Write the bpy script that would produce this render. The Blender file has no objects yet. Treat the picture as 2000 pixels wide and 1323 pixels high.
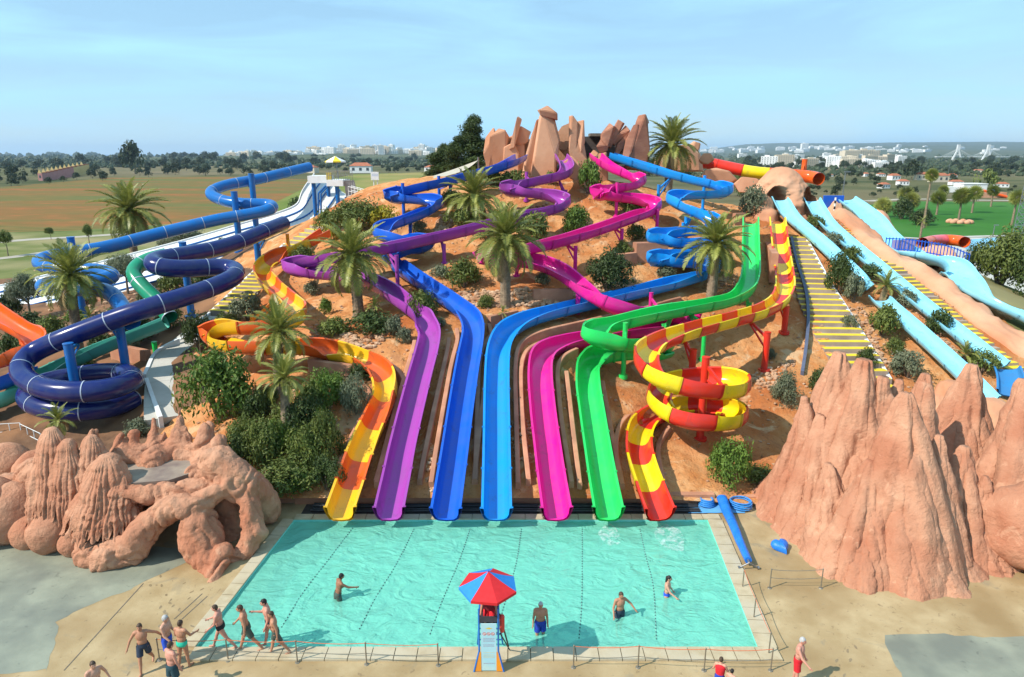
import bpy, bmesh, math, random
import numpy as np
from mathutils import Vector, Matrix, kdtree, noise as mnoise

random.seed(7); np.random.seed(7)
SC = bpy.context.scene
COL = SC.collection
PI = math.pi

# ------------------------------------------------------------------ camera
CAM_H, FOC, PITCH = 15.8, 1333.0, math.radians(15.1)
_cd = bpy.data.cameras.new('camera'); CAM = bpy.data.objects.new('camera', _cd); COL.objects.link(CAM)
CAM.location = (0, 0, CAM_H); CAM.rotation_euler = (PI/2 - PITCH, 0, 0)
_cd.sensor_width = 36.0; _cd.sensor_fit = 'HORIZONTAL'; _cd.lens = FOC/2000*36.0
_cd.clip_start = 0.1; _cd.clip_end = 60000
SC.camera = CAM

# ------------------------------------------------------------------ sky and sun
SUN_EL, SUN_AZ = math.radians(44), math.radians(245)      # azimuth clockwise from +Y: from the left, behind the camera
W = bpy.data.worlds.new('World'); SC.world = W; W.use_nodes = True
nt = W.node_tree; nt.nodes.clear()
wo = nt.nodes.new('ShaderNodeOutputWorld'); bg = nt.nodes.new('ShaderNodeBackground')
sky = nt.nodes.new('ShaderNodeTexSky'); sky.sky_type = 'NISHITA'; sky.sun_disc = False
sky.sun_elevation = SUN_EL; sky.sun_rotation = SUN_AZ
sky.altitude = 0; sky.air_density = 1.0; sky.dust_density = 0.0; sky.ozone_density = 3.0
# thin high cloud: a pale veil mixed over the blue by stretched noise on the view direction
tc = nt.nodes.new('ShaderNodeTexCoord')
mp = nt.nodes.new('ShaderNodeMapping'); mp.inputs['Scale'].default_value = (1.2, 1.2, 8.0); mp.inputs['Rotation'].default_value = (0.0, 0.12, 0.3)
nz = nt.nodes.new('ShaderNodeTexNoise'); nz.inputs['Scale'].default_value = 2.3; nz.inputs['Detail'].default_value = 7; nz.inputs['Roughness'].default_value = 0.55
nz.inputs['Distortion'].default_value = 0.5
rp = nt.nodes.new('ShaderNodeValToRGB'); rp.color_ramp.elements[0].position = 0.38; rp.color_ramp.elements[0].color = (.52, .52, .52, 1)
rp.color_ramp.elements[1].position = 0.70; rp.color_ramp.elements[1].color = (1, 1, 1, 1)
mx = nt.nodes.new('ShaderNodeMixRGB'); mx.inputs[2].default_value = (4.7, 8.6, 11.6, 1)
nt.links.new(tc.outputs['Generated'], mp.inputs[0]); nt.links.new(mp.outputs[0], nz.inputs[0]); nt.links.new(nz.outputs[0], rp.inputs[0])
nt.links.new(sky.outputs[0], mx.inputs[1]); nt.links.new(rp.outputs[0], mx.inputs[0])
nt.links.new(mx.outputs[0], bg.inputs[0]); bg.inputs[1].default_value = 0.092
nt.links.new(bg.outputs[0], wo.inputs[0])

_sl = bpy.data.lights.new('sun', 'SUN'); _sl.energy = 5.0; _sl.angle = math.radians(0.55); _sl.color = (1.0, 0.95, 0.87)
SUN = bpy.data.objects.new('sun', _sl); COL.objects.link(SUN)
_sd = Vector((math.sin(SUN_AZ)*math.cos(SUN_EL), math.cos(SUN_AZ)*math.cos(SUN_EL), math.sin(SUN_EL)))
SUN.rotation_euler = _sd.to_track_quat('Z', 'Y').to_euler(); SUN.location = (-30, -10, 60)

SC.view_settings.view_transform = 'Standard'; SC.view_settings.look = 'None'
SC.view_settings.exposure = 0.27; SC.view_settings.gamma = 1.0
SC.cycles.max_bounces = 6; SC.cycles.diffuse_bounces = 2; SC.cycles.glossy_bounces = 3; SC.cycles.transparent_max_bounces = 12
SC.cycles.use_denoising = True

# ------------------------------------------------------------------ helpers: camera rays, terrain
_cp, _sp = math.cos(PITCH), math.sin(PITCH)
def ray(px, py):
    u = (px - 1000)/FOC; v = -(py - 661.5)/FOC
    return (u, _cp + v*_sp, -_sp + v*_cp)
def atY(px, py, Y):
    d = ray(px, py); t = Y/d[1]
    return Vector((d[0]*t, Y, CAM_H + d[2]*t))
def atZ(px, py, z=0.0):
    d = ray(px, py); t = (z - CAM_H)/d[2]
    return Vector((d[0]*t, d[1]*t, z))

PROF = {
 -75: [(26,0),(110,0)],
 -55: [(40,0),(60,.7),(75,.8),(90,0)],
 -42: [(36,0),(50,1.0),(60,1.5),(70,2),(80,1.5),(95,0)],
 -32: [(33,0),(40,1.1),(50,2.2),(60,3.4),(70,4.5),(78,4.5),(90,1.5),(105,0)],
 -26: [(32,0),(36,.7),(42,2),(50,3.6),(58,5.2),(66,7),(74,8),(82,6),(95,2),(110,0)],
 -20: [(30,0),(34,.6),(41,3.2),(50,5.3),(58,7.3),(66,9.5),(74,9.5),(82,7),(95,2),(110,0)],
 -15: [(28,0),(30,.6),(36,3.6),(42,5),(50,6.5),(58,8.8),(66,12),(72,13),(80,10),(95,3),(110,0)],
 -10: [(28.6,0.35),(29,.6),(36,4.2),(42,5.8),(50,7.8),(57,10),(64,12.6),(70,13.8),(76,13),(86,8),(100,2),(115,0)],
 -4: [(28.6,.35),(29,.6),(36,4.5),(45,6.8),(55,10),(64,13.2),(70,14.2),(78,13.5),(88,9),(102,3),(118,0)],
 2: [(28.6,.35),(29,.6),(36,4.5),(45,6.8),(55,10),(64,13.2),(70,14.2),(78,13.5),(88,9),(102,3),(118,0)],
 7: [(28.6,.35),(29,.5),(33,1.5),(36,2.9),(42,5.0),(50,7.6),(58,10.6),(66,13.4),(72,14),(80,12),(92,6),(105,1),(118,0)],
 11: [(28.6,.1),(31,.6),(36,1.4),(41,3.0),(46,5.1),(52,7.6),(60,10.8),(68,13.2),(74,13),(84,9),(98,3),(112,0)],
 15: [(28.6,.1),(31,.4),(36,1.1),(41,2.7),(46,4.7),(52,7.3),(60,10.6),(68,12.6),(76,11),(88,6),(100,1),(112,0)],
 20: [(31,0),(36,.7),(39,1.7),(42,3),(48,5.2),(54,7.2),(60,9.6),(66,11.3),(74,10),(86,5),(100,0)],
 25: [(35,0),(37,.2),(42,2.5),(50,5.5),(60,9.6),(66,11.2),(75,9.5),(88,3.5),(100,0)],
 30: [(36,0),(39,1.1),(44,3),(52,5.8),(60,8.8),(66,10.4),(72,10),(84,4),(96,0)],
 36: [(37,0),(40,.9),(46,3),(54,5.6),(62,8),(68,9.6),(74,8.6),(84,3.5),(94,0)],
 44: [(38,0),(46,1.6),(54,3.4),(60,4.6),(68,5.2),(76,3),(88,0)],
 54: [(40,0),(60,.6),(80,0)],
 66: [(26,0),(110,0)],
}
TX0, TX1, TY0, TY1, TD = -75.0, 66.0, 26.0, 122.0, 0.5
_xs = np.arange(TX0, TX1 + .01, TD); _ys = np.arange(TY0, TY1 + .01, TD)
_kx = sorted(PROF)
_tab = np.array([np.interp(_ys, [p[0] for p in PROF[k]], [p[1] for p in PROF[k]]) for k in _kx])
TG = np.array([np.interp(_xs, _kx, _tab[:, j]) for j in range(len(_ys))])          # [iy, ix]
def _blur(a, s):
    k = np.exp(-0.5*(np.arange(-int(3*s), int(3*s)+1)/s)**2); k /= k.sum(); n = len(k)//2
    a = np.apply_along_axis(lambda r: np.convolve(np.pad(r, n, mode='edge'), k, 'valid'), 1, a)
    return np.apply_along_axis(lambda r: np.convolve(np.pad(r, n, mode='edge'), k, 'valid'), 0, a)
_b = _blur(TG, 3.0)
_w = np.clip((_ys - 28.0)/6, 0, 1)[:, None]
TG = _b*_w + _blur(TG, 0.8)*(1 - _w)
TGL = TG.tolist(); _nx, _ny = len(_xs), len(_ys)
def T(x, y):
    fx = (x - TX0)/TD; fy = (y - TY0)/TD
    if fx < 0 or fy < 0 or fx >= _nx-1 or fy >= _ny-1: return 0.0
    i = int(fx); j = int(fy); fx -= i; fy -= j
    a = TGL[j]; b = TGL[j+1]
    return (a[i]*(1-fx) + a[i+1]*fx)*(1-fy) + (b[i]*(1-fx) + b[i+1]*fx)*fy
def G(px, py, h=0.0, y0=20.0):
    """first point of the pixel's ray that lies h above the terrain"""
    d = ray(px, py); Y = y0; prev = None
    while Y < 121:
        t = Y/d[1]; f = CAM_H + d[2]*t - T(d[0]*t, Y) - h
        if f <= 0 and prev is not None:
            Yp, fp = prev; Y = Yp + (Y - Yp)*fp/(fp - f + 1e-9); t = Y/d[1]
            return Vector((d[0]*t, Y, CAM_H + d[2]*t))
        prev = (Y, f); Y += 0.2
    return atZ(px, py, h)
# ------------------------------------------------------------------ helpers: materials
def _n(nt, t, **kw):
    n = nt.nodes.new(t)
    for k, v in kw.items():
        try: n.inputs[k].default_value = v
        except Exception: setattr(n, k, v)
    return n
MATS = {}
def pmat(name, c1, c2=None, scale=3.0, rough=0.6, bump=0.0, bscale=None, coat=0.0, spec=0.4, detail=5, c3=None, scale3=0.4, lo=.35, hi=.65,
         stretch=None, rand=0.0, trans=0.0, metallic=0.0, bdist=0.05, spots=None):
    """principled material whose colour wanders between c1 and c2 (and, in larger patches, c3)"""
    if name in MATS: return MATS[name]
    m = bpy.data.materials.new(name); m.use_nodes = True; t = m.node_tree; b = t.nodes['Principled BSDF']
    b.inputs['Roughness'].default_value = rough; b.inputs['Specular IOR Level'].default_value = spec
    b.inputs['Coat Weight'].default_value = coat; b.inputs['Metallic'].default_value = metallic
    if coat: b.inputs['Coat Roughness'].default_value = 0.12
    geo = _n(t, 'ShaderNodeNewGeometry'); src = geo.outputs['Position']
    if stretch:
        mpn = _n(t, 'ShaderNodeMapping'); mpn.inputs['Scale'].default_value = stretch
        t.links.new(src, mpn.inputs[0]); src = mpn.outputs[0]
    out = None
    if c2 is not None:
        nz = _n(t, 'ShaderNodeTexNoise', Scale=scale, Detail=detail, Roughness=.6); t.links.new(src, nz.inputs['Vector'])
        r = _n(t, 'ShaderNodeValToRGB'); r.color_ramp.elements[0].position = lo; r.color_ramp.elements[1].position = hi
        r.color_ramp.elements[0].color = (*c1, 1); r.color_ramp.elements[1].color = (*c2, 1)
        t.links.new(nz.outputs[0], r.inputs[0]); out = r.outputs[0]
        if c3 is not None:
            n3 = _n(t, 'ShaderNodeTexNoise', Scale=scale3, Detail=3); t.links.new(src, n3.inputs['Vector'])
            r3 = _n(t, 'ShaderNodeValToRGB'); r3.color_ramp.elements[0].position = .45; r3.color_ramp.elements[1].position = .66
            mxx = _n(t, 'ShaderNodeMixRGB'); mxx.inputs[2].default_value = (*c3, 1)
            t.links.new(n3.outputs[0], r3.inputs[0]); t.links.new(r3.outputs[0], mxx.inputs[0]); t.links.new(out, mxx.inputs[1]); out = mxx.outputs[0]
        for sp in (spots or ()):                       # small stains: (noise scale, threshold, colour, amount)
            ns = _n(t, 'ShaderNodeTexNoise', Scale=sp[0], Detail=5, Roughness=.6, Distortion=.8); t.links.new(src, ns.inputs['Vector'])
            rs_ = _n(t, 'ShaderNodeValToRGB'); rs_.color_ramp.elements[0].position = sp[1]; rs_.color_ramp.elements[1].position = sp[1] + .07; rs_.color_ramp.elements[1].color = (sp[3],)*3 + (1,)
            mss = _n(t, 'ShaderNodeMixRGB'); mss.inputs[2].default_value = (*sp[2], 1); t.links.new(ns.outputs[0], rs_.inputs[0]); t.links.new(rs_.outputs[0], mss.inputs[0]); t.links.new(out, mss.inputs[1]); out = mss.outputs[0]
        if rand:
            oi = _n(t, 'ShaderNodeObjectInfo'); hs = _n(t, 'ShaderNodeHueSaturation')
            mr = _n(t, 'ShaderNodeMapRange'); mr.inputs['To Min'].default_value = 1 - rand; mr.inputs['To Max'].default_value = 1 + rand
            t.links.new(oi.outputs['Random'], mr.inputs[0]); t.links.new(mr.outputs[0], hs.inputs['Value']); t.links.new(out, hs.inputs['Color']); out = hs.outputs[0]
        t.links.new(out, b.inputs['Base Color'])
    else:
        b.inputs['Base Color'].default_value = (*c1, 1)
    if bump:
        nb = _n(t, 'ShaderNodeTexNoise', Scale=bscale or scale*4, Detail=6, Roughness=.65); t.links.new(src, nb.inputs['Vector'])
        bp = _n(t, 'ShaderNodeBump', Strength=bump, Distance=bdist); t.links.new(nb.outputs[0], bp.inputs['Height']); t.links.new(bp.outputs[0], b.inputs['Normal'])
    if trans:
        tr = _n(t, 'ShaderNodeBsdfTranslucent'); ms = _n(t, 'ShaderNodeMixShader'); ms.inputs[0].default_value = trans
        if out is not None: t.links.new(out, tr.inputs[0])
        else: tr.inputs[0].default_value = (*c1, 1)
        t.links.new(b.outputs[0], ms.inputs[1]); t.links.new(tr.outputs[0], ms.inputs[2]); t.links.new(ms.outputs[0], t.nodes['Material Output'].inputs[0])
    MATS[name] = m
    return m
def plastic(name, c, rough=.22):
    """sun-worn gelcoat: a little colour drift and dulled patches"""
    d = tuple(min(1, x*.82 + .02) for x in c); g = tuple(x*.55 + .03 for x in c)
    return pmat(name, c, d, scale=1.1, rough=rough, coat=.10, spec=.32, bump=.03, bscale=1.3, spots=((1.6, .58, g, .5), (7, .64, g, .45)))

# ------------------------------------------------------------------ helpers: meshes and objects
class MB:
    def __init__(s): s.v = []; s.f = []; s.m = []
    def add(s, v, f, m=0):
        o = len(s.v); s.v.extend([tuple(p) for p in v]); s.f.extend([tuple(i + o for i in q) for q in f]); s.m.extend([m]*len(f)); return s
    def box(s, c, size, rz=0.0, m=0, top=1.0):
        x, y, z = size[0]/2, size[1]/2, size[2]/2; cs, sn = math.cos(rz), math.sin(rz); v = []
        for k, (a, b) in ((-1, (1, 1)), (1, (top, top))):
            for i, j in ((-1, -1), (1, -1), (1, 1), (-1, 1)):
                X, Y = i*x*a, j*y*b; v.append((c[0] + X*cs - Y*sn, c[1] + X*sn + Y*cs, c[2] + k*z))
        return s.add(v, [(3,2,1,0),(4,5,6,7),(0,1,5,4),(1,2,6,5),(2,3,7,6),(3,0,4,7)], m)
    def tube(s, p0, p1, r0, r1=None, n=10, m=0, cap=True):
        r1 = r0 if r1 is None else r1; p0 = Vector(p0); p1 = Vector(p1); d = (p1 - p0)
        if d.length < 1e-6: return s
        d.normalize(); a = d.orthogonal().normalized(); b = d.cross(a)
        v = [p0 + (a*math.cos(2*PI*i/n) + b*math.sin(2*PI*i/n))*r0 for i in range(n)] + [p1 + (a*math.cos(2*PI*i/n) + b*math.sin(2*PI*i/n))*r1 for i in range(n)]
        f = [(i, (i+1) % n, n + (i+1) % n, n + i) for i in range(n)]
        if cap: f += [tuple(range(n-1, -1, -1)), tuple(range(n, 2*n))]
        return s.add(v, f, m)
    def bar(s, p0, p1, w, h, m=0):
        """box-section bar between two points"""
        p0 = Vector(p0); p1 = Vector(p1); d = (p1 - p0); d.normalize()
        r = d.cross(Vector((0, 0, 1)));  r = Vector((1, 0, 0)) if r.length < 1e-3 else r.normalized(); u = r.cross(d)
        v = [p + r*(i*w/2) + u*(j*h/2) for p in (p0, p1) for i, j in ((-1,-1),(1,-1),(1,1),(-1,1))]
        return s.add(v, [(3,2,1,0),(4,5,6,7),(0,1,5,4),(1,2,6,5),(2,3,7,6),(3,0,4,7)], m)
    def ell(s, c, r, n=10, k=6, m=0):
        v = [(c[0], c[1], c[2] - r[2])]; f = []
        for j in range(1, k):
            a = -PI/2 + PI*j/k
            v += [(c[0] + r[0]*math.cos(a)*math.cos(2*PI*i/n), c[1] + r[1]*math.cos(a)*math.sin(2*PI*i/n), c[2] + r[2]*math.sin(a)) for i in range(n)]
        v.append((c[0], c[1], c[2] + r[2])); L = len(v) - 1
        f += [(0, 1 + (i+1) % n, 1 + i) for i in range(n)]
        for j in range(k-2):
            f += [(1 + j*n + i, 1 + j*n + (i+1) % n, 1 + (j+1)*n + (i+1) % n, 1 + (j+1)*n + i) for i in range(n)]
        f += [(1 + (k-2)*n + i, 1 + (k-2)*n + (i+1) % n, L) for i in range(n)]
        return s.add(v, f, m)
    def build(s, name, mats, parent=None, smooth=None, loc=None):
        return obj(name, s.v, s.f, mats, parent, smooth, s.m if any(s.m) else None, loc)
def wloc(o):
    p = Vector((0, 0, 0))
    while o is not None: p = p + o.location; o = o.parent
    return p
def mesh(name, v, f, mats, smooth=None, midx=None):
    me = bpy.data.meshes.new(name); me.from_pydata([tuple(p) for p in v], [], [tuple(q) for q in f])
    for m in (mats if isinstance(mats, (list, tuple)) else [mats]): me.materials.append(m)
    if midx is not None: me.polygons.foreach_set('material_index', np.array(midx, dtype=np.int32))
    if smooth is not None:
        me.shade_smooth()
        if smooth < 3: me.set_sharp_from_angle(angle=smooth)
    me.update(); return me
def obj(name, v, f, mats, parent=None, smooth=None, midx=None, loc=None):
    """v in world coordinates; loc (or the parent's place) becomes the origin"""
    o0 = wloc(parent) if parent is not None else (Vector(loc) if loc is not None else Vector((0, 0, 0)))
    a = np.asarray([tuple(p) for p in v], dtype=float) - np.array(o0)
    o = bpy.data.objects.new(name, mesh(name, a.tolist(), f, mats, smooth, midx)); COL.objects.link(o)
    if parent is not None: o.parent = parent
    elif loc is not None: o.location = loc
    return o
def ref(name, me, parent=None, loc=(0, 0, 0), rot=(0, 0, 0), sc=(1, 1, 1)):
    o = bpy.data.objects.new(name, me); COL.objects.link(o); o.location = loc; o.rotation_euler = rot; o.scale = sc
    if parent is not None: o.parent = parent
    return o
def tag(o, label=None, cat=None, group=None, kind=None):
    if label: o['label'] = label
    if cat: o['category'] = cat
    if group: o['group'] = group
    if kind: o['kind'] = kind
    return o
def thing(name, label, cat, loc=(0, 0, 0), group=None, rz=0.0):
    o = bpy.data.objects.new(name, None); COL.objects.link(o); o.location = loc; o.rotation_euler = (0, 0, rz); o.empty_display_size = .3
    return tag(o, label, cat, group)
def catmull(P, step=0.25):
    P = np.asarray(P, dtype=float); P = np.vstack([2*P[0] - P[1], P, 2*P[-1] - P[-2]]); out = []
    for i in range(1, len(P) - 2):
        p0, p1, p2, p3 = P[i-1:i+3]
        t0 = 0; t1 = t0 + max(np.linalg.norm(p1-p0), 1e-3)**.5; t2 = t1 + max(np.linalg.norm(p2-p1), 1e-3)**.5; t3 = t2 + max(np.linalg.norm(p3-p2), 1e-3)**.5
        for t in np.linspace(t1, t2, 14, endpoint=False):
            a1 = (t1-t)/(t1-t0)*p0 + (t-t0)/(t1-t0)*p1; a2 = (t2-t)/(t2-t1)*p1 + (t-t1)/(t2-t1)*p2; a3 = (t3-t)/(t3-t2)*p2 + (t-t2)/(t3-t2)*p3
            b1 = (t2-t)/(t2-t0)*a1 + (t-t0)/(t2-t0)*a2; b2 = (t3-t)/(t3-t1)*a2 + (t-t1)/(t3-t1)*a3
            out.append((t2-t)/(t2-t1)*b1 + (t-t1)/(t2-t1)*b2)
    out.append(P[-2]); out = np.array(out)
    d = np.concatenate([[0], np.cumsum(np.linalg.norm(np.diff(out, axis=0), axis=1))])
    n = max(2, int(round(d[-1]/step)) + 1); s = np.linspace(0, d[-1], n)
    return np.stack([np.interp(s, d, out[:, k]) for k in range(3)], 1)
def smooth_path(p, it=6):
    p = p.copy()
    for _ in range(it): p[1:-1] = .25*p[:-2] + .5*p[1:-1] + .25*p[2:]
    return p
def frames(p, bank=0.0):
    t = np.gradient(p, axis=0); t /= np.linalg.norm(t, axis=1)[:, None] + 1e-9
    th = t.copy(); th[:, 2] = 0; th /= np.linalg.norm(th, axis=1)[:, None] + 1e-9
    r = np.stack([th[:, 1], -th[:, 0], np.zeros(len(th))], 1); u = np.cross(r, t)
    if bank:
        dt = np.gradient(th, axis=0); c = (dt*r).sum(1)/(np.linalg.norm(np.gradient(p, axis=0), axis=1) + 1e-9)
        for _ in range(12): c[1:-1] = .25*c[:-2] + .5*c[1:-1] + .25*c[2:]
        a = np.clip(c*bank, -.5, .5)[:, None]
        r, u = r*np.cos(a) - u*np.sin(a), u*np.cos(a) + r*np.sin(a)
    return t, r, u
def sweep(mb, p, r, u, sec, m=0, caps=True, closed=True):
    M = len(sec); N = len(p); v = []
    for i in range(N):
        for s in sec: v.append(p[i] + r[i]*s[0] + u[i]*s[1])
    f = []
    for i in range(N - 1):
        for j in range(M if closed else M - 1):
            k = (j + 1) % M; f.append((i*M + j, i*M + k, (i+1)*M + k, (i+1)*M + j))
    if caps and closed: f += [tuple(range(M-1, -1, -1)), tuple((N-1)*M + j for j in range(M))]
    mb.add(v, f, m)
def fbm(p, sc=1.0, o=4, seed=0.0):
    return mnoise.fractal(Vector((p[0]*sc + seed, p[1]*sc - seed*.7, p[2]*sc + seed*.3)), 1.0, 2.0, o)
# ------------------------------------------------------------------ materials of the place
M_SAND = pmat('sandy_earth', (.50,.195,.062), (.62,.325,.14), scale=1.1, rough=.95, bump=.9, bscale=3.2, c3=(.43,.135,.042), scale3=.2, spec=.1, bdist=.16, detail=9, spots=((3.5, .58, (.28,.10,.04), .7), (.55, .58, (.62,.40,.22), .75), (.28, .60, (.36,.15,.065), .7)))
M_MULCH = pmat('dark_mulch', (.10,.055,.035), (.19,.105,.06), scale=1.2, rough=.95, bump=.5, bscale=6, c3=(.26,.13,.065), scale3=.22, spec=.1)
M_ROCK = pmat('terracotta_render', (.45,.205,.118), (.56,.29,.175), scale=.9, rough=.85, bump=.85, bscale=5.0, c3=(.42,.165,.09), scale3=.35, spec=.2, bdist=.14, detail=8, spots=((1.6, .60, (.62,.34,.21), .5), (.8, .63, (.33,.125,.065), .55)))
M_ROCKP = pmat('pale_terracotta', (.56,.285,.165), (.63,.345,.21), scale=.5, rough=.85, bump=.5, bscale=3.5, c3=(.50,.225,.12), scale3=.2, spec=.2)
M_KERB = pmat('terracotta_kerb', (.45,.20,.115), (.56,.275,.165), scale=1.4, rough=.85, bump=.25, bscale=9, c3=(.38,.18,.11), scale3=.6, spec=.2)
M_CONC = pmat('deck_concrete', (.34,.235,.112), (.46,.34,.185), scale=.8, rough=.58, bump=.15, bscale=12, c3=(.29,.19,.085), scale3=.33, spec=.35, detail=8, spots=((4.5, .62, (.20,.135,.07), .7), (.5, .60, (.22,.19,.13), .6)))
M_WET = pmat('damp_concrete', (.22,.225,.165), (.29,.295,.215), scale=.7, rough=.45, bump=.18, bscale=5, c3=(.17,.175,.135), scale3=.5, spec=.5, detail=8, spots=((3.0, .62, (.11,.11,.085), .6),))
M_COPING = pmat('pool_coping', (.40,.31,.185), (.50,.41,.265), scale=2.2, rough=.55, bump=.1, bscale=18, c3=(.47,.40,.28), scale3=.6)
M_WHITE = pmat('white_paint', (.74,.74,.72), (.66,.65,.61), scale=1.8, rough=.5, lo=.4, hi=.75)
M_STEEL = pmat('galvanised_steel', (.30,.30,.30), (.22,.22,.22), scale=5, rough=.4, metallic=.7)
M_DARK = pmat('black_rubber', (.02,.02,.022), (.035,.035,.037), scale=6, rough=.5)
M_PALE = pmat('pale_concrete', (.50,.47,.41), (.42,.39,.33), scale=.8, rough=.8, bump=.12, bscale=9)

# ------------------------------------------------------------------ ground sheet with shaped fields
def sheet(name, pts, z, mat, n=None):
    v = [(x, y, z) for x, y in pts]; return tag(obj(name, v, [tuple(range(len(v)))], mat), kind='structure')
M_SCRUB = pmat('far_scrub', (.060,.072,.030), (.15,.135,.065), scale=.02, rough=1, bump=.6, bscale=.15, c3=(.19,.15,.085), scale3=.004, spec=.05, bdist=1.5)
gb = MB(); go, gi = [(-30000,-300),(30000,-300),(30000,40000),(-30000,40000)], [(-30,10),(30,10),(30,28),(-30,28)]      # open where the pool deck lies
gb.add([(x, y, -.03) for x, y in go + gi], [(0,1,5,4),(1,2,6,5),(2,3,7,6),(3,0,4,7)]); tag(gb.build('ground', M_SCRUB), kind='structure')

def px_poly(pts, z): return [tuple(atZ(x, y, z)[:2]) for x, y in pts]
# vineyard: bare red-brown earth in rows
def field_mat(name, a, b, c, row, ang, d=.5):
    m = bpy.data.materials.new(name); m.use_nodes = True; t = m.node_tree; bs = t.nodes['Principled BSDF']; bs.inputs['Roughness'].default_value = 1; bs.inputs['Specular IOR Level'].default_value = .05
    geo = _n(t, 'ShaderNodeNewGeometry'); mp_ = _n(t, 'ShaderNodeMapping'); mp_.inputs['Rotation'].default_value = (0, 0, ang)
    t.links.new(geo.outputs['Position'], mp_.inputs[0])
    wv = _n(t, 'ShaderNodeTexWave', Scale=1.0/row, Distortion=1.2, Detail=3); wv.inputs['Detail Scale'].default_value = .4; t.links.new(mp_.outputs[0], wv.inputs['Vector'])
    n1 = _n(t, 'ShaderNodeTexNoise', Scale=.02, Detail=6, Roughness=.65); m9 = _n(t, 'ShaderNodeMapping'); m9.inputs['Scale'].default_value = (.35, 1.3, 1); m9.inputs['Rotation'].default_value = (0, 0, .12); t.links.new(geo.outputs['Position'], m9.inputs[0]); t.links.new(m9.outputs[0], n1.inputs['Vector'])
    n2 = _n(t, 'ShaderNodeTexNoise', Scale=.14, Detail=4); t.links.new(geo.outputs['Position'], n2.inputs['Vector'])
    r1 = _n(t, 'ShaderNodeValToRGB'); r1.color_ramp.elements[0].position = .40; r1.color_ramp.elements[1].position = .60
    r1.color_ramp.elements[0].color = (*b, 1); r1.color_ramp.elements[1].color = (*c, 1); t.links.new(n1.outputs[0], r1.inputs[0])
    mu = _n(t, 'ShaderNodeMath', operation='MULTIPLY'); t.links.new(wv.outputs['Fac'], mu.inputs[0]); t.links.new(n2.outputs[0], mu.inputs[1])
    r2 = _n(t, 'ShaderNodeValToRGB'); r2.color_ramp.elements[0].position = .22; r2.color_ramp.elements[1].position = .42; t.links.new(mu.outputs[0], r2.inputs[0])
    mm = _n(t, 'ShaderNodeMixRGB'); mm.inputs[2].default_value = (*a, 1); t.links.new(r2.outputs[0], mm.inputs[0]); t.links.new(r1.outputs[0], mm.inputs[1])
    t.links.new(mm.outputs[0], bs.inputs['Base Color']); return m
M_VINE = field_mat('vineyard_rows', (.085,.105,.032), (.34,.12,.045), (.145,.15,.05), 11.0, 1.35)
M_MEADOW = pmat('meadow_grass', (.11,.155,.030), (.19,.215,.055), scale=.05, rough=1, bump=.5, bscale=.8, c3=(.30,.235,.085), scale3=.018, spec=.05, stretch=(1, .35, 1))
M_VERGE = pmat('verge_grass', (.10,.13,.035), (.20,.20,.075), scale=.12, rough=1, bump=.4, bscale=1.5, c3=(.30,.25,.13), scale3=.05, spec=.05)
M_LAWN = pmat('mown_lawn', (.030,.115,.014), (.045,.155,.022), scale=.06, rough=.95, bump=.4, bscale=5, c3=(.06,.165,.03), scale3=.02, spec=.1)
M_TRACK = pmat('gravel_track', (.42,.37,.30), (.34,.29,.23), scale=.4, rough=.95, bump=.2, bscale=5)
sheet('vineyard_field', px_poly([(-300,462),(120,455),(330,440),(480,428),(640,398),(640,352),(420,345),(220,347),(-20,368),(-300,392)], -.01), -.01, M_VINE)
sheet('meadow', px_poly([(470,455),(560,470),(760,470),(1000,400),(1000,334),(860,336),(690,341),(640,352),(600,365),(540,395)], 0), 0.0, M_MEADOW)
sheet('verge', px_poly([(-400,462),(120,452),(330,438),(470,428),(520,470),(300,520),(-200,570),(-500,560)], -.005), -.005, M_VERGE)
def strip(name, px, w, z, mat):
    p = catmull([atZ(x, y, z) for x, y in px], 3.0); t, r, u = frames(p); v = []
    for i in range(len(p)): v += [p[i] - r[i]*w/2, p[i] + r[i]*w/2]
    for q in v: q[2] = z
    return tag(obj(name, v, [(2*i, 2*i+1, 2*i+3, 2*i+2) for i in range(len(p)-1)], mat), kind='structure')
strip('track', [(-100,512),(0,505),(110,490),(220,472),(330,455)], 2.6, .012, M_TRACK)
strip('path', [(-60,478),(60,468),(150,463),(240,457),(330,452)], 3.4, .008, M_TRACK)
sheet('lawn', px_poly([(1700,456),(1780,464),(1870,463),(2080,458),(2080,396),(1760,393),(1700,400)], .004), .004, M_LAWN)
strip('lawn_path', [(1705,459),(1800,466),(1900,462),(2100,458)], 2.0, .02, M_PALE)
strip('far_path', [(1690,393),(1790,389),(1900,391),(2100,393)], 5.0, .014, M_TRACK)
sheet('paved_court', px_poly([(1790,470),(1840,500),(1900,560),(2200,640),(2200,462),(1900,464)], .002), .002, M_PALE)
sheet('sea', [(-26000,6500),(-900,6500),(-2600,39000),(-30000,39000)], .3, pmat('sea_water', (.02,.10,.22), (.03,.13,.26), scale=.001, rough=.35))

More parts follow.
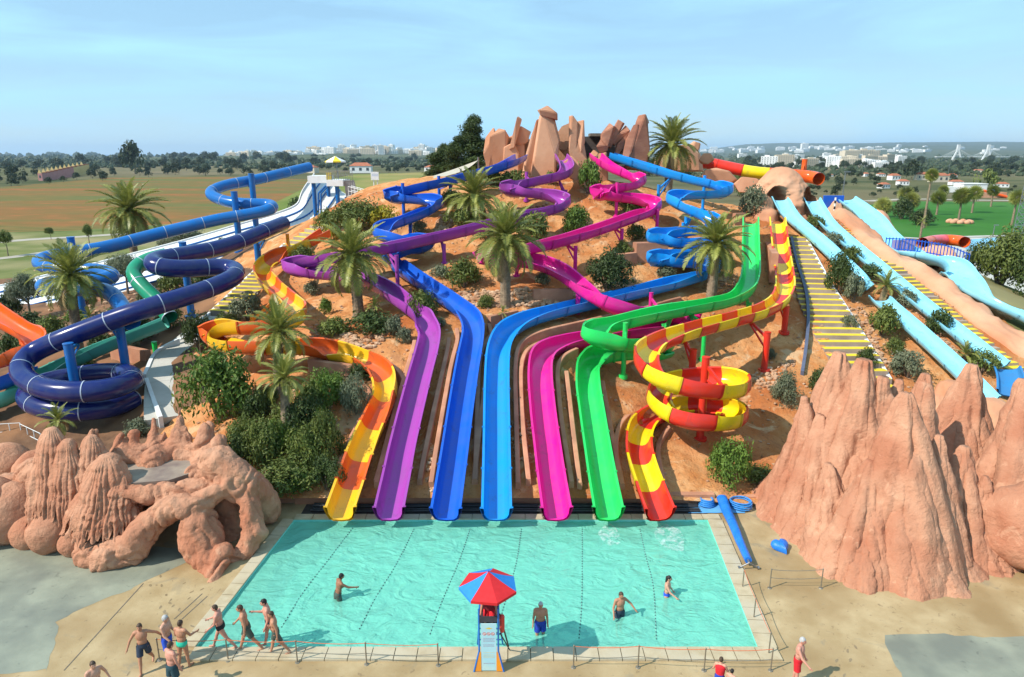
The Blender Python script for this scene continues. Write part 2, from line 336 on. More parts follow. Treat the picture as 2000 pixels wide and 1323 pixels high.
# ------------------------------------------------------------------ the pool and its deck
PQ = [(-10.5,19.15),(8.15,19.15),(8.75,27.35),(-9.75,27.35)]       # near left, near right, far right, far left
WZ = -.06
def deck_piece(name, pts, mat, z=0.0):
    o = []; rq = random.Random(len(pts))
    for (a, b) in zip(pts, pts[1:] + pts[:1]):
        n = max(2, int(math.hypot(b[0]-a[0], b[1]-a[1])/.3))
        for i in range(n): s = i/n; o.append((a[0] + (b[0]-a[0])*s + rq.gauss(0, .025) + .10*math.sin(s*n*.5 + a[0]), a[1] + (b[1]-a[1])*s + rq.gauss(0, .025) + .08*math.sin(s*n*.37)))
    return sheet(name, o, z, mat)
dk = MB()
out = [(-60,6),(60,6),(60,36.5),(-60,36.5)]
v = [(x, y, 0) for x, y in out] + [(x, y, 0) for x, y in PQ]
dk.add(v, [(0,1,5,4),(1,2,6,5),(2,3,7,6),(3,0,4,7)])
tag(dk.build('pool_deck', M_CONC), kind='structure')
deck_piece('damp_slab', px_poly([(-300,1330),(98,1310),(108,1215),(270,1145),(390,1085),(330,1070),(150,1060),(-300,1060)], .004), M_WET, .004)
deck_piece('damp_slab', px_poly([(1728,1241),(2300,1241),(2300,1420),(1790,1420)], .004), M_WET, .004)
# basin
bs = MB(); d = -1.0
v = [(x, y, 0.02) for x, y in PQ] + [(x, y, d) for x, y in PQ]
bs.add(v, [(4,5,6,7),(0,4,7,3),(1,2,6,5),(2,3,7,6),(0,1,5,4)])
M_BASIN = pmat('pool_paint', (.16,.62,.50), (.26,.72,.60), scale=.6, rough=.6, c3=(.20,.62,.55), scale3=.25)
tag(bs.build('pool_basin', M_BASIN), kind='structure')
# water: rippled grid; part milky scatter, part clear, with a fresnel sheen
M_WATER = bpy.data.materials.new('pool_water'); M_WATER.use_nodes = True; t = M_WATER.node_tree; t.nodes.remove(t.nodes['Principled BSDF'])
geo = _n(t, 'ShaderNodeNewGeometry')
n1 = _n(t, 'ShaderNodeTexNoise', Scale=.95, Detail=3, Roughness=.5, Distortion=2.2); n2 = _n(t, 'ShaderNodeTexNoise', Scale=4.2, Detail=3, Distortion=1.0)
vo = _n(t, 'ShaderNodeTexVoronoi', Scale=2.0); vo.feature = 'SMOOTH_F1'
mpw = _n(t, 'ShaderNodeMapping'); mpw.inputs['Scale'].default_value = (.8, 1.25, 1)
t.links.new(geo.outputs['Position'], mpw.inputs[0])
for q in (n1, n2): t.links.new(mpw.outputs[0], q.inputs['Vector'])
dv = _n(t, 'ShaderNodeVectorMath', operation='MULTIPLY_ADD'); dv.inputs[1].default_value = (.7, .7, 0)
t.links.new(n1.outputs['Color'], dv.inputs[0]); t.links.new(mpw.outputs[0], dv.inputs[2]); t.links.new(dv.outputs[0], vo.inputs['Vector'])
ad = _n(t, 'ShaderNodeMath', operation='MULTIPLY_ADD'); ad.inputs[1].default_value = .22
t.links.new(n2.outputs[0], ad.inputs[0]); t.links.new(n1.outputs[0], ad.inputs[2])
ad2 = _n(t, 'ShaderNodeMath', operation='MULTIPLY_ADD'); ad2.inputs[1].default_value = .5
t.links.new(vo.outputs['Distance'], ad2.inputs[0]); t.links.new(ad.outputs[0], ad2.inputs[2])
bp = _n(t, 'ShaderNodeBump', Strength=.75, Distance=.2); t.links.new(ad2.outputs[0], bp.inputs['Height'])
bp2 = _n(t, 'ShaderNodeBump', Strength=.4, Distance=.15); t.links.new(ad2.outputs[0], bp2.inputs['Height'])
df = _n(t, 'ShaderNodeBsdfDiffuse'); df.inputs[0].default_value = (.22,.66,.50,1); t.links.new(bp.outputs[0], df.inputs['Normal'])
tp = _n(t, 'ShaderNodeBsdfTransparent'); tp.inputs[0].default_value = (.74,.97,.93,1)
gl = _n(t, 'ShaderNodeBsdfGlossy', Roughness=.08); t.links.new(bp2.outputs[0], gl.inputs['Normal'])
fr = _n(t, 'ShaderNodeFresnel', IOR=1.33); t.links.new(bp2.outputs[0], fr.inputs['Normal'])
m1 = _n(t, 'ShaderNodeMixShader'); m1.inputs[0].default_value = .42; t.links.new(df.outputs[0], m1.inputs[1]); t.links.new(tp.outputs[0], m1.inputs[2])
m2 = _n(t, 'ShaderNodeMixShader'); t.links.new(fr.outputs[0], m2.inputs[0]); t.links.new(m1.outputs[0], m2.inputs[1]); t.links.new(gl.outputs[0], m2.inputs[2])
t.links.new(m2.outputs[0], t.nodes['Material Output'].inputs[0])
nxw, nyw = 150, 70; v = []; f = []
for j in range(nyw + 1):
    b = j/nyw
    for i in range(nxw + 1):
        a = i/nxw
        x = (PQ[0][0]*(1-a) + PQ[1][0]*a)*(1-b) + (PQ[3][0]*(1-a) + PQ[2][0]*a)*b; y = PQ[0][1]*(1-b) + PQ[3][1]*b
        v.append((x, y, WZ + .022*fbm((x, y*1.3, 0), .9, 3) + .010*fbm((x, y, 5), 3.0, 2)))
for j in range(nyw):
    for i in range(nxw):
        k = j*(nxw+1) + i; f.append((k, k+1, k+nxw+2, k+nxw+1))
tag(obj('pool_water', v, f, M_WATER, smooth=4), kind='structure')
# coping slabs round the pool: each slab a piece
cop = thing('pool_coping', 'pale stone coping edging the turquoise pool', 'coping', (PQ[0][0], PQ[0][1], 0))
def edge_slabs(a, b, w, off, n, z0=-.12, z1=.075, nm='coping_slab', par=None):
    a = Vector((*a, 0)); b = Vector((*b, 0)); d = (b - a); L = d.length; d.normalize(); q = Vector((d.y, -d.x, 0))*off
    for i in range(n):
        p0 = a + d*(L*i/n + .012); p1 = a + d*(L*(i+1)/n - .012); zt = z1 + random.uniform(-.006, .006)
        c = (p0 + p1)/2 + q*(w/2); mb = MB(); mb.box((c.x, c.y, (z0 + zt)/2), ((p1-p0).length, w, zt - z0), math.atan2(d.y, d.x), top=.995)
        mb.build(nm, M_COPING, par)
edge_slabs(PQ[1], PQ[2], .62, 1, 12, par=cop)
edge_slabs(PQ[0], PQ[3], .5, -1, 12, par=cop)
edge_slabs(PQ[0], (PQ[1][0] + .6, PQ[1][1]), .6, 1, 26, par=cop)
edge_slabs(PQ[3], (PQ[2][0] + .6, PQ[2][1]), .42, -1, 24, par=cop)
# drain trough with black pipes and the low wall behind the slides' feet
wb = MB(); wb.box((-.35, 28.95, .24), (19.6, .32, .50)); tag(wb.build('trough_wall', M_KERB), 'long low terracotta wall behind the slide ends along the pool', 'wall')
wb = MB()
wb.box((14.3, 29.15, .13), (9.6, .3, .30)); tag(wb.build('garden_kerb', M_KERB), 'low terracotta kerb right of the yellow slide end, above the blue hoses', 'kerb')
wb = MB(); wb.box((-11.9, 29.0, .16), (3.4, .3, .36), .05); tag(wb.build('garden_kerb', M_KERB), 'low dark kerb left of the orange slide end', 'kerb')
for k, (yy, zz, rr) in enumerate(((28.02,.09,.055),(28.2,.085,.05),(28.42,.1,.065),(28.62,.09,.05))):
    mb = MB(); pp = catmull([(-9.2, yy + .03, zz + .02), (-6, yy - .03, zz), (-2, yy + .05, zz), (2, yy - .02, zz), (5, yy + .04, zz), (8.6, yy, zz)], .5); tt, r_, u_ = frames(pp)
    sweep(mb, pp, r_, u_, [(rr*math.cos(2*PI*i/8), rr*math.sin(2*PI*i/8)) for i in range(8)])
    tag(mb.build('pipe', M_DARK, smooth=1.0), ['black pipe nearest the pool in the trough under the slide ends', 'second black pipe from the pool in the trough', 'third and thickest black pipe from the pool in the trough', 'black pipe in the trough lying against the low wall'][k], 'pipe', 'pipes in the trough')
tb = sheet('shaded_trough_floor', [(-9.6,27.8),(8.9,27.8),(8.9,28.8),(-9.6,28.8)], .012, pmat('shaded_trough_floor', (.035,.032,.030), (.07,.06,.05), scale=3, rough=.6))  # near-black colour stands in for the shade lying in the trough
# deck joints: saw cuts as thin dark strips
for k, (a, b) in enumerate((((1398,1003),(1452,1128)),((1458,1142),(1512,1268)),((125,1310),(280,1140)),((340,1210),(395,1160)),((355,1210),(405,1165)))):
    A, B = atZ(*a, .0), atZ(*b, .0); mb = MB(); mb.bar((A.x, A.y, .006), (B.x, B.y, .006), .035, .004)
    tag(mb.build('deck_joint', pmat('joint_filler', (.12,.10,.07), (.16,.13,.10), scale=4, rough=.9)), kind='structure')
# (pixel x, pixel y in the survey picture, height above the ground)
P_ORANGE = [(640,462,.9),(590,492,.9),(540,510,1.0),(513,532,1.1),(528,566,1.2),(560,596,1.3),(586,622,1.3),(580,642,1.3),(540,652,1.6),(470,650,2.2),(420,653,2.3),(403,668,2.0),(432,682,1.9),(500,686,1.7),(580,687,1.0),(640,695,.24),(705,713,.24),(750,737,.24),(763,772,.24),(742,822,.24),(712,882,.24),(688,952,.24),(667,1014,.5)]
P_PURPLE = [(1094,314,0,67.5),(1108,332,1.2),(1106,348,1.2),(1060,360,1.6),(1010,370,1.7),(978,378,1.6),(1000,384,1.4),(1050,386,1.3),(1092,394,1.2),(1108,404,1.2),(1085,418,1.3),(1030,430,1.4),(900,463,1.5),(780,490,1.6),(690,508,1.8),(610,520,1.9),(560,530,1.8),(570,540,1.6),(640,541,1.2),(700,550,1.1),(752,575,.9),(800,612,.8),(836,640,.24),(844,662,.24),(833,710,.24),(812,790,.24),(793,870,.24),(776,945,.24),(762,1014,.5)]
P_DKBLUE = [(1018,316,1.2),(980,334,1.4),(900,356,1.6),(830,373,1.7),(775,385,1.7),(752,394,1.6),(785,397,1.3),(838,397,1.2),(860,405,1.1),(842,418,1.2),(790,440,1.4),(745,455,1.6),(735,467,1.5),(765,478,1.2),(815,478,1.0),(845,484,.9),(828,493,.8),(780,499,.7),(752,506,.7),(775,528,.24),(830,566,.24),(885,604,.24),(922,634,.24),(929,656,.24),(918,705,.24),(905,790,.24),(889,900,.24),(872,1014,.5)]
P_LTBLUE = [(1192,312,0,68.5),(1250,331,0,67),(1320,352,1.8),(1385,368,2.0),(1425,377,2.0),(1420,386,1.8),(1370,388,1.6),(1322,388,1.5),(1306,398,1.4),(1335,414,1.4),(1380,433,1.4),(1402,445,1.3),(1385,455,1.2),(1320,463,1.3),(1270,469,1.4),(1268,478,1.2),(1330,484,1.0),(1395,488,.9),(1412,498,.8),(1370,505,.8),(1290,508,1.0),(1265,516,.9),(1310,522,.7),(1378,522,.6),(1402,532,.6),(1376,546,.6),(1300,567,.24),(1200,592,.24),(1100,616,.24),(1020,639,.24),(984,662,.24),(972,705,.24),(970,800,.24),(970,900,.24),(970,1014,.5)]
P_PINK = [(1162,313,0,68),(1185,332,1.6),(1225,350,1.8),(1256,361,1.7),(1240,371,1.6),(1195,377,1.7),(1156,385,1.6),(1180,391,1.3),(1235,396,1.2),(1280,405,1.2),(1284,415,1.2),(1240,432,1.4),(1170,458,1.6),(1100,480,1.8),(1020,499,1.9),(950,508,1.8),(930,517,1.6),(975,519,1.3),(1045,520,1.2),(1090,538,1.2),(1130,570,1.3),(1170,600,1.3),(1210,616,1.2),(1290,626,.9),(1350,630,.8),(1365,640,.7),(1310,648,.24),(1220,652,.24),(1130,657,.24),(1078,673,.24),(1055,700,.24),(1054,760,.24),(1062,850,.24),(1074,935,.24),(1086,1014,.5)]
P_GREEN = [(1465,438,.9),(1465,500,1.0),(1464,560,1.3),(1448,588,1.6),(1400,604,1.9),(1300,618,2.2),(1210,632,2.3),(1160,645,2.2),(1142,663,2.0),(1175,680,1.9),(1235,688,1.8),(1290,686,1.6),(1310,690,1.3),(1280,697,1.1),(1215,695,.9),(1165,700,.24),(1142,722,.24),(1147,770,.24),(1160,860,.24),(1174,945,.24),(1187,1014,.5)]

P_REDYEL = [(1517,438,.9),(1522,490,.9),(1530,545,1.1),(1531,588,1.5),(1505,612,1.9),(1440,634,0,41.0),(1360,656,0,38.4),(1290,680,0,36),(1252,712,0,33.5),(1275,752,0,31.7),(1345,774,0,31.1),(1420,780,0,31.9),(1452,766,0,33.6),(1425,752,0,35.4),(1370,750,0,35.9),(1300,764,0,35.2),(1276,790,0,33.5),(1300,822,0,31.8),(1350,838,0,31.1),(1420,840,0,31.9),(1446,824,0,33.6),(1420,810,0,35.3),(1365,805,0,35.8),(1300,814,0,35.4),(1258,832,0,33.6),(1242,860,0,32.2),(1245,895,0,30.9),(1255,935,.6),(1268,972,0,28.0),(1286,1014,.5)]
T_NAVY = [(556,450,0,57.4),(525,463,0,55),(470,488,0,52),(400,508,0,49),(335,518,0,46.5),(302,524,0,45.2),(306,538,0,44.2),(350,544,0,44.6),(420,538,0,46.2),(455,540,0,46.4),(462,556,0,45),(430,574,0,43.4),(370,596,0,41.4),(300,617,0,39.8),(220,646,0,39.2),(130,681,0,38.5),(72,708,0,38.4),(45,742,0,37.2),(72,772,0,35.6),(140,786,0,34.8),(215,780,0,35.3),(262,762,0,37.2),(240,746,0,39.4),(170,750,0,40),(90,766,0,39),(56,792,0,37),(85,815,0,35.6),(150,822,0,35.3),(215,816,0,36),(262,800,0,37.6)]
T_MID = [(606,336,0,80),(560,347,0,77),(500,362,0,74),(440,373,0,71.5),(412,388,0,69.5),(432,402,0,68),(480,410,0,67),(528,409,0,67.3),(532,420,0,66),(490,430,0,65),(440,438,0,64),(380,452,0,62.5),(300,472,0,60.5),(200,498,0,57.5),(120,510,0,55.5),(80,522,0,54),(95,536,0,52.5),(160,540,0,52),(210,545,0,51.5),(222,556,0,50.5),(180,565,0,49.5),(110,568,0,49),(84,574,0,48),(120,576,0,47.2),(190,576,0,47),(222,590,0,46),(240,615,0,44.6),(258,645,0,43)]
T_GREEN = [(330,512,0,47.5),(290,520,0,46.8),(264,542,0,45.6),(268,562,0,45),(288,584,0,44.4),(308,604,0,44),(330,632,0,43.2)]
P_FARORANGE = [(-60,590,0,44),(0,630,0,42),(40,656,0,41),(74,668,0,40.6),(82,684,0,39.8),(55,702,0,39.2),(0,718,0,38.8),(-60,738,0,38.4)]
P_TEAL = [(330,640,0,42.6),(260,668,0,42),(180,700,0,41.4),(110,735,0,40.6),(60,765,0,39.6),(20,790,0,38.2),(-40,806,0,37.6)]
P_FARBLUE = [(60,735,0,40.5),(20,755,0,39),(-40,775,0,38)]
T_SUNSET = [(1352,326,0,79),(1385,331,0,78),(1425,340,0,77),(1470,349,0,76),(1540,354,0,75),(1585,358,0,74),(1597,362,0,73)]
T_CORAL = [(1800,486,0,64),(1825,472,0,66),(1850,474,0,66.5),(1870,476,0,66),(1882,484,0,65)]
R_LEFT = [(1522,392,0,64.5),(1530,408,0,63),(1545,430,.5),(1600,477,.5),(1650,525,.5),(1680,552,.4),(1694,566,.1)]
R_LOWER = [(1716,588,.2),(1730,600,.6),(1780,645,.6),(1840,700,.6),(1890,748,.6),(1925,785,.5)]
R_RIGHT = [(1584,394,0,64.5),(1594,412,0,62.8),(1612,440,.6),(1700,517,.6),(1800,601,.6),(1900,680,.6),(1948,718,.6)]
R_STUB = [(1962,722,.7),(1972,752,.4),(1974,774,.3)]
R_WIDE = [(1648,392,0,70.5),(1672,408,0,68.4),(1701,432,0,65.8),(1716,452,0,64.0),(1732,470,0,62.4),(1765,495,0,59.4),(1809,514,.4),(1855,525,.5),(1880,548,.5),(1906,580,.5),(1955,607,.5),(2000,626,.5),(2090,668,.4)]
# ------------------------------------------------------------------ water slides
def solve(ctrl):
    P = []
    for q in ctrl:
        w = atY(q[0], q[1], q[3]) if len(q) == 4 else G(*q)
        P.append(tuple(w))
    return np.array(P)
def slide_path(ctrl, end=None, step=.25, it=5):
    P = solve(ctrl)
    if end is not None: P[-1] = tuple(atZ(ctrl[-1][0], ctrl[-1][1] + 2, end))
    p = smooth_path(catmull(P, step), it)
    for _ in range(3):
        p[:, 2] = np.minimum.accumulate(p[:, 2]); z = p[:, 2].copy()
        for k in range(10): z[1:-1] = .25*z[:-2] + .5*z[1:-1] + .25*z[2:]
        p[:, 2] = z
    return p
def trough(w=1.12, h=.68, th=.05, lip=.11, flat=.0):
    a = w/2; inner = []
    for k in range(9):
        t = PI + PI*k/8; cx, cz = math.cos(t), math.sin(t)
        e = .62
        inner.append((a*math.copysign(abs(cx)**e, cx), h + h*math.copysign(abs(cz)**.7, cz)))
    outer = [(x*(1 + th/a), z - th if z < h else z - .06) for x, z in reversed(inner)]
    return inner + [(a + lip, h + .01), (a + lip, h - .05)] + outer[1:-1] + [(-a - lip, h - .05), (-a - lip, h + .01)]
def ring(rad, n=18, cz=None): 
    cz = rad if cz is None else cz
    return [(rad*math.cos(2*PI*k/n), cz + rad*math.sin(2*PI*k/n)) for k in range(n)]
def darker(m):
    b = [n for n in m.node_tree.nodes if n.type == 'VALTORGB'][0].color_ramp.elements[0].color; return pmat(m.name + '_flange', tuple(x*.72 for x in b[:3]), tuple(x*.6 for x in b[:3]), scale=3, rough=.35)
SLIDES = []                       # (path, half width, carve)
def make_slide(name, label, p, mats, sec, seg, cat='water slide', group=None, bank=1.1, rib=None, carve=True, hw=.75, posts=(), postmat=None, prad=.14, seam=None, phase=0):
    root = thing(name, label, cat, tuple(p[-1] + np.array((0, 0, -.05))), group)
    t, r, u = frames(p, bank); SLIDES.append((p, hw, carve))
    d = np.concatenate([[0], np.cumsum(np.linalg.norm(np.diff(p, axis=0), axis=1))]); n = max(1, int(round(d[-1]/seg)))
    cut = [int(np.argmin(abs(d - d[-1]*k/n))) for k in range(n + 1)]
    S = np.array(sec); c = S.mean(0); big = [tuple(c + (q - c)*np.array((1 + .05/max(abs(S[:, 0]).max(), .1), 1.06)) + np.array((0, -.012))) for q in S]
    for k in range(n):
        i, j = cut[k], cut[k+1] + 1; mb = MB()
        sweep(mb, p[i:j], r[i:j], u[i:j], sec, caps=False)
        # flange ring where this moulding bolts to the next one
        e = p[j-1]; pe = np.array([e - t[j-1]*(.10 if seam is None else .06), e]); idx = slice(j-1, j)
        sweep(mb, pe, np.repeat(r[idx], 2, 0), np.repeat(u[idx], 2, 0), big if seam is None else [tuple(c + (q - c)*1.025) for q in S], caps=False, m=1)
        mb.build('segment', [mats[(k + phase) % len(mats)], seam or darker(mats[(k + phase) % len(mats)])], root, smooth=.7)
    for q in posts:
        px, top, bot = q[:3]; base = G(px, bot); tp = atY(px, top, base.y) if len(q) < 4 else None
        if len(q) == 4: base = atY(px, bot, q[3]); base.z = T(base.x, base.y); tp = atY(px, top, q[3])
        mb = MB(); mb.tube((base.x, base.y, base.z - .3), (base.x, base.y, tp.z), prad, n=14); mb.tube((base.x, base.y, base.z - .1), (base.x, base.y, base.z + .12), prad*1.8, n=14)
        mb.tube((base.x, base.y, tp.z), (base.x, base.y, tp.z + .05), prad*1.08, n=14)
        po = mb.build('support_post', postmat or mats[0], root, smooth=.7)
        i = int(np.argmin(np.linalg.norm(p - np.array((base.x, base.y, tp.z - .6)), axis=1))); q2 = p[i]
        mb = MB(); mb.bar((base.x, base.y, tp.z - .35), tuple(q2 + u[i]*.05), .12, .16); mb.bar((base.x, base.y, tp.z - 1.1), tuple(q2 - u[i]*.06), .08, .1); mb.build('arm', postmat or mats[0], po)
    return root

C_ORANGE = plastic('orange_gelcoat', (.86,.27,.008)); C_AMBER = plastic('amber_gelcoat', (.88,.46,.01)); C_DEEPOR = plastic('deep_orange_gelcoat', (.74,.105,.008))
C_PURPLE = plastic('purple_gelcoat', (.34,.05,.34)); C_DKBLUE = plastic('royal_blue_gelcoat', (.006,.10,.55)); C_LTBLUE = plastic('azure_gelcoat', (.006,.27,.74))
C_PINK = plastic('magenta_gelcoat', (.76,.010,.27)); C_GREEN = plastic('green_gelcoat', (.02,.62,.11)); C_YELLOW = plastic('yellow_gelcoat', (.88,.62,.005)); C_RED = plastic('red_gelcoat', (.76,.03,.012))
C_NAVY = plastic('navy_gelcoat', (.003,.011,.115)); C_MID = plastic('mid_blue_gelcoat', (.004,.13,.42)); C_TGREEN = plastic('tube_green_gelcoat', (.01,.26,.13)); C_TEAL = plastic('teal_gelcoat', (.07,.34,.25))
C_SPEED = plastic('pale_aqua_gelcoat', (.27,.66,.80), rough=.18); C_SPEEDB = plastic('speed_blue_gelcoat', (.03,.20,.46)); C_FLAME = plastic('flame_gelcoat', (.84,.11,.006)); C_CORAL = plastic('coral_gelcoat', (.80,.12,.14))
SEAM = pmat('pale_sealant', (.42,.47,.55), (.30,.35,.45), scale=3, rough=.5)
U = trough()
pool = 'slides that end in the pool'
PP = {}
for nm, ct in (('orange', P_ORANGE), ('purple', P_PURPLE), ('dk', P_DKBLUE), ('lt', P_LTBLUE), ('pink', P_PINK), ('green', P_GREEN), ('ry', P_REDYEL)):
    PP[nm] = slide_path(ct, end=.42)
make_slide('water_slide', 'orange and yellow chequered slide, leftmost of the seven ending in the pool', PP['orange'], [C_DEEPOR, C_AMBER], U, 1.9, group=pool,
           posts=[(565,458,505),(494,616,640)], postmat=C_ORANGE)
make_slide('water_slide', 'purple open slide zigzagging from the hilltop rocks into the pool', PP['purple'], [C_PURPLE], U, 2.6, group=pool,
           posts=[(1028,337,392),(777,500,560),(868,478,515),(1105,372,388),(700,500,560),(621,500,520)])
make_slide('water_slide', 'royal blue open slide starting left of the tallest rock spire', PP['dk'], [C_DKBLUE], U, 2.6, group=pool, posts=[(789,359,428),(802,432,466),(858,345,385),(880,352,392)])
make_slide('water_slide', 'azure blue slide winding down the right slope to the middle of the pool', PP['lt'], [C_LTBLUE], U, 2.6, group=pool,
           posts=[(1372,344,410),(1285,362,392),(1338,424,458),(1333,436,462)])
make_slide('water_slide', 'magenta pink open slide ending fifth along the pool edge', PP['pink'], [C_PINK], U, 2.6, group=pool,
           posts=[(1203,358,424),(1282,410,458),(1213,448,492),(1123,482,535),(1009,505,540),(1270,573,612),(1128,575,608),(868,0,0)][:-1])
make_slide('water_slide', 'bright green slide with a hairpin loop ending in the pool', PP['green'], [C_GREEN], U, 2.6, group=pool,
           posts=[(1217,632,736),(1294,634,668),(1372,626,702),(1462,592,618)], phase=0)
make_slide('water_slide', 'yellow and red chequered spiral slide, rightmost of those ending in the pool', PP['ry'], [C_RED, C_YELLOW], U, 1.85, group=pool, phase=1,
           posts=[(1366,699,868,33.5),(1349,684,760,37.0),(1492,650,724),(1531,600,650)], postmat=C_RED, prad=.2)
RT = ring(.59)
make_slide('tube_slide', 'big navy blue tube slide with a double spiral at the left', slide_path(T_NAVY), [C_NAVY], RT, 2.9, 'tube slide', bank=0, hw=.8, seam=SEAM, carve=False,
           posts=[(155,672,800,37.2),(243,634,700,40),(362,474,520,49.5),(504,470,500,55)], postmat=C_MID, prad=.26)
make_slide('tube_slide', 'mid blue tube slide descending from the tower behind the white racing slide', slide_path(T_MID), [C_MID], ring(.54), 3.2, 'tube slide', bank=0, hw=.8, seam=SEAM, carve=False,
           posts=[(503,340,470,72.5),(470,375,500,66),(147,464,520,57.5)], postmat=C_MID, prad=.3)
make_slide('tube_slide', 'short dark green tube slide dropping beside the navy tube', slide_path(T_GREEN), [C_TGREEN], ring(.5), 2.0, 'tube slide', bank=0, hw=.7, seam=SEAM, carve=False)
make_slide('water_slide', 'flame orange open slide bending at the left edge', slide_path(P_FARORANGE), [C_FLAME], trough(1.3, .62), 2.6, carve=False)
make_slide('water_slide', 'pale teal green open slide behind the navy spiral', slide_path(P_TEAL), [C_TEAL], U, 2.6, carve=False)
make_slide('water_slide', 'short blue trough slide at the left edge beside the navy spiral', slide_path(P_FARBLUE), [C_DKBLUE], U, 2.6, carve=False)
make_slide('tube_slide', 'red, yellow and orange banded tube slide behind the hilltop palm', slide_path(T_SUNSET), [C_RED, C_RED, C_YELLOW, C_FLAME, C_FLAME, C_RED], ring(.64), 2.5, 'tube slide', bank=0, hw=1, carve=False,
           posts=[(1567,312,360,76)], postmat=C_FLAME, prad=.28)
make_slide('tube_slide', 'coral and orange tube slide end beyond the blue fence', slide_path(T_CORAL), [C_FLAME, C_CORAL], ring(.52), 2.4, 'tube slide', bank=0, hw=1, carve=False)
SP = trough(1.35, .42, flat=1)
make_slide('speed_slide', 'pale aqua speed slide leaving the left mouth of the rock dome', slide_path(R_LEFT), [C_SPEED], SP, 3.0, 'speed slide', bank=0, hw=.85, group='speed slides')
make_slide('speed_slide', 'lower pale aqua speed slide with a dark blue mouth, nearest the yellow stair', slide_path(R_LOWER), [C_SPEED], SP, 3.0, 'speed slide', bank=0, hw=.85, group='speed slides')
make_slide('speed_slide', 'long straight pale aqua speed slide leaving the right mouth of the rock dome', slide_path(R_RIGHT), [C_SPEED], SP, 3.0, 'speed slide', bank=0, hw=.85, group='speed slides')
make_slide('speed_slide', 'short blue tilted slide end at the foot of the long speed slide', slide_path(R_STUB), [C_SPEEDB], SP, 3.0, 'speed slide', bank=0, hw=.85)
make_slide('speed_slide', 'wide pale aqua raft slide swinging down the far right slope', slide_path(R_WIDE), [C_SPEED], trough(2.2, .45, flat=1), 3.4, 'speed slide', bank=.6, hw=1.5)
# white racing slide with blue lane dividers
RC = solve([(664,372,0,80),(650,392,0,78.5),(622,428,0,76),(560,452,0,74),(460,480,0,72),(340,514,0,70.5),(200,550,0,69),(70,582,0,68),(-60,612,0,67)])
p = smooth_path(catmull(RC, .5), 8)
t_, r_, u_ = frames(p)
root = thing('racing_slide', 'broad white multi-lane racing slide with blue lane lines behind the tubes', 'racing slide', tuple(p[-1]))
d = np.concatenate([[0], np.cumsum(np.linalg.norm(np.diff(p, axis=0), axis=1))]); nseg = int(d[-1]/4.0); cut = [int(np.argmin(abs(d - d[-1]*k/nseg))) for k in range(nseg+1)]
cr = np.stack([r_[:, 0]*.93, r_[:, 1]*.93, np.full(len(p), .5)], 1)
up = np.cross(cr, t_); up /= np.linalg.norm(up, axis=1)[:, None]
for k in range(nseg):
    i, j = cut[k], cut[k+1]+1; mb = MB(); sweep(mb, p[i:j], cr[i:j], up[i:j], [(-3.6,-.35),(3.6,-.35),(3.6,0),(-3.6,0)], caps=False); seg_ = mb.build('deck_panel', M_WHITE, root, smooth=.6)
    for q in range(7):
        s = -3.54 + q*1.18; mb = MB(); sweep(mb, p[i:j], cr[i:j], up[i:j], [(s-.06,.002),(s+.06,.002),(s+.045,.16),(s-.045,.16)], caps=True)
        mb.build('lane_divider', M_WHITE if q in (0, 6) else C_MID, seg_)
SLIDES.append((p, 3.6, False))

# ------------------------------------------------------------------ hill mesh (ground cut away under the low slides)
gx = np.concatenate([np.arange(-75, -34, 1.0), np.arange(-34, 40, .32), np.arange(40, 66.1, 1.0)])
gy = np.concatenate([np.arange(28.55, 30, .16), np.arange(30, 62, .32), np.arange(62, 76, .5), np.arange(76, 121.1, 1.5)])
kd_pts = [(pp_[i], hw_) for pp_, hw_, cv in SLIDES if cv for i in range(0, len(pp_), 1)]
kd = kdtree.KDTree(len(kd_pts))
for i, (q, _) in enumerate(kd_pts): kd.insert((q[0], q[1], 0), i)
kd.balance()
def ground(x, y):
    z = T(x, y)
    e = min(1, max(0, (y - 28.6)/1.5))
    z += (.10*fbm((x, y, 0), .55, 4) + .16*fbm((x, y, 3), .16, 2))*e*(1 if z > .25 else z/.25)
    gl_ = mnoise.noise(Vector((x*.55 + .25*y, y*.16, 2.0)))/.07
    if z > .6: z -= .16*math.exp(-gl_*gl_)*e
    best = None
    for co, i, dist in kd.find_n((x, y, 0), 3):
        q, hw = kd_pts[i]
        if dist < hw + .5:
            lim = q[2] - .30 + max(0, dist - hw - .1)*2.4
            best = lim if best is None else min(best, lim)
    if best is not None and best < z: z = best
    return z if z > .02 else -.06
v = []; f = []; mi = []
for y in gy:
    for x in gx: v.append((x, y, ground(x, y)))
NX = len(gx)
for j in range(len(gy)-1):
    for i in range(NX-1):
        k = j*NX + i; f.append((k, k+1, k+NX+1, k+NX))
        cx, cy = gx[i], gy[j]
        b = -17.5 - .25*(cy - 34) + 1.5*math.sin(cy*.7) + .8*math.sin(cx*1.3 + cy)
        mi.append(1 if (cx < b and cy > 33) else (2 if (cx > 38 + math.sin(cy)*1.5 or cy > 78) else 0))
hill = tag(obj('hill_terrain', v, f, [M_SAND, M_MULCH, M_VERGE], smooth=4, midx=mi), kind='structure')

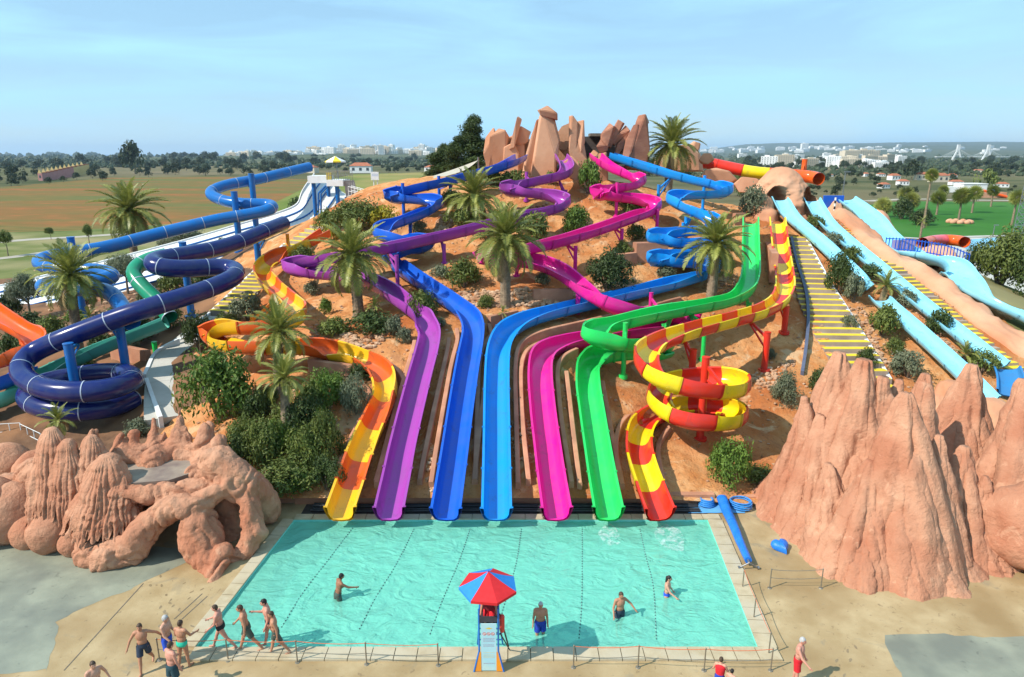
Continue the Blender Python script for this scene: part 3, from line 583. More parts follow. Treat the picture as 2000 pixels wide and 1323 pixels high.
# kerbs flanking the slide channels
def kerb(name, label, p, side, off, w=.24, up=.30, group='channel kerbs'):
    t, r, u = frames(p); q = p + r*(side*off); q = smooth_path(q, 12)
    for i in range(len(q)): q[i, 2] = min(T(q[i, 0], q[i, 1]) + up, p[i, 2] + .55)
    q = smooth_path(q, 6); keep = q[:, 1] > 29.05; q = q[keep]
    t, r, u = frames(q); u = np.tile(np.array((0, 0, 1.0)), (len(q), 1)); mb = MB()
    sweep(mb, q, r, u, [(-w/2, -1.1), (w/2, -1.1), (w/2, -.03), (w/2-.03, 0), (-w/2+.03, 0), (-w/2, -.03)])
    return tag(mb.build(name, M_KERB, smooth=.5, loc=tuple(q[-1])), label, 'kerb', group)
def tail(p, ymax):
    i = len(p) - 1
    while i > 0 and p[i, 1] < ymax: i -= 1
    return p[i:]
nmz = {'orange': ('orange', 36.6), 'purple': ('purple', 38.5), 'dk': ('royal blue', 40), 'lt': ('azure', 48.5), 'pink': ('magenta', 39), 'green': ('green', 35.8), 'ry': ('yellow and red', 34.2)}
for k, (w_, ym) in nmz.items():
    for s in (-1, 1):
        side = 'left' if s < 0 else 'right'
        kerb('channel_kerb', f'terracotta channel kerb along the {side} side of the {w_} slide above the pool', tail(PP[k], ym), s, 1.0 if k != 'ry' else 1.05)
# ------------------------------------------------------------------ rocks
def remesh(v, f, voxel, smooth_it=4):
    me = bpy.data.meshes.new('tmp'); me.from_pydata([tuple(p) for p in v], [], f); o = bpy.data.objects.new('tmp', me); COL.objects.link(o)
    m = o.modifiers.new('r', 'REMESH'); m.mode = 'VOXEL'; m.voxel_size = voxel
    if smooth_it: s = o.modifiers.new('s', 'SMOOTH'); s.iterations = smooth_it; s.factor = .5
    e = o.evaluated_get(bpy.context.evaluated_depsgraph_get()); m2 = e.to_mesh()
    vv = np.empty(len(m2.vertices)*3); m2.vertices.foreach_get('co', vv); nn = np.empty(len(m2.vertices)*3); m2.vertices.foreach_get('normal', nn)
    ff = [tuple(p.vertices) for p in m2.polygons]; e.to_mesh_clear()
    bpy.data.objects.remove(o); bpy.data.meshes.remove(me)
    return vv.reshape(-1, 3), nn.reshape(-1, 3), ff
def capsule(mb, p0, p1, r0, r1, n=14):
    p0 = Vector(p0); p1 = Vector(p1); d = (p1 - p0); L = d.length; d = d.normalized() if L > 1e-6 else Vector((0, 0, 1)); a = d.orthogonal().normalized(); b = d.cross(a); v = []; f = []
    prof = [(-math.cos(t)*r0, math.sin(t)*r0) for t in (.25, .7, 1.2, PI/2)] + [(L + math.sin(t)*r1, math.cos(t)*r1) for t in (0, .5, 1.0, 1.35)]
    for s, r in prof: v += [p0 + d*s + (a*math.cos(2*PI*i/n) + b*math.sin(2*PI*i/n))*r for i in range(n)]
    K = len(prof)
    for k in range(K-1): f += [(k*n + i, k*n + (i+1) % n, (k+1)*n + (i+1) % n, (k+1)*n + i) for i in range(n)]
    f += [tuple(range(n-1, -1, -1)), tuple((K-1)*n + i for i in range(n))]; mb.add(v, f)
def ribcone(apex, base, R, ribs, zb=-.1, nu=120, nv=52, amp=.13, seed=0.0, pw=.75, tip=.07, hang=0.0, sq=(1, 1)):
    """mound with folds running from its tip to its foot; hang > 0 lets the folds end in separate fingers above the ground"""
    A = Vector(apex); B = Vector((base[0], base[1], zb)); v = []; f = []
    for j in range(nv + 1):
        s = j/nv
        for i in range(nu):
            th = 2*PI*i/nu; c, sn = math.cos(th), math.sin(th)
            w = .9*mnoise.noise(Vector((c*1.3 + seed, sn*1.3, s*1.1))) + .35*mnoise.noise(Vector((c*3 + seed, sn*3, s*2.5)))
            q = abs(math.sin(ribs/2*th + 3.4*w)); rib = (q**.5 - .75)*(.75 + .7*mnoise.noise(Vector((c*2 + 3 - seed, sn*2, s*1.7))))
            w2 = mnoise.noise(Vector((c*2.2 - seed, sn*2.2, s*3 + 7)))
            q2 = abs(math.sin(ribs*.92*th + 4*w + 1.0)); rib2 = (q2**.6 - .7)*max(0, min(1, (s - .45 + .5*w2)*3))
            rr = R*(tip + (1 - tip)*s**pw)*(1 + (amp*rib + amp*.55*rib2)*min(1, .35 + s*1.1)) + .20*R*w2*s*(1-s)*2 + .07*R*mnoise.noise(Vector((c*R*1.1, sn*R*1.1 + seed, s*6)))
            rr += .07*fbm((c*R*s*2, sn*R*s*2, s*7 + seed), 1.3, 3)
            ss = s + (hang*(q**.8 - .6 + .8*w2)*s**6 if hang else 0)
            p = A.lerp(B, ss); v.append((p.x + rr*c*sq[0], p.y + rr*sn*sq[1], p.z - (0 if hang else .0)))
    for j in range(nv):
        for i in range(nu): f.append((j*nu + i, (j+1)*nu + i, (j+1)*nu + (i+1) % nu, j*nu + (i+1) % nu))
    f.append(tuple(range(nu)))
    return v, f

def pleats(root, A, bx, by, R, k, lo=-3.6, hi=.6):
    """one spire: a slim core wrapped in slender pleats of unequal height that run down its flanks"""
    rq = random.Random(k*17 + 3); v, f = ribcone(A, (bx, by), R*.72, 9, seed=k*3.7, amp=.22, pw=.85, tip=.12, nu=80, nv=44); obj('spire', v, f, M_ROCK, root, smooth=4)
    n = int(9 + R*4.2)
    for j in range(n):
        an = lo + (hi - lo)*(j + rq.uniform(.2, .8))/n; hh = (rq.uniform(.30, .97) if j % 3 else rq.uniform(.12, .4)); hz = A.z*hh; fz = 1 - hh; rd = R*(.80 if j % 3 else .97)
        b0 = (bx + rd*math.cos(an), by + rd*math.sin(an)); a1 = Vector((bx + (A.x - bx)*hh + (R*.60*fz + .10)*math.cos(an), by + (A.y - by)*hh + (R*.60*fz + .10)*math.sin(an), hz))
        v, f = ribcone(a1, b0, R*rq.uniform(.15, .25) + .08, rq.choice((3, 4, 5)), seed=k*9 + j*2.3, amp=.2, pw=.42, tip=.22, nu=36, nv=34); obj('pleat', v, f, M_ROCK, root, smooth=4)
# right foreground formation
rf = thing('rock_formation', 'tall ribbed terracotta rock formation rising right of the pool', 'rock formation', (15.2, 24.4, 0))
for k, (ap, Y, bx, by, R, rb, am, pw) in enumerate((
    ((1640,688),30.0,14.1,28.4,2.7,13,.2,.95), ((1688,702),28.6,14.6,27.2,2.7,13,.22,.95), ((1726,736),28.2,15.9,26.8,2.2,11,.2,.9), ((1772,768),26.0,15.4,24.8,2.9,15,.24,.85), ((1757,742),28.6,16.6,27.8,1.5,8,.2,.8), ((1572,775),29.4,13.2,28.0,1.6,9,.2,.8),
    ((1808,730),29.0,17.6,27.8,2.0,11,.2,.9), ((1602,810),28.6,13.4,26.8,1.9,11,.22,.8), ((1618,905),26.6,13.5,25.0,1.6,10,.24,.75), ((1884,872),26.2,18.2,25.0,1.75,13,.18,.55),
    ((1700,900),25.4,13.9,24.0,1.9,13,.18,.6), ((1835,850),25.6,16.7,24.2,1.5,10,.16,.5), ((1925,930),25.4,19.3,24.6,1.3,10,.18,.5))):
    A = atY(*ap, Y); pleats(rf, A, bx, by, R, k)
rg = thing('rock_formation', 'terracotta rock mass cut by the right edge with a dark hollow at its foot', 'rock formation', (21.0, 25.5, 0))
for k, (ap, Y, bx, by, R, rb, am, pw) in enumerate((((1898,712),31.5,21.2,30.2,2.5,13,.14,.8), ((2006,742),29.0,22.6,26.8,3.1,16,.13,.6), ((1960,850),29.0,20.8,27.2,2.0,12,.14,.7))):
    A = atY(*ap, Y); pleats(rg, A, bx, by, R, 30 + k)
mb = MB()
for a, b, r0, r1 in (((1992,1010,24.4),(1996,1060,23.8),1.25,1.0), ((1950,1000,24.8),(1960,1060,24),.8,.6), ((2050,1000,24),(2060,1100,22.8),1.4,1.0)):
    capsule(mb, atY(*a), atY(*b), r0, r1)
v, n, f = remesh(mb.v, mb.f, .11, 3); v = v + n*np.array([[.09*fbm(p, .9, 4)] for p in v]); obj('boulder', v, f, M_ROCK, rg, smooth=4)
for k, (ap, Y, R) in enumerate((((1862,745),38.2,1.3), ((1835,770),38.0,1.2), ((1880,790),37.6,1.1), ((1912,800),37.2,1.0), ((1796,790),37.4,1.0), ((1940,780),37.6,1.4))):
    A = atY(*ap, Y); v, f = ribcone(A, (A.x + .1, A.y - .3), R*1.3, 9, seed=80 + k*2.3, amp=.14, nu=60, nv=24, pw=.55, tip=.2)
    tag(obj('rock', v, f, M_ROCKP, smooth=4, loc=(A.x, A.y, 0)), ['pointed pink rock behind the tall formation, below the lower speed slide', 'small pale rock left of the pointed rock behind the tall formation', 'squat pale rock behind the grey deck strip', 'small blunt pale rock, rightmost but one behind the grey deck strip',
        'low pale rock hidden mostly by the tall formation', 'broad pale rock at the right end of the row behind the deck strip'][k], 'rock', 'rocks behind the right formation')

# left foreground formation: skirts of hanging fingers, arches, crater
lf = thing('rock_formation', 'sculpted terracotta rock formation with arches left of the pool', 'rock formation', (-14.5, 25.8, 0))
mb = MB()
caps = [((205,1085,24.1),(262,1070,24.2),.72,.66), ((170,1082,24.2),(205,1085,24.1),.55,.72), ((262,1070,24.2),(292,1025,24.5),.64,.56), ((292,1025,24.5),(335,992,24.7),.56,.50), ((335,992,24.7),(378,986,24.8),.50,.50),
        ((390,1028,24.7),(398,1062,24.5),.80,.85), ((398,1075,24.2),(415,1110,23.7),.55,.42), ((435,1085,24.0),(411,1148,22.9),.44,.36), ((385,985,24.9),(440,952,25.4),.46,.42), ((440,952,25.4),(484,982,25.5),.40,.40), ((484,982,25.5),(498,1040,25.0),.42,.46), ((498,1040,25.0),(470,1092,24.4),.46,.40),
        ((425,905,26.2),(480,946,26.0),.75,.75), ((480,946,26.0),(522,998,27.2),.75,.62), ((445,960,26.6),(452,1060,26.3),.8,.8), ((380,930,26.8),(440,925,27.0),.55,.6), ((285,968,25.3),(400,955,25.8),.42,.45), ((235,960,25.4),(285,968,25.3),.40,.42),
        ((240,892,27.6),(330,884,28.3),.5,.5), ((330,884,28.3),(425,892,28.0),.5,.6), ((300,905,27.6),(300,1000,27.6),.7,.9), ((400,905,27.8),(400,1000,27.8),.7,.9), ((70,930,27.6),(150,915,27.2),.8,.8), ((40,950,28.2),(10,960,28),.7,.8),
        ((175,1052,25.2),(235,1045,25.2),.8,.8), ((110,1040,26.4),(175,1030,26.2),.7,.8), ((190,990,26.2),(235,975,26.2),.7,.7),
        ((234,890,27.6),(236,852,28.0),.42,.12), ((258,885,28.0),(261,849,28.3),.42,.22), ((300,882,28.2),(300,820,28.8),.52,.10), ((350,882,28.4),(351,800,29.0),.5,.09), ((338,880,28.3),(340,832,28.6),.34,.10), ((366,880,28.4),(363,836,28.7),.34,.12), ((398,885,28.2),(404,836,28.5),.55,.38), ((318,882,28.3),(321,846,28.5),.3,.1), ((420,888,28.0),(428,862,28.2),.5,.3), ((175,895,27.8),(182,846,28.0),.6,.2)]
C = lambda a: atY(*a)
for a, b, r0, r1 in caps: capsule(mb, C(a), C(b), r0, r1)
v, n, f = remesh(mb.v, mb.f, .07, 2)
dsp = np.array([[.13*fbm(p, .8, 3, 2.0) + .05*fbm(p, 2.6, 3, 5.0) + .06*(1 - abs(math.sin(p[0]*3.1 + 2.4*mnoise.noise(Vector((p[0]*.6, p[1]*.6, p[2]*.6))) + p[2]*1.3))**.5)] for p in v])
def crack(p, sc, w, seed): q = mnoise.noise(Vector((p[0]*sc + seed, p[1]*sc, p[2]*sc*.45)))/w; return math.exp(-q*q)
dsp = dsp - np.array([[.13*crack(p, .75, .05, 3.0) + .07*crack(p, 1.7, .06, 9.0)] for p in v])
obj('body', v + n*dsp, f, M_ROCK, lf, smooth=4)
for k, (ap, Y, bx, by, R, rb, zb, sq) in enumerate((((99,836),26.9,-19.1,25.9,1.12,21,1.5,(1.05,1)), ((130,858),26.6,-18.4,25.7,.95,18,1.55,(1,1)), ((178,850),27.0,-17.5,26.0,.95,18,1.8,(1,1)), ((209,888),26.0,-16.8,25.2,1.36,27,1.25,(1.05,1)), ((235,925),25.7,-16.3,25.0,1.1,21,1.25,(1,1)))):
    A = atY(*ap, Y); vv, ff = ribcone(A, (bx, by), R, rb, zb=zb, seed=20 + k*5, amp=.24, pw=.6, tip=.14, hang=.24, sq=sq, nu=170); obj('skirt', vv, ff, M_ROCK, lf, smooth=4)
mb = MB(); q = [atZ(*p_, 2.75) for p_ in ((228,925),(262,890),(400,884),(402,915),(330,938),(255,944))]
mb.add([tuple(p_) for p_ in q] + [(p_.x, p_.y, 1.9) for p_ in q], [(0,1,2,3,4,5)] + [(i, i+6, (i+1) % 6 + 6, (i+1) % 6) for i in range(6)]); mb.build('flat_roof', pmat('shade_darkened_roof', (.26,.20,.15), (.34,.27,.20), scale=1.5, rough=.9, bump=.2, bscale=8, c3=(.17,.12,.10), scale3=.8), lf)  # brown-grey roof, its colour darkened for the shadow in the recess
for k, (a, r) in enumerate((((22,1003,26.4),1.5), ((105,1035,25.3),1.0), ((62,1042,25.6),.8), ((-40,1000,26),1.6), ((140,1062,24.8),.55), ((70,920,31.0),1.0), ((20,945,31.5),1.2))):
    c = atY(*a); mb = MB(); mb.ell((c.x, c.y, max(c.z, r*.55)), (r, r, r*.98), 32, 20); vv = np.array(mb.v); cc = np.array((c.x, c.y, max(c.z, r*.55)))
    vv = np.array([cc + (p - cc)*(1 + .12*fbm(p, .8, 3, k*1.7) + .03*fbm(p, 3, 3)) for p in vv])
    tag(obj('boulder', vv, mb.f, M_ROCK, smooth=4, loc=(c.x, c.y, 0)), ['big rounded terracotta boulder at the left edge by the damp slab', 'round terracotta boulder right of the big one under the hanging rock fingers', 'small round boulder wedged between the two larger ones', 'rounded boulder cut by the left edge',
        'small boulder at the foot of the arch body', 'brown boulder behind the hanging fingers beside the fence', 'brown boulder at the left edge behind the others'][k], 'boulder', 'boulders left of the pool')

# hilltop spires: faceted slabs
M_ROCKB = pmat('brown_terracotta', (.36,.155,.095), (.47,.225,.14), scale=.6, rough=.9, bump=.6, bscale=3, c3=(.30,.125,.08), scale3=.4, spec=.2, stretch=(1, 1, 2.2), spots=((1.5, .58, (.25,.105,.07), .5),))
def hull(mb, outline, Y, th, seed, inset=.86):
    rnd = random.Random(seed); pts = []; mx_ = sum(p[0] for p in outline)/len(outline); outline = [(mx_ + (x - mx_)*1.16, y) for x, y in outline]
    cx = sum(p[0] for p in outline)/len(outline); cy = sum(p[1] for p in outline)/len(outline)
    for (x, y) in outline:
        pts.append(atY(x, y, Y + rnd.uniform(-.2, .2)*th))
        pts.append(atY(cx + (x-cx)*inset + rnd.uniform(-2, 2), cy + (y-cy)*(inset + .1) + rnd.uniform(-2, 2), Y - th*rnd.uniform(.35, .6)))
        pts.append(atY(cx + (x-cx)*inset + rnd.uniform(-2, 2), cy + (y-cy)*(inset + .1) + rnd.uniform(-2, 2), Y + th*rnd.uniform(.35, .6)))
    bm = bmesh.new()
    for p in pts: bm.verts.new(p)
    bmesh.ops.convex_hull(bm, input=bm.verts[:]); 
    for e in [e for e in bm.verts if not e.link_faces]: bm.verts.remove(e)
    bmesh.ops.dissolve_limit(bm, angle_limit=.22, verts=bm.verts[:], edges=bm.edges[:])
    bmesh.ops.bevel(bm, geom=bm.edges[:], offset=.05, segments=2, affect='EDGES', clamp_overlap=True)
    bm.verts.index_update(); mb.add([tuple(v_.co) for v_ in bm.verts], [tuple(v_.index for v_ in f_.verts) for f_ in bm.faces]); bm.free()
HR = [
 ('split pale slab, leftmost rock of the hilltop crown', 72.0, 2.6, [[(944,300),(950,268),(964,249),(968,262),(958,300),(952,342)], [(958,264),(972,251),(986,254),(992,268),(988,310),(978,344),(950,344),(954,300)]]),
 ('thin pointed spire second from the left of the hilltop crown', 71.5, 2.2, [[(994,292),(1003,250),(1011,227),(1018,233),(1013,262),(1004,288)], [(984,286),(1003,278),(1013,300),(1012,350),(983,350)]]),
 ('blunt block wedged between the thin spire and the leaning spire', 72.5, 2.4, [[(1003,262),(1018,247),(1035,258),(1029,278),(1015,287),(1003,281)], [(1008,284),(1024,280),(1024,330),(1010,335)]]),
 ('leaning spire with a dark tip left of the tallest rock', 70.2, 2.0, [[(1018,362),(1026,300),(1040,262),(1048,234),(1053,232),(1055,246),(1047,290),(1040,364)]]),
 ('tallest rock spire with a horse-head shaped block on top', 69.0, 3.0, [[(1036,372),(1044,300),(1055,228),(1060,214),(1080,224),(1091,276),(1088,286),(1083,302),(1082,372)], [(1052,215),(1068,207),(1074,210),(1088,223),(1087,236),(1080,233),(1066,229),(1056,225)]]),
 ('brown block behind the tallest spire', 73.0, 2.6, [[(1086,264),(1098,246),(1114,240),(1117,270),(1107,294),(1092,294)]]),
 ('forked column right of the tallest spire', 69.5, 2.6, [[(1112,227),(1119,225),(1129,237),(1133,300),(1122,352),(1112,300)], [(1127,238),(1140,233),(1139,252),(1142,278),(1134,300),(1122,260)], [(1116,280),(1140,275),(1153,356),(1122,360)]]),
 ('pointed boulder at the foot of the forked column', 67.6, 1.8, [[(1102,317),(1116,305),(1129,320),(1138,346),(1126,356),(1110,344)]]),
 ('square pale pillar between the pink and azure slide tops', 69.0, 1.2, [[(1169,300),(1184,297),(1187,352),(1177,376),(1169,345)]]),
 ('hunched block on top of the pale pillar', 69.6, 2.4, [[(1165,286),(1176,272),(1188,284),(1186,297),(1172,299)], [(1175,274),(1175,262),(1192,240),(1201,247),(1197,264),(1188,290)]]),
 ('diagonal slab leaning right above the azure slide top', 70.4, 2.0, [[(1182,284),(1196,262),(1207,233),(1218,241),(1210,262),(1192,292)]]),
 ('dark undercut slab leaning over the slide platform', 70.8, 2.4, [[(1194,278),(1205,262),(1222,244),(1229,256),(1218,270),(1200,286)]]),
 ('small slanted slab under the dark undercut one', 70.0, 1.4, [[(1201,302),(1206,279),(1229,258),(1231,267),(1219,292),(1206,306)]]),
 ('broad slanted slab left of the right-hand end spire', 69.4, 2.0, [[(1216,305),(1222,275),(1236,245),(1246,243),(1250,262),(1237,297),(1230,309)]]),
 ('dark faced end spire at the right of the hilltop crown', 70.0, 3.0, [[(1222,332),(1240,280),(1243,235),(1248,225),(1260,223),(1266,240),(1268,290),(1260,334)]]),
 ('low broad boulder behind the hilltop palm', 76.0, 3.0, [[(1278,336),(1290,300),(1310,285),(1340,282),(1362,300),(1368,336)]]),
 ('small rounded boulder top right behind the hilltop palm', 77.0, 1.6, [[(1344,286),(1356,277),(1367,281),(1365,293),(1350,295)], [(1350,292),(1364,290),(1366,320),(1348,320)]]),
 ('low wall of brown rock filling in behind the thin spires', 74.5, 2.0, [[(985,345),(988,272),(1008,262),(1032,272),(1040,345)]]),
 ('brown rock filling in behind the forked column', 74.5, 2.0, [[(1084,345),(1088,280),(1108,258),(1122,275),(1124,345)]]),
 ('small brown rock left of the start platform roof', 73.5, 1.6, [[(1142,345),(1150,305),(1160,292),(1168,300),(1170,345)]]),
 ('flat pinkish boulder under the banded tube slide', 70.5, 2.4, [[(1372,346),(1380,332),(1400,327),(1424,334),(1436,352),(1420,366),(1380,362)]]),
 ('small grey-pink boulder left of the banded tube slide', 72.5, 1.4, [[(1366,312),(1374,299),(1388,300),(1394,312),(1384,320),(1370,320)]]),
 ('long low boulder between the banded tube and the dome', 69.0, 2.0, [[(1436,360),(1450,346),(1478,350),(1496,368),(1480,378),(1446,376)]]),
]
for k, (lab, Y, th, outs) in enumerate(HR):
    mb = MB()
    for j, o_ in enumerate(outs): hull(mb, o_, Y, th, 100 + k*7 + j)
    c = atY(sum(p[0] for p in outs[-1])/len(outs[-1]), max(p[1] for p in outs[-1]), Y)
    tag(mb.build('rock_spire' if k not in (2, 5, 7, 15, 16, 17, 18, 19, 20, 21, 22) else 'rock', M_ROCKB if k in (9, 10, 11, 12, 13, 14) else M_ROCKP, smooth=.35, loc=tuple(c)), lab, 'rock', 'rocks crowning the hilltop')
# start platform behind the slide tops
pf = thing('start_platform', 'shaded start platform with white railing between the hilltop rocks', 'platform', tuple(atY(1150, 330, 71)))
A = atY(1085, 312, 71.5); B = atY(1238, 312, 71.5); za = A.z - .55
mb = MB(); mb.box(((A.x+B.x)/2, 72.6, za - .15), (B.x - A.x, 3.6, .3)); mb.build('deck', M_PALE, pf)
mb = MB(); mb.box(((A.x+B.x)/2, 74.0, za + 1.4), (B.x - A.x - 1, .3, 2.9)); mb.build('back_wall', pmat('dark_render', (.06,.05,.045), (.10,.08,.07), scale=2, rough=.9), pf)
mb = MB(); mb.box((atY(1164,262,74).x, 73.4, atY(1164,264,73.4).z), (1.5, 2.2, .28)); mb.build('roof_slab', pmat('weathered_timber', (.13,.10,.075), (.20,.16,.12), scale=4, rough=.9), pf)
for i in range(9):
    x = atY(1086 + i*18.6, 312, 71).x; mb = MB(); mb.tube((x, 70.9, za), (x, 70.9, za + .85), .035, n=8); mb.build('railing_post', M_WHITE, pf)
for zz in (.45, .85):
    mb = MB(); mb.tube((atY(1160,312,71).x, 70.9, za + zz), (atY(1236,312,71).x, 70.9, za + zz), .03, n=8); mb.build('railing_bar', M_WHITE, pf)

# dome with two slide mouths
NU, NV = 150, 80; v = []; f = []; cx, cy, cz, rx, ry, rz = 26.05, 66.0, 9.0, 4.3, 3.4, 5.7
for j in range(NV + 1):
    for i in range(NU):
        a = 2*PI*i/NU; s = (j/NV)**.9; k_ = (1 - s)**.46 if s < 1 else 0; ca, sa = math.cos(a), math.sin(a)
        x = cx + rx*math.copysign(abs(ca)**.85, ca)*k_ - .75*s; y = cy + ry*math.copysign(abs(sa)**.8, sa)*k_**.9; z = cz - .8 + (rz + .8)*s
        nn_ = (.42*fbm((x, y, z), .45, 3) + .16*fbm((x, y, z), 1.4, 3))*min(1, (1 - s)*4); x += nn_*ca; y += nn_*sa
        for mx_, mz_ in ((24.5, 11.55), (27.6, 11.5)):
            q = ((x - mx_)/.95)**2 + ((z - mz_)/1.45)**2
            if y < cy and q < 1: y += 3.2*min(1, (1 - q)*6)
        v.append((x, y, z))
for j in range(NV):
    for i in range(NU): f.append((j*NU + i, j*NU + (i+1) % NU, (j+1)*NU + (i+1) % NU, (j+1)*NU + i))
tag(obj('rock_dome', v, f, M_ROCKP, smooth=4, loc=(cx, cy, cz - 1)), 'smooth terracotta rock dome with two dark cave mouths', 'rock dome')
mb = MB()
for k, (a, b) in enumerate((((1494,400,63.6),1.0), ((1500,425,62.6),1.1), ((1486,415,62.8),.8))):
    capsule(mb, atY(*a) - Vector((0, 0, 1)), atY(*a), b, b*.8)
v, n, f = remesh(mb.v, mb.f, .16, 3); v = v + n*np.array([[.15*fbm(p, .8, 3)] for p in v]); tag(obj('boulder', v, f, M_ROCKP, smooth=4, loc=tuple(atY(1492,430,63))), 'lumpy pale boulders fused at the left foot of the dome', 'boulder')

# rendered rock banks beside the stair and the wide slide
def bank(label, ctrl, w, h, seed):
    p = catmull([tuple(G(x, y)) if len(q) == 0 else tuple(atY(x, y, q[0])) for x, y, *q in ctrl], .35); t, r, u = frames(p); N = len(p); K = 16; v = []; f = []
    for i in range(N):
        e = min(1, min(i, N-1-i)/5.0)**.5
        for k in range(K + 1):
            a = PI*k/K; s = math.cos(a)*w*(.75 + .25*e); hh = math.sin(a)**.7*h*e
            pt = Vector(p[i] + r[i]*s); g0 = T(pt.x, pt.y) - .25; m_ = 1 + .5*fbm((p[i][0], p[i][1], k*.25), .45, 3, seed)
            v.append((pt.x + .15*fbm(pt, .8, 2, seed), pt.y, g0 + hh*m_ + .12*fbm((pt.x, pt.y, k), 1.1, 3, seed)))
    for i in range(N-1):
        for k in range(K): f.append((i*(K+1) + k, i*(K+1) + k+1, (i+1)*(K+1) + k+1, (i+1)*(K+1) + k))
    return tag(obj('rock_bank', v, f, M_ROCKP, smooth=4, loc=tuple(p[-1])), label, 'rock bank')
bank('long low terracotta rock bank between the right stair and the wide slide', [(1634,402,67.5),(1660,428,64.6),(1690,458,61),(1728,492,57.4),(1795,535),(1860,583),(1930,637),(2000,682),(2060,720)], 1.15, 1.0, 3)
bank('upper rock bank on the far side of the wide slide, left of the lawn palms', [(1670,392,72),(1700,412,69.5),(1726,436,67),(1742,456,65.2)], 1.0, 1.3, 9)
bank('lower rock bank beyond the wide slide, beside the blue fence', [(1796,500,61.5),(1830,506,60.4),(1866,516,59),(1892,530,57.6)], .9, 1.3, 14)
bank('short rock shoulder left of the wide slide start', [(1626,390,70),(1634,402,69),(1640,412,68)], .9, 2.2, 21)
# ------------------------------------------------------------------ plants
def leafmat(n, a, b, tr=.22): return pmat(n, a, b, scale=2.6, rough=.55, spec=.3, rand=.18, trans=tr, lo=.38, hi=.62)
L_OLIVE = leafmat('olive_leaf', (.085,.115,.022), (.175,.205,.042)); L_DARK = leafmat('dark_leaf', (.038,.062,.016), (.085,.118,.028)); L_GREY = leafmat('grey_leaf', (.12,.14,.075), (.22,.235,.14))
L_YEL = leafmat('yellow_flower_leaf', (.20,.19,.02), (.48,.38,.02)); L_FRESH = leafmat('fresh_leaf', (.075,.135,.018), (.155,.235,.035)); L_FAR = leafmat('far_leaf', (.026,.040,.016), (.055,.072,.026), .1)
L_FROND = pmat('palm_frond', (.18,.20,.032), (.32,.32,.075), scale=1.6, rough=.45, spec=.4, rand=.2, trans=.25); L_DRY = pmat('dry_frond', (.24,.17,.07), (.34,.25,.11), scale=2, rough=.8, trans=.15)
M_BARK = pmat('bark', (.13,.095,.065), (.22,.165,.11), scale=7, rough=.95, bump=.5, bscale=16); M_PTRUNK = pmat('palm_trunk', (.17,.12,.075), (.32,.235,.15), scale=5, rough=.95, bump=.5, bscale=14)
def leafblob(seed, n, leaf, clumps=26, flat=.0):
    """leaves spread through clumps that fill a unit half-ball standing on z = 0"""
    r = random.Random(seed); v = []; f = []; cl = []
    for _ in range(clumps):
        a = r.uniform(0, 2*PI); z = r.uniform(-.15, 1); q = math.sqrt(max(0, 1 - min(1, max(z, 0))**2))*r.uniform(.45, 1)
        cl.append((q*math.cos(a)*.78, q*math.sin(a)*.78, .42 + z*.42*(1 - flat), r.uniform(.22, .42)))
    for _ in range(n):
        cx, cy, cz, cr = r.choice(cl); d = Vector((r.gauss(0, 1), r.gauss(0, 1), r.gauss(0, 1))).normalized(); q = cr*r.uniform(.55, 1.08)
        p = Vector((cx, cy, cz)) + d*q; p.z = max(p.z, .02)
        nrm = (d + Vector((r.gauss(0, .5), r.gauss(0, .5), r.gauss(.3, .5)))).normalized(); a = nrm.orthogonal().normalized(); a.rotate(Matrix.Rotation(r.uniform(0, 2*PI), 3, nrm)); b = nrm.cross(a)
        L = leaf*r.uniform(.6, 1.35); w = L*.42; o = len(v)
        v += [p - a*L, p + b*w + nrm*L*.15, p + a*L, p - b*w + nrm*L*.15]; f.append((o, o+1, o+2, o+3))
    return v, f
BLOB = {}
def blob(kind, n, leaf, clumps=26, flat=0.0):
    k = (kind, n, leaf, flat)
    if k not in BLOB: v, f = leafblob(kind*13 + 5, n, leaf, clumps, flat); BLOB[k] = mesh('foliage', v, f, L_OLIVE)
    return BLOB[k]
_st = MB()
for a in range(5): _st.tube((0, 0, -.1), (.35*math.cos(a*1.26), .35*math.sin(a*1.26), .55), .05, .02, 6)
STEM = mesh('stem', _st.v, _st.f, M_BARK)
def setmat(o, m): o.material_slots[0].link = 'OBJECT'; o.material_slots[0].material = m
SHRUB_SPOTS = []
def shrub(px, row, w, h, mat, label, Y=None, name='shrub', cat='shrub', big=0, squash=1.0, stems=True, group='garden shrubs'):
    base = G(px, row) if Y is None else atY(px, row, Y)
    zc = base.y*_cp - (base.z - CAM_H)*_sp; sx = w/2*zc/FOC; sz = h*zc/FOC/max(.55, math.cos(math.atan2(CAM_H - base.z, base.y)))*.95
    t = thing(name, label, cat, tuple(base), group, random.uniform(0, 6.28)); t.location.z -= .08
    k = random.randrange(4); n, lf = ((1500, .085), (3600, .055), (900, .11))[big]
    o = ref('foliage', blob(k, n, lf), t, sc=(sx, sx*squash, sz)); setmat(o, mat)
    if stems: ref('stem', STEM, t, sc=(sx, sx, sz))
    SHRUB_SPOTS.append((base.x, base.y, sx)); return t
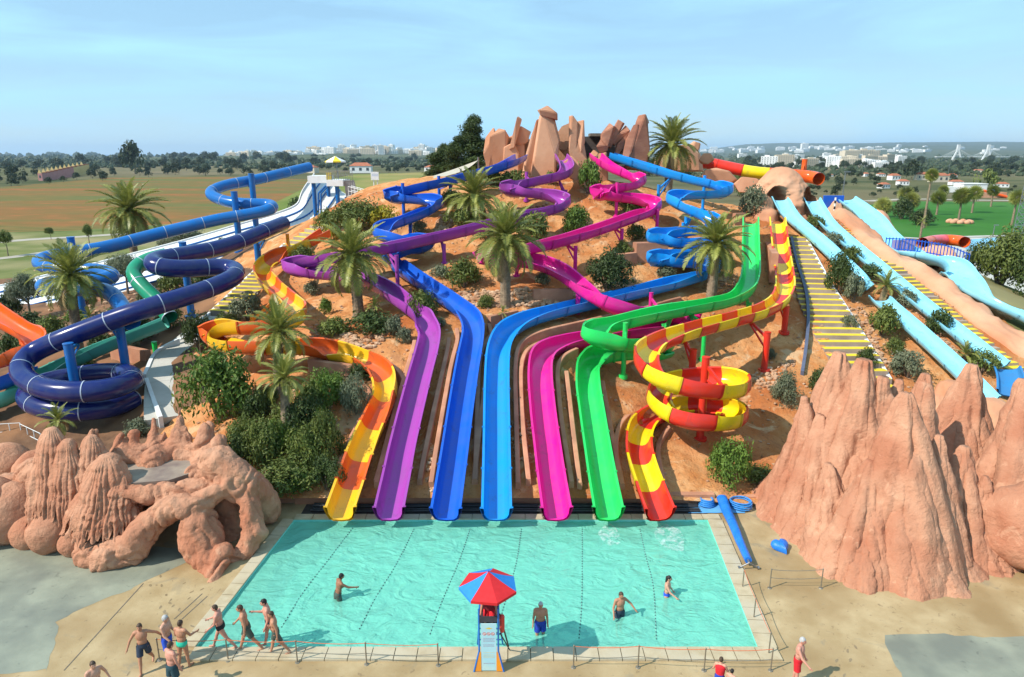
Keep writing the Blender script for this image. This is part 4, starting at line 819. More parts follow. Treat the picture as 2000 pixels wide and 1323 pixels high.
SHR = [
 (432,815,158,128,L_FRESH,'large clipped green bush beside the walkway, left of the two stacked palms',1), (520,905,105,85,L_OLIVE,'olive bush left of the palm trunk above the left rock arch',1), (598,860,110,85,L_DARK,'dark bush right of the stacked palm trunk',1),
 (638,905,80,95,L_OLIVE,'olive bush against the orange slide channel',1), (565,952,150,62,L_OLIVE,'low spreading bush at the foot of the slope by the left kerb',1), (640,955,80,60,L_DARK,'low bush next to the end of the orange slide',1), (640,790,90,70,L_FRESH,'green bush above the slope, under the orange slide bend',1), (696,805,62,74,L_GREY,'grey twiggy bush inside the orange slide bend',1), (500,830,70,60,L_DARK,'dark bush between the clipped bush and the palm trunk',0), (470,960-40,70,70,L_DARK,'dark shrub behind the left rock mound',0),
 (545,890,80,70,L_FRESH,'green bush hiding the foot of the stacked palm trunk, left side',1), (600,915,90,80,L_OLIVE,'olive bush right of the foot of the stacked palm trunk',1), (610,805,80,60,L_OLIVE,'olive bush behind the dark one right of the palm trunk',0), (555,840,70,56,L_OLIVE,'olive bush directly behind the lower palm trunk',0), (480,880,80,60,L_OLIVE,'olive bush between clipped bush and left rock mound',1), (632,850,60,56,L_FRESH,'fresh green bush against the orange channel kerb',0), (590,960,70,46,L_FRESH,'lowest green plant at the slope foot, centre',0), (520,800,60,46,L_OLIVE,'olive shrub below the upper palm',0), (700,745,60,36,L_DARK,'dark shrub on top of the orange bend',0),
 (60,655,70,44,L_DARK,'dark shrub above the flame orange slide bend',0), (150,600,60,36,L_DARK,'low dark shrub at the base of the left palm',0), (230,640,60,40,L_OLIVE,'olive shrub behind the long navy tube run',0), (300,600,56,40,L_DARK,'dark shrub right of the green tube',0), (340,570,60,40,L_OLIVE,'shrub under the navy hairpin',0), (400,560,60,36,L_DARK,'dark shrub inside the navy hairpin',0), (20,620,60,46,L_DARK,'dark shrub at the left edge above the orange slide',0), (440,500,56,36,L_OLIVE,'shrub by the upper navy tube post',0), (120,770,46,30,L_FRESH,'leafy plant in the eye of the navy spiral',0),
 (610,575,40,26,L_GREY,'grey tuft inside the orange slide curve',0), (860,640,30,22,L_GREY,'dry tuft right of the purple bend',0), (950,600,40,26,L_OLIVE,'low shrub left of the central palm foot',0), (1060,555,40,24,L_GREY,'grey tuft right of the central palm foot',0), (1240,470,46,34,L_OLIVE,'shrub above the terracotta block',0), (1300,545,44,26,L_GREY,'dry shrub beside the long azure run',0), (1230,420,50,34,L_OLIVE,'shrub inside the second pink hairpin',0), (1200,400,44,26,L_DARK,'dark low shrub under the first pink hairpin',0), (880,400,50,30,L_OLIVE,'shrub inside the upper blue hairpin',0), (820,455,40,26,L_GREY,'dry shrub in the lower blue hairpin',0), (1075,360,40,24,L_OLIVE,'scrub under the tallest spire',0),
 (725,645,110,38,L_DARK,'dark low ground cover around the palm right of the orange slide',0), (770,655,40,40,L_GREY,'grey tuft right of the palm with ground cover',0), (650,655,70,36,L_OLIVE,'low olive shrub left of the palm with ground cover',0), (822,622,66,54,L_OLIVE,'round olive shrub between the purple and royal blue slides',0), (636,612,34,30,L_FRESH,'small upright green shrub left of the slope palm',0), (790,668,36,30,L_GREY,'small dry tuft below the purple slide straight',0),
 (906,558,88,50,L_OLIVE,'spreading shrub under the pink slide loop',0), (862,540,50,24,L_GREY,'silvery low shrub left of the shrub under the pink loop',0), (1186,566,112,78,L_DARK,'big dark shrub right of the pink slide',1), (1042,478,72,62,L_OLIVE,'olive shrub just above the pink slide, centre',0), (1126,455,66,52,L_FRESH,'green shrub inside the upper pink slide bend',0), (900,448,80,48,L_OLIVE,'shrub at the foot of the upper left palm',0), (950,470,60,40,L_DARK,'dark shrub between upper left palm and purple slide',0),
 (1148,378,54,62,L_FRESH,'tall green shrub below the forked rock column',0), (1005,366,66,34,L_OLIVE,'scrubby shrub at the foot of the leaning spire',0), (960,362,70,30,L_OLIVE,'low scrub below the split slab rock',0), (1265,344,70,32,L_DARK,'dark hedge left of the hilltop palm trunk',0), (1330,352,60,34,L_DARK,'dark hedge right of the hilltop palm trunk',0), (1448,384,84,52,L_OLIVE,'olive bush right of the azure slide bend',1), (1470,420,60,56,L_GREY,'pale feathery bush above the green slide top',0), (1380,360,60,26,L_GREY,'greyish scrub under the flat pinkish boulder',0), (1408,360,50,30,L_OLIVE,'low scrub left of the olive bush by the azure bend',0),
 (1425,948,96,88,L_FRESH,'round green bush on the bare slope right of the spiral slide',1), (1485,935,80,26,L_OLIVE,'low straggling plant between the round bush and the tall rocks',0), (1532,792,66,62,L_GREY,'grey-green bush left of the tall ribbed rocks',1), (1600,760,50,40,L_DARK,'dark shrub at the tip of the tall ribbed rocks',0), (1505,700,24,20,L_GREY,'dry tuft by the red post of the spiral slide',0),
 (1636,572,66,76,L_DARK,'dark bush right of the yellow-edged stair',1), (1665,590,50,56,L_GREY,'twiggy bush next to the dark bush by the stair',0), (1722,655,66,60,L_OLIVE,'olive bush below the lower speed slide mouth',0), (1832,650,56,46,L_DARK,'compact dark bush between the two speed slides',0), (1772,735,76,50,L_GREY,'grey-green bush near the tops of the tall rocks',0), (1690,720,46,40,L_DARK,'small dark shrub at the stair edge by the white wall',0), (1915,728,66,44,L_OLIVE,'olive shrub at the foot of the long speed slide',0), (1745,690,50,30,L_OLIVE,'low scrub under the lower speed slide',0), (1660,640,40,26,L_GREY,'dry scrub along the white stair wall',0),
 (1590,450,40,30,L_OLIVE,'scrub nearest the dome between the speed slides',0), (1625,482,46,30,L_GREY,'pale scrub second from the dome between the speed slides',0), (1662,512,46,32,L_OLIVE,'olive scrub midway between the speed slides',0), (1700,548,50,34,L_DARK,'dark scrub beside the end of the left speed slide',0), (1768,600,50,34,L_GREY,'dry shrub right of the small low palm',0), (1730,628,40,30,L_GREY,'pale scrub left of the lower slide mouth',0),
 (485,625,70,52,L_GREY,'grey-green shrub at the foot of the left yellow stair',0), (392,690,80,76,L_DARK,'dark bush under the orange loop beside the walkway',1), (445,650,60,40,L_OLIVE,'olive shrub behind the orange loop',0), (700,452,116,62,L_OLIVE,'broad green bush below the slide tower',1), (640,455,56,46,L_OLIVE,'bush left of the broad one below the tower',0), (748,440,76,40,L_YEL,'yellow flowering shrub below the white rail stair',0), (650,470,40,30,L_YEL,'small yellow flowering shrub above the orange slide top',0), (590,520,60,40,L_OLIVE,'shrub left of the purple slide end loop',0), (810,500-10,40,34,L_OLIVE,'spiky shrub by the royal blue hairpin',0),
 (30,700,70,50,L_DARK,'dark shrub under the flame orange slide',0), (105,668,80,48,L_OLIVE,'olive shrub right of the flame orange slide',0), (200,690,60,40,L_DARK,'dark shrub beneath the navy tube',0), (272,668,70,56,L_DARK,'dark bush between navy tube and walkway wall',0), (262,690,40,36,L_GREY,'grey tuft by the green tube end',0), (165,735,66,36,L_FRESH,'leafy green clump inside the navy spiral',0), (335,640,60,44,L_OLIVE,'olive shrub by the white wall of the left stair',0), (225,545,50,44,L_OLIVE,'olive shrub behind the left palm',0), (150,632,46,32,L_FRESH,'tufted green plant below the left palm',0), (270,850,60,30,L_GREY,'grey low plant behind the left rock peaks',0), (585,432,52,44,L_DARK,'dark round bush in the meadow left of the tower',0),
 (1760,428,50,40,L_DARK,'dark bush left of the lawn',0), (1800,440,60,30,L_DARK,'low hedge in front of the lawn, left of the coral tube',0), (1215,500,40,30,L_OLIVE,'small shrub left of the terracotta block',0)]
for px, row, w, h, m, lab, big in SHR: shrub(px, row, w, h, m, lab, big=big)

shrub(1952,556,130,105,L_OLIVE,'large bushy mass by the paved court at the right edge',Y=60,big=1); shrub(2010,584,110,90,L_DARK,'dark bush below the big one at the right edge',Y=57,big=1); shrub(1905,536,70,60,L_DARK,'dark bush left of the large bushy mass beyond the wide slide',Y=63,big=1)
def tree(px, row, top, w, mat, label, Y=None, name='tree', group='trees', tw=.12, big=1, blobs=4):
    base = G(px, row) if Y is None else atY(px, row, Y); zc = base.y
    if Y is not None: base.z = T(base.x, base.y)
    tp = atY(px, top, base.y); H_ = tp.z - base.z; R = w/2*zc/FOC; t = thing(name, label, 'tree', tuple(base), group); rnd = random.Random(int(px*7 + row))
    mb = MB(); b0 = Vector(base); c0 = b0 + Vector((rnd.uniform(-.1, .1), 0, H_*.42)); mb.tube(b0 - Vector((0, 0, .3)), c0, tw*H_*.22, tw*H_*.14, 8)
    cs = []
    for k in range(blobs):
        a = 2*PI*k/blobs + rnd.uniform(-.4, .4); q = R*.42 if k else 0; e = b0 + Vector((q*math.cos(a), q*math.sin(a), H_*rnd.uniform(.38, .55)))
        mb.tube(c0, e + Vector((0, 0, H_*.15)), tw*H_*.10, tw*H_*.03, 6); cs.append((e, R*(.62 if k else .8), H_*(.46 if k else .55)))
    mb.build('trunk', M_BARK, t)
    for e, r_, h_ in cs:
        n, lf = ((1500, .085), (3600, .055), (900, .11))[big]; o = ref('crown', blob(rnd.randrange(4), n, lf), t, loc=tuple(e - b0), rot=(0, 0, rnd.uniform(0, 6)), sc=(r_, r_, h_)); setmat(o, mat)
    return t
tree(60,625,548,82,L_GREY,'small grey-leaved olive tree at the left edge by the racing slide', tw=.16)
tree(250,572,500,92,L_GREY,'grey-leaved olive tree behind the green tube slide', tw=.16)
tree(365,520,445,112,L_GREY,'broad grey-green olive tree in front of the white racing slide', tw=.16)
def pine(px, row, top, w, label, Y):
    base = atY(px, row, Y); base.z = T(base.x, base.y); tp = atY(px, top, Y); H_ = tp.z - base.z; R = w/2*Y/FOC; t = thing('tree', label, 'tree', tuple(base), 'hilltop trees')
    mb = MB(); mb.tube(base - Vector((0, 0, .3)), base + Vector((0, 0, H_*.9)), .28, .05, 8); mb.build('trunk', M_BARK, t)
    rnd = random.Random(int(px))
    for k in range(9):
        z = H_*(.08 + .095*k); q = R*(1.12 - .075*k)*(.9 + .25*rnd.random()); o = ref('crown', blob(rnd.randrange(4), 1500, .085), t, loc=(rnd.uniform(-.3, .3)*q, rnd.uniform(-.3, .3)*q, z), rot=(0, 0, rnd.uniform(0, 6)), sc=(q*.8, q*.8, H_*.2)); setmat(o, L_DARK)
pine(921,330,230,84,'tall dark conical evergreen left of the hilltop rocks', 77)
pine(895,335,268,70,'shorter evergreen leaning on the tall conical one', 76)
pine(864,340,285,80,'bushy evergreen left of the conical pair above the shade sail', 79)

# palms ---------------------------------------------------------------
def frond(L, arch, seed, nl=28, ll=.42, curl=.9):
    r = random.Random(seed); v = []; f = []; P = []
    a = 0.0; x = z = 0.0; N = 14
    for i in range(N + 1): P.append(Vector((x, 0, z))); a = -arch*(i/N)**1.4; x += L/N*math.cos(a); z += L/N*math.sin(a)
    for i in range(N):
        w0, w1 = .035*(1 - i/N) + .006, .035*(1 - (i+1)/N) + .006; o = len(v)
        v += [P[i] + Vector((0, w0, 0)), P[i] + Vector((0, -w0, 0)), P[i] + Vector((0, 0, w0)), P[i+1] + Vector((0, w1, 0)), P[i+1] + Vector((0, -w1, 0)), P[i+1] + Vector((0, 0, w1))]
        f += [(o, o+3, o+5, o+2), (o+2, o+5, o+4, o+1)]
    for k in range(nl):
        t = .10 + .88*k/nl; q = t*N; i = min(N-1, int(q)); p = P[i].lerp(P[i+1], q - i); d = (P[i+1] - P[i]).normalized(); up = Vector((-d.z, 0, d.x))
        ln = ll*L/2*(math.sin(PI*min(1, t*.9 + .12))**.6)
        for s in (-1, 1):
            dr = (d*.62 + Vector((0, s*.78, 0)) + up*(.42 - .1*t) + Vector((r.gauss(0, .06), r.gauss(0, .06), r.gauss(0, .08)))).normalized()
            e = p + dr*ln + Vector((0, 0, -ln*.22*curl)); m = p + dr*ln*.5 + Vector((0, 0, ln*.02)); w = d*(.034*L/2)
            o = len(v); v += [p - w*.5, p + w*.5, m + w, m - w, e]; f += [(o, o+1, o+2, o+3), (o+3, o+2, o+4)]
    return mesh('frond', v, f, L_FROND)
FROND = [frond(2.0, .85, 1), frond(2.0, 1.25, 2), frond(2.0, 1.6, 3, curl=1.3), frond(2.0, .5, 4)]
def palmtrunk(H_, r0, r1, seed):
    v = []; f = []; n = 14; rings = max(10, int(H_/.11)); rnd = random.Random(seed); bx, by = rnd.uniform(-.25, .25), rnd.uniform(-.2, .2)
    for j in range(rings + 1):
        s = j/rings; r = (r0*(1 - s) + r1*s)*(1.25 if s < .06 else 1)*(1 + .35*max(0, s - .86)/.14)
        for i in range(n):
            a = 2*PI*i/n; q = r*(1 + .13*(((i + j) % 2)*2 - 1)*.8); v.append((q*math.cos(a) + bx*s*s, q*math.sin(a) + by*s*s, -.3 + s*(H_ + .3)))
    for j in range(rings):
        for i in range(n): f.append((j*n + i, j*n + (i+1) % n, (j+1)*n + (i+1) % n, (j+1)*n + i))
    f.append(tuple(rings*n + i for i in range(n)))
    return v, f, (bx, by)
def palm(px, row, crown, span, label, Y=None, nf=52, r0=.30, fruit=False, up=0.0, group='garden palms', name='palm_tree'):
    base = G(px, row) if Y is None else atY(px, row, Y)
    if Y is not None: base.z = T(base.x, base.y)
    zc = base.y*_cp - (base.z - CAM_H)*_sp; Hc = max(.3, atY(px, crown, base.y).z - base.z); R = span/2*zc/FOC
    t = thing(name, label, 'palm', tuple(base), group); rnd = random.Random(int(px + row))
    v, f, (bx, by) = palmtrunk(Hc, r0, r0*.85, px); o = obj('trunk', v, f, M_PTRUNK, None, smooth=.2); o.parent = t
    c = Vector((bx, by, Hc)); k0 = 1.2*R/2.0
    for k in range(nf):
        s = (k + .5)/nf; az = k*2.39996 + rnd.uniform(-.2, .2); el = (1.45 - 2.15*s**.85) + rnd.uniform(-.1, .1) + up
        me = FROND[3 if s < .18 else 0 if s < .45 else 1 if s < .78 else 2]; sc_ = k0*rnd.uniform(.86, 1.1)*(.86 if s < .15 else 1)
        o = ref('frond', me, t, loc=tuple(c + Vector((0, 0, .12*(1-s)))), rot=(0, -el, az), sc=(sc_, sc_, sc_))
        if s > .93 and rnd.random() < .8: setmat(o, L_DRY)
    if fruit:
        for k in range(7):
            a = k*.9; mb = MB(); q = c + Vector((.75*math.cos(a), .75*math.sin(a), -.45)); mb.ell(q, (.32, .32, .42), 8, 6); mb.tube(c, q, .03, n=5); o = mb.build('fruit_cluster', pmat('orange_dates', (.55,.17,.02), (.42,.11,.02), scale=12, rough=.7, bump=.6, bscale=30)); o.parent = t
    SHRUB_SPOTS.append((base.x, base.y, .6)); return t
palm(700,612,500,142,'palm on the slope between the orange and purple slides', r0=.34)
palm(987,600,466,146,'palm in the middle of the hill with its trunk over the rubble band', r0=.34)
palm(928,444,384,112,'palm on the upper left slope below the royal blue slide', r0=.36)
palm(1388,592,478,134,'palm left of the green slide, before the azure slide coils', r0=.36)
palm(1306,352,284,112,'palm on the hilltop right of the rock crown', Y=70, r0=.40, up=.12)
palm(268,540,412,126,'tall palm with orange fruit standing before the vineyard', Y=82, r0=.45, fruit=True)
palm(143,622,540,132,'palm among the blue tubes at the left', Y=44.5, r0=.32)
palm(562,872,742,96,'lower of two stacked palms above the left rock arch', r0=.24, nf=34, up=.15)
palm(548,790,652,128,'upper of two stacked palms, before the orange loop', Y=35.2, r0=.28, nf=40, up=.1)
palm(1722,585,560,62,'small low palm between the speed slides', r0=.2, nf=22, up=.2)
palm(1878,712,692,52,'small low palm near the foot of the speed slides', r0=.18, nf=18, up=.3)
palm(118,850,822,66,'small low palm behind the hanging rock fingers', Y=31.8, r0=.16, nf=20, up=.25)
palm(735,630,600,44,'young spiky palm right of the slope palm', r0=.12, nf=16, up=.4)
palm(985,632,612,30,'young palm tuft under the central palm', r0=.1, nf=12, up=.4)
palm(184,650,620,40,'young spiky palm below the mid blue tube', r0=.12, nf=16, up=.3)
palm(1800,445,0+433,26,'tiny palm at the lawn edge', Y=120, r0=.2, nf=12)
# fan palms on the lawn
FAN_V, FAN_F = [], []
rnd = random.Random(3)
for k in range(54):
    az = k*2.39996; el = 1.4 - 2.3*((k + .5)/54)**.8; d = Vector((math.cos(az)*math.cos(el), math.sin(az)*math.cos(el), math.sin(el))); s = d.orthogonal().normalized(); u = d.cross(s); c = d*.22
    for q in range(9):
        a = (q - 4)*.32; e = c + (d*math.cos(a) + s*math.sin(a))*.8 - Vector((0, 0, .14*abs(a))); o = len(FAN_V); w = (s*math.cos(a) - d*math.sin(a))*.045
        FAN_V += [c, c + (e-c)*.6 + w, e, c + (e-c)*.6 - w]; FAN_F.append((o, o+1, o+2, o+3))
    o = len(FAN_V); FAN_V += [Vector((0, 0, 0)), s*.015, c + s*.012, c]; FAN_F.append((o, o+1, o+2, o+3))
FANC = mesh('crown', FAN_V, FAN_F, L_FROND)
for k, (px, row, top, sp, lab) in enumerate(((1763,415,378,32,'lawn palm furthest left by the path'), (1777,426,392,34,'lawn palm second from the left, leaning near the first'), (1803,446,342,26,'very tall thin lawn palm rising above the town'), (1829,420,386,30,'lawn palm in the centre left of the shrub ring'),
        (1872,430,382,36,'lawn palm standing in a small planted ring'), (1898,416,377,30,'lawn palm right of the one in the planted ring'), (1976,440,385,32,'lawn palm beside the lattice mast'), (1722,424,402,36,'fan palm at the left end of the lawn'), (1840,398,372,22,'distant fan palm behind the lawn path'), (1935,404,372,24,'far fan palm near the white hall'))):
    b = atZ(px, row, 0.0); Hc = atY(px, top, b.y).z; t = thing('fan_palm', lab, 'palm', tuple(b), 'palms on the lawn'); v, f, _o = palmtrunk(Hc, .3, .2, k); v = [(x*.9, y*.9, z) for x, y, z in v]
    o = obj('trunk', v, f, M_PTRUNK, None, smooth=.3); o.parent = t; s_ = sp/2*b.y/FOC*1.05; ref('crown', FANC, t, loc=(_o[0]*.9, _o[1]*.9, Hc), rot=(0, 0, k), sc=(s_, s_, s_*1.05))
b = atZ(1874, 436, 0.0); mb = MB()
for k in range(9): mb.ell((b.x + 2.2*math.cos(k*.7), b.y + 2.2*math.sin(k*.7), .3), (.8, .7, .6), 8, 5)
tag(mb.build('planter_ring', M_ROCKP, smooth=4, loc=tuple(b)), 'ring of terracotta stones around a lawn palm', 'planter')
# young street trees by the track and a columnar cactus or two
for px, row, top, w, lab in ((16,500,455,34,'young tree at the left edge by the track'), (100,468,445,20,'small dark young tree left of the fruiting palm'), (175,478,442,20,'slender young tree between track and vineyard'), (140,495,470,18,'tiny young tree by the pale track')):
    b = atZ(px, row, .0); tree(px, row, top, w, L_OLIVE, lab, Y=b.y, group='young trees by the track', big=0, blobs=3)
# rubble bands
def stone_me(seed):
    r = random.Random(seed); bm = bmesh.new(); bmesh.ops.create_icosphere(bm, subdivisions=1, radius=1)
    for v_ in bm.verts: v_.co *= r.uniform(.72, 1.15)
    V = [tuple(v_.co) for v_ in bm.verts]; F_ = [tuple(q.index for q in f_.verts) for f_ in bm.faces]; bm.free(); return V, F_
ST = [stone_me(i) for i in range(4)]
M_RUB = pmat('rubble_stone', (.42,.24,.135), (.60,.40,.255), scale=1.7, rough=.95, c3=(.36,.17,.085), scale3=.9)
def rubble(label, quad, n, smin=.07, smax=.19, seed=0):
    r = random.Random(seed); mb = MB()
    for _ in range(n):
        a, b = r.random(), r.random(); px = (quad[0][0]*(1-a) + quad[1][0]*a)*(1-b) + (quad[3][0]*(1-a) + quad[2][0]*a)*b; py = (quad[0][1]*(1-a) + quad[1][1]*a)*(1-b) + (quad[3][1]*(1-a) + quad[2][1]*a)*b
        g_ = G(px, py); s = r.uniform(smin, smax); V, F_ = r.choice(ST); th = r.uniform(0, 6.28); c, sn = math.cos(th), math.sin(th)
        zz = ground(g_.x, g_.y) + s*.3
        mb.add([(g_.x + s*(x*c - y*sn)*1.2, g_.y + s*(x*sn + y*c), zz + s*z*.8) for x, y, z in V], F_)
    return tag(mb.build('rubble', M_RUB), label, 'rubble', kind='stuff')
rubble('band of loose stones across the hill behind the central palm trunk', [(895,570),(1125,565),(1115,600),(905,602)], 620, seed=1)
rubble('loose stones below the big dark shrub beside the azure slide', [(1140,560),(1245,548),(1230,572),(1150,588)], 200, seed=2)
rubble('loose stones below the slope palm left of the purple slide', [(665,655),(760,655),(735,685),(680,680)], 150, seed=3)
rubble('loose stones beside the upper blue hairpin', [(855,425),(885,420),(880,455),(850,450)], 110, seed=4)
rubble('loose stones inside the purple slide bend on the upper hill', [(1000,410),(1070,398),(1060,425),(1005,425)], 170, seed=5)
rubble('scattered stones on the slope between the blue and magenta slides', [(990,780),(1035,780),(1035,900),(1000,900)], 90, .05,.14, seed=6)
rubble('scattered stones between the purple and royal blue straights', [(840,860),(868,860),(860,960),(830,960)], 70, .05,.13, seed=7)
rubble('stones along the dry bank beside the right stair', [(1640,600),(1700,690),(1740,720),(1690,600)], 240, .06,.17, seed=8)
rubble('stones between the lower and the long speed slides', [(1780,600),(1830,660),(1900,720),(1870,680)], 140, .06,.16, seed=9)
rubble('stones by the red posts of the spiral slide', [(1470,730),(1560,700),(1520,760),(1480,770)], 110, .05,.15, seed=10)
rubble('stones left of the orange slide bend', [(600,690),(660,700),(690,740),(640,760)], 120, .06,.2, seed=11)
rubble('stones on the mulch slope among the blue tubes', [(60,520),(250,560),(330,650),(120,660)], 240, .08,.25, seed=12)
rubble('stones below the green slide top', [(1380,540),(1440,535),(1440,570),(1390,575)], 90, .05,.14, seed=13)
rubble('stones on the pale slope around the orange loop', [(600,640),(650,640),(640,665),(600,668)], 60, .05,.14, seed=14)

# pebbles and dry tufts strewn over the whole hill
r = random.Random(77); mb = MB(); tf = MB(); cnt = 0
for _ in range(9000):
    x, y = r.uniform(-17, 33), r.uniform(30, 66)
    g = mnoise.noise(Vector((x*.25, y*.25, 4.0)))
    if g < r.uniform(-.5, .5): continue
    if any((x - q[0])**2 + (y - q[1])**2 < 1.0 for co, i, dd in kd.find_n((x, y, 0), 1) for q in (kd_pts[i][0],)): continue
    z = ground(x, y)
    if z < .1: continue
    if r.random() < .62:
        s = r.uniform(.03, .12); V, F_ = r.choice(ST); mb.add([(x + s*a*1.2, y + s*b, z + s*.2 + s*c*.8) for a, b, c in V], F_)
    else:
        for k in range(7): a = r.uniform(0, 6.28); h = r.uniform(.10, .30); d = r.uniform(.05, .18); o = len(tf.v); tf.add([(x - .012, y, z), (x + .012, y, z), (x + d*math.cos(a), y + d*math.sin(a), z + h)], [(0, 1, 2)])
tag(mb.build('pebbles', M_RUB), 'pebbles strewn over the sandy hillside', 'pebbles', kind='stuff'); tag(tf.build('dry_grass', L_DRY), 'thin dry grass tufts over the sandy hillside', 'grass', kind='stuff')
# ------------------------------------------------------------------ stairs
M_STEP = pmat('stair_concrete', (.34,.255,.20), (.42,.33,.26), scale=1.2, rough=.85, bump=.15, bscale=10, c3=(.28,.21,.175), scale3=.5); M_NOSE = pmat('yellow_paint', (.82,.60,.02), (.70,.50,.03), scale=3, rough=.6)
def stairs(label, ctrl, widths, n, rise_up=.10, grp=None, nose=.5, skip=0):
    P = np.array([tuple(G(x, y, .06)) for x, y in ctrl]); p = smooth_path(catmull(P, .2), 10); d = np.concatenate([[0], np.cumsum(np.linalg.norm(np.diff(p, axis=0), axis=1))]); L = d[-1]
    root = thing('stairs', label, 'stairs', tuple(p[-1]), grp); z0, z1 = p[0][2], p[-1][2]
    def at(s): return np.array([np.interp(s*L, d, p[:, k]) for k in range(3)])
    t, r, u = frames(p)
    for k in range(n):
        a, b = at(k/n), at((k+1)/n); m = (a + b)/2; w = np.interp((k + .5)/n, np.linspace(0, 1, len(widths)), widths); dx, dy = b[0]-a[0], b[1]-a[1]; run = math.hypot(dx, dy); rz = math.atan2(dy, dx)
        zt = max(a[2], b[2]) - .02; zb = min(a[2], b[2]) - .55
        mb = MB(); mb.box((m[0], m[1], (zt+zb)/2), (run + .03, w, zt - zb), rz); st = mb.build('step', M_STEP, root)
        if skip and k % skip == skip - 1: continue
        mb = MB(); q = b - (b - a)*(nose/2/max(run, .1)); mb.box((q[0], q[1], zt + .006), (nose, w - .04, .025), rz); mb.build('nosing', M_NOSE, st)
    return p
sA = stairs('wide stair with yellow nosings between the spiral slide and the speed slides', [(1556,462),(1568,505),(1588,560),(1612,610),(1640,660),(1676,715),(1706,765)], [1.5,2.0,2.5,3.1,3.4,3.3,2.6], 27)
sB = stairs('narrow yellow-edged stair climbing beside the long speed slide', [(1648,438),(1664,450),(1700,483),(1750,528),(1800,570),(1850,612),(1900,655),(1950,697),(1985,725)], [2.0,1.6,1.4,1.3,1.3,1.3,1.3], 40, skip=6)
sC = stairs('stair with yellow nosings rising from the left walkway to the tower', [(628,440),(590,468),(552,498),(512,540),(470,580),(432,612)], [1.9,2.1,2.2,2.2,2.0], 24)
def wall_along(name, label, ctrl, w, up, down, mat, cat='wall', h=0.0):
    p = smooth_path(catmull([tuple(G(x, y, h)) for x, y in ctrl], .3), 8); t, r, u = frames(p); u = np.tile(np.array((0, 0, 1.0)), (len(p), 1)); mb = MB()
    sweep(mb, p, r, u, [(-w/2, -down), (w/2, -down), (w/2, up), (-w/2, up)]); return tag(mb.build(name, mat, smooth=.5, loc=tuple(p[-1])), label, cat)
wall_along('stair_wall', 'low white wall along the right side of the wide yellow-edged stair', [(1570,462),(1592,505),(1622,560),(1660,620),(1700,685),(1738,748)], .22, .28, .5, M_WHITE)
wall_along('stair_wall', 'dark blue-grey wall along the left side of the wide stair', [(1545,470),(1556,520),(1572,570),(1578,620),(1574,680),(1566,735)], .2, .35, .6, pmat('slate_paint', (.07,.085,.14), (.11,.12,.17), scale=2, rough=.5))
wall_along('stair_wall', 'low white wall on the left of the left yellow-edged stair', [(556,482),(505,528),(455,575),(410,618),(378,648),(350,672)], .2, .3, .5, M_WHITE)
# walkway below the left stair
P = np.array([tuple(G(x, y, .08)) for x, y in [(425,618),(392,648),(352,682),(332,720),(328,770),(332,830)]]); p = smooth_path(catmull(P, .3), 6); t, r, u = frames(p)
root = thing('walkway', 'pale concrete ramp curving past the navy spiral', 'walkway', tuple(p[-1])); step = 5
for i in range(0, len(p) - step, step):
    mb = MB(); sl = slice(i, i + step + 1); sweep(mb, p[sl]*1.0, r[sl], np.tile(np.array((0, 0, 1.0)), (step+1, 1)), [(-1.25,-.5),(1.25,-.5),(1.25,.012*((i//step) % 2)),(-1.25,.012*((i//step) % 2))]); mb.build('slab', M_PALE, root)
wall_along('walkway_wall', 'white parapet along the left edge of the curving ramp', [(352,676),(312,695),(290,735),(284,748)], .22, .55, .3, M_WHITE)
wall_along('walkway_wall', 'white parapet going down from the bend of the curving ramp', [(288,755),(300,790),(316,832)], .22, .55, .3, M_WHITE)
b = G(304,690); mb = MB(); mb.tube((b.x, b.y, b.z), (b.x, b.y, b.z + .75), .16, n=12); mb.tube((b.x, b.y, b.z+.75), (b.x, b.y, b.z + .8), .18, n=12); tag(mb.build('litter_bin', C_GREEN, smooth=.6, loc=tuple(b)), 'small green bin at the bend of the curving ramp', 'bin')
# terracotta retaining blocks on the hill
for k, (a, bq, th_, h_, lab) in enumerate((((1238,505),(1300,508),.9,1.3,'square terracotta block beside the azure slide coils'), ((1500,470),(1508,560),.5,1.2,'tall terracotta retaining wall between the green and the yellow and red slides'), ((1432,440),(1452,438),.4,1.0,'terracotta wall left of the green slide top'), ((1250,690),(1300,690),.4,.9,'small terracotta wall inside the green hairpin'),
        ((222,700),(292,706),.4,.9,'long red-brown retaining wall behind the navy spiral'), ((955,640),(1010,615),.3,.5,'low curved terracotta wall at the azure slide bend'), ((1040,590),(1118,592),.35,.9,'terracotta retaining wall under the pink slide'), ((605,722),(700,742),.35,.7,'low terracotta wall along the orange slide bend'), ((120,596),(200,588),.3,.5,'terracotta edging below the left palm'), ((1200,520),(1240,512),.5,.8,'short terracotta wall left of the square block'))):
    A, B = G(*a), G(*bq); mb = MB(); c = (A + B)/2; d_ = B - A; mb.box((c.x, c.y, c.z + h_/2 - .5), (d_.to_2d().length, th_, h_ + 1.0), math.atan2(d_.y, d_.x), top=.98); tag(mb.build('retaining_wall', M_KERB, loc=tuple(c)), lab, 'wall', 'terracotta garden walls')
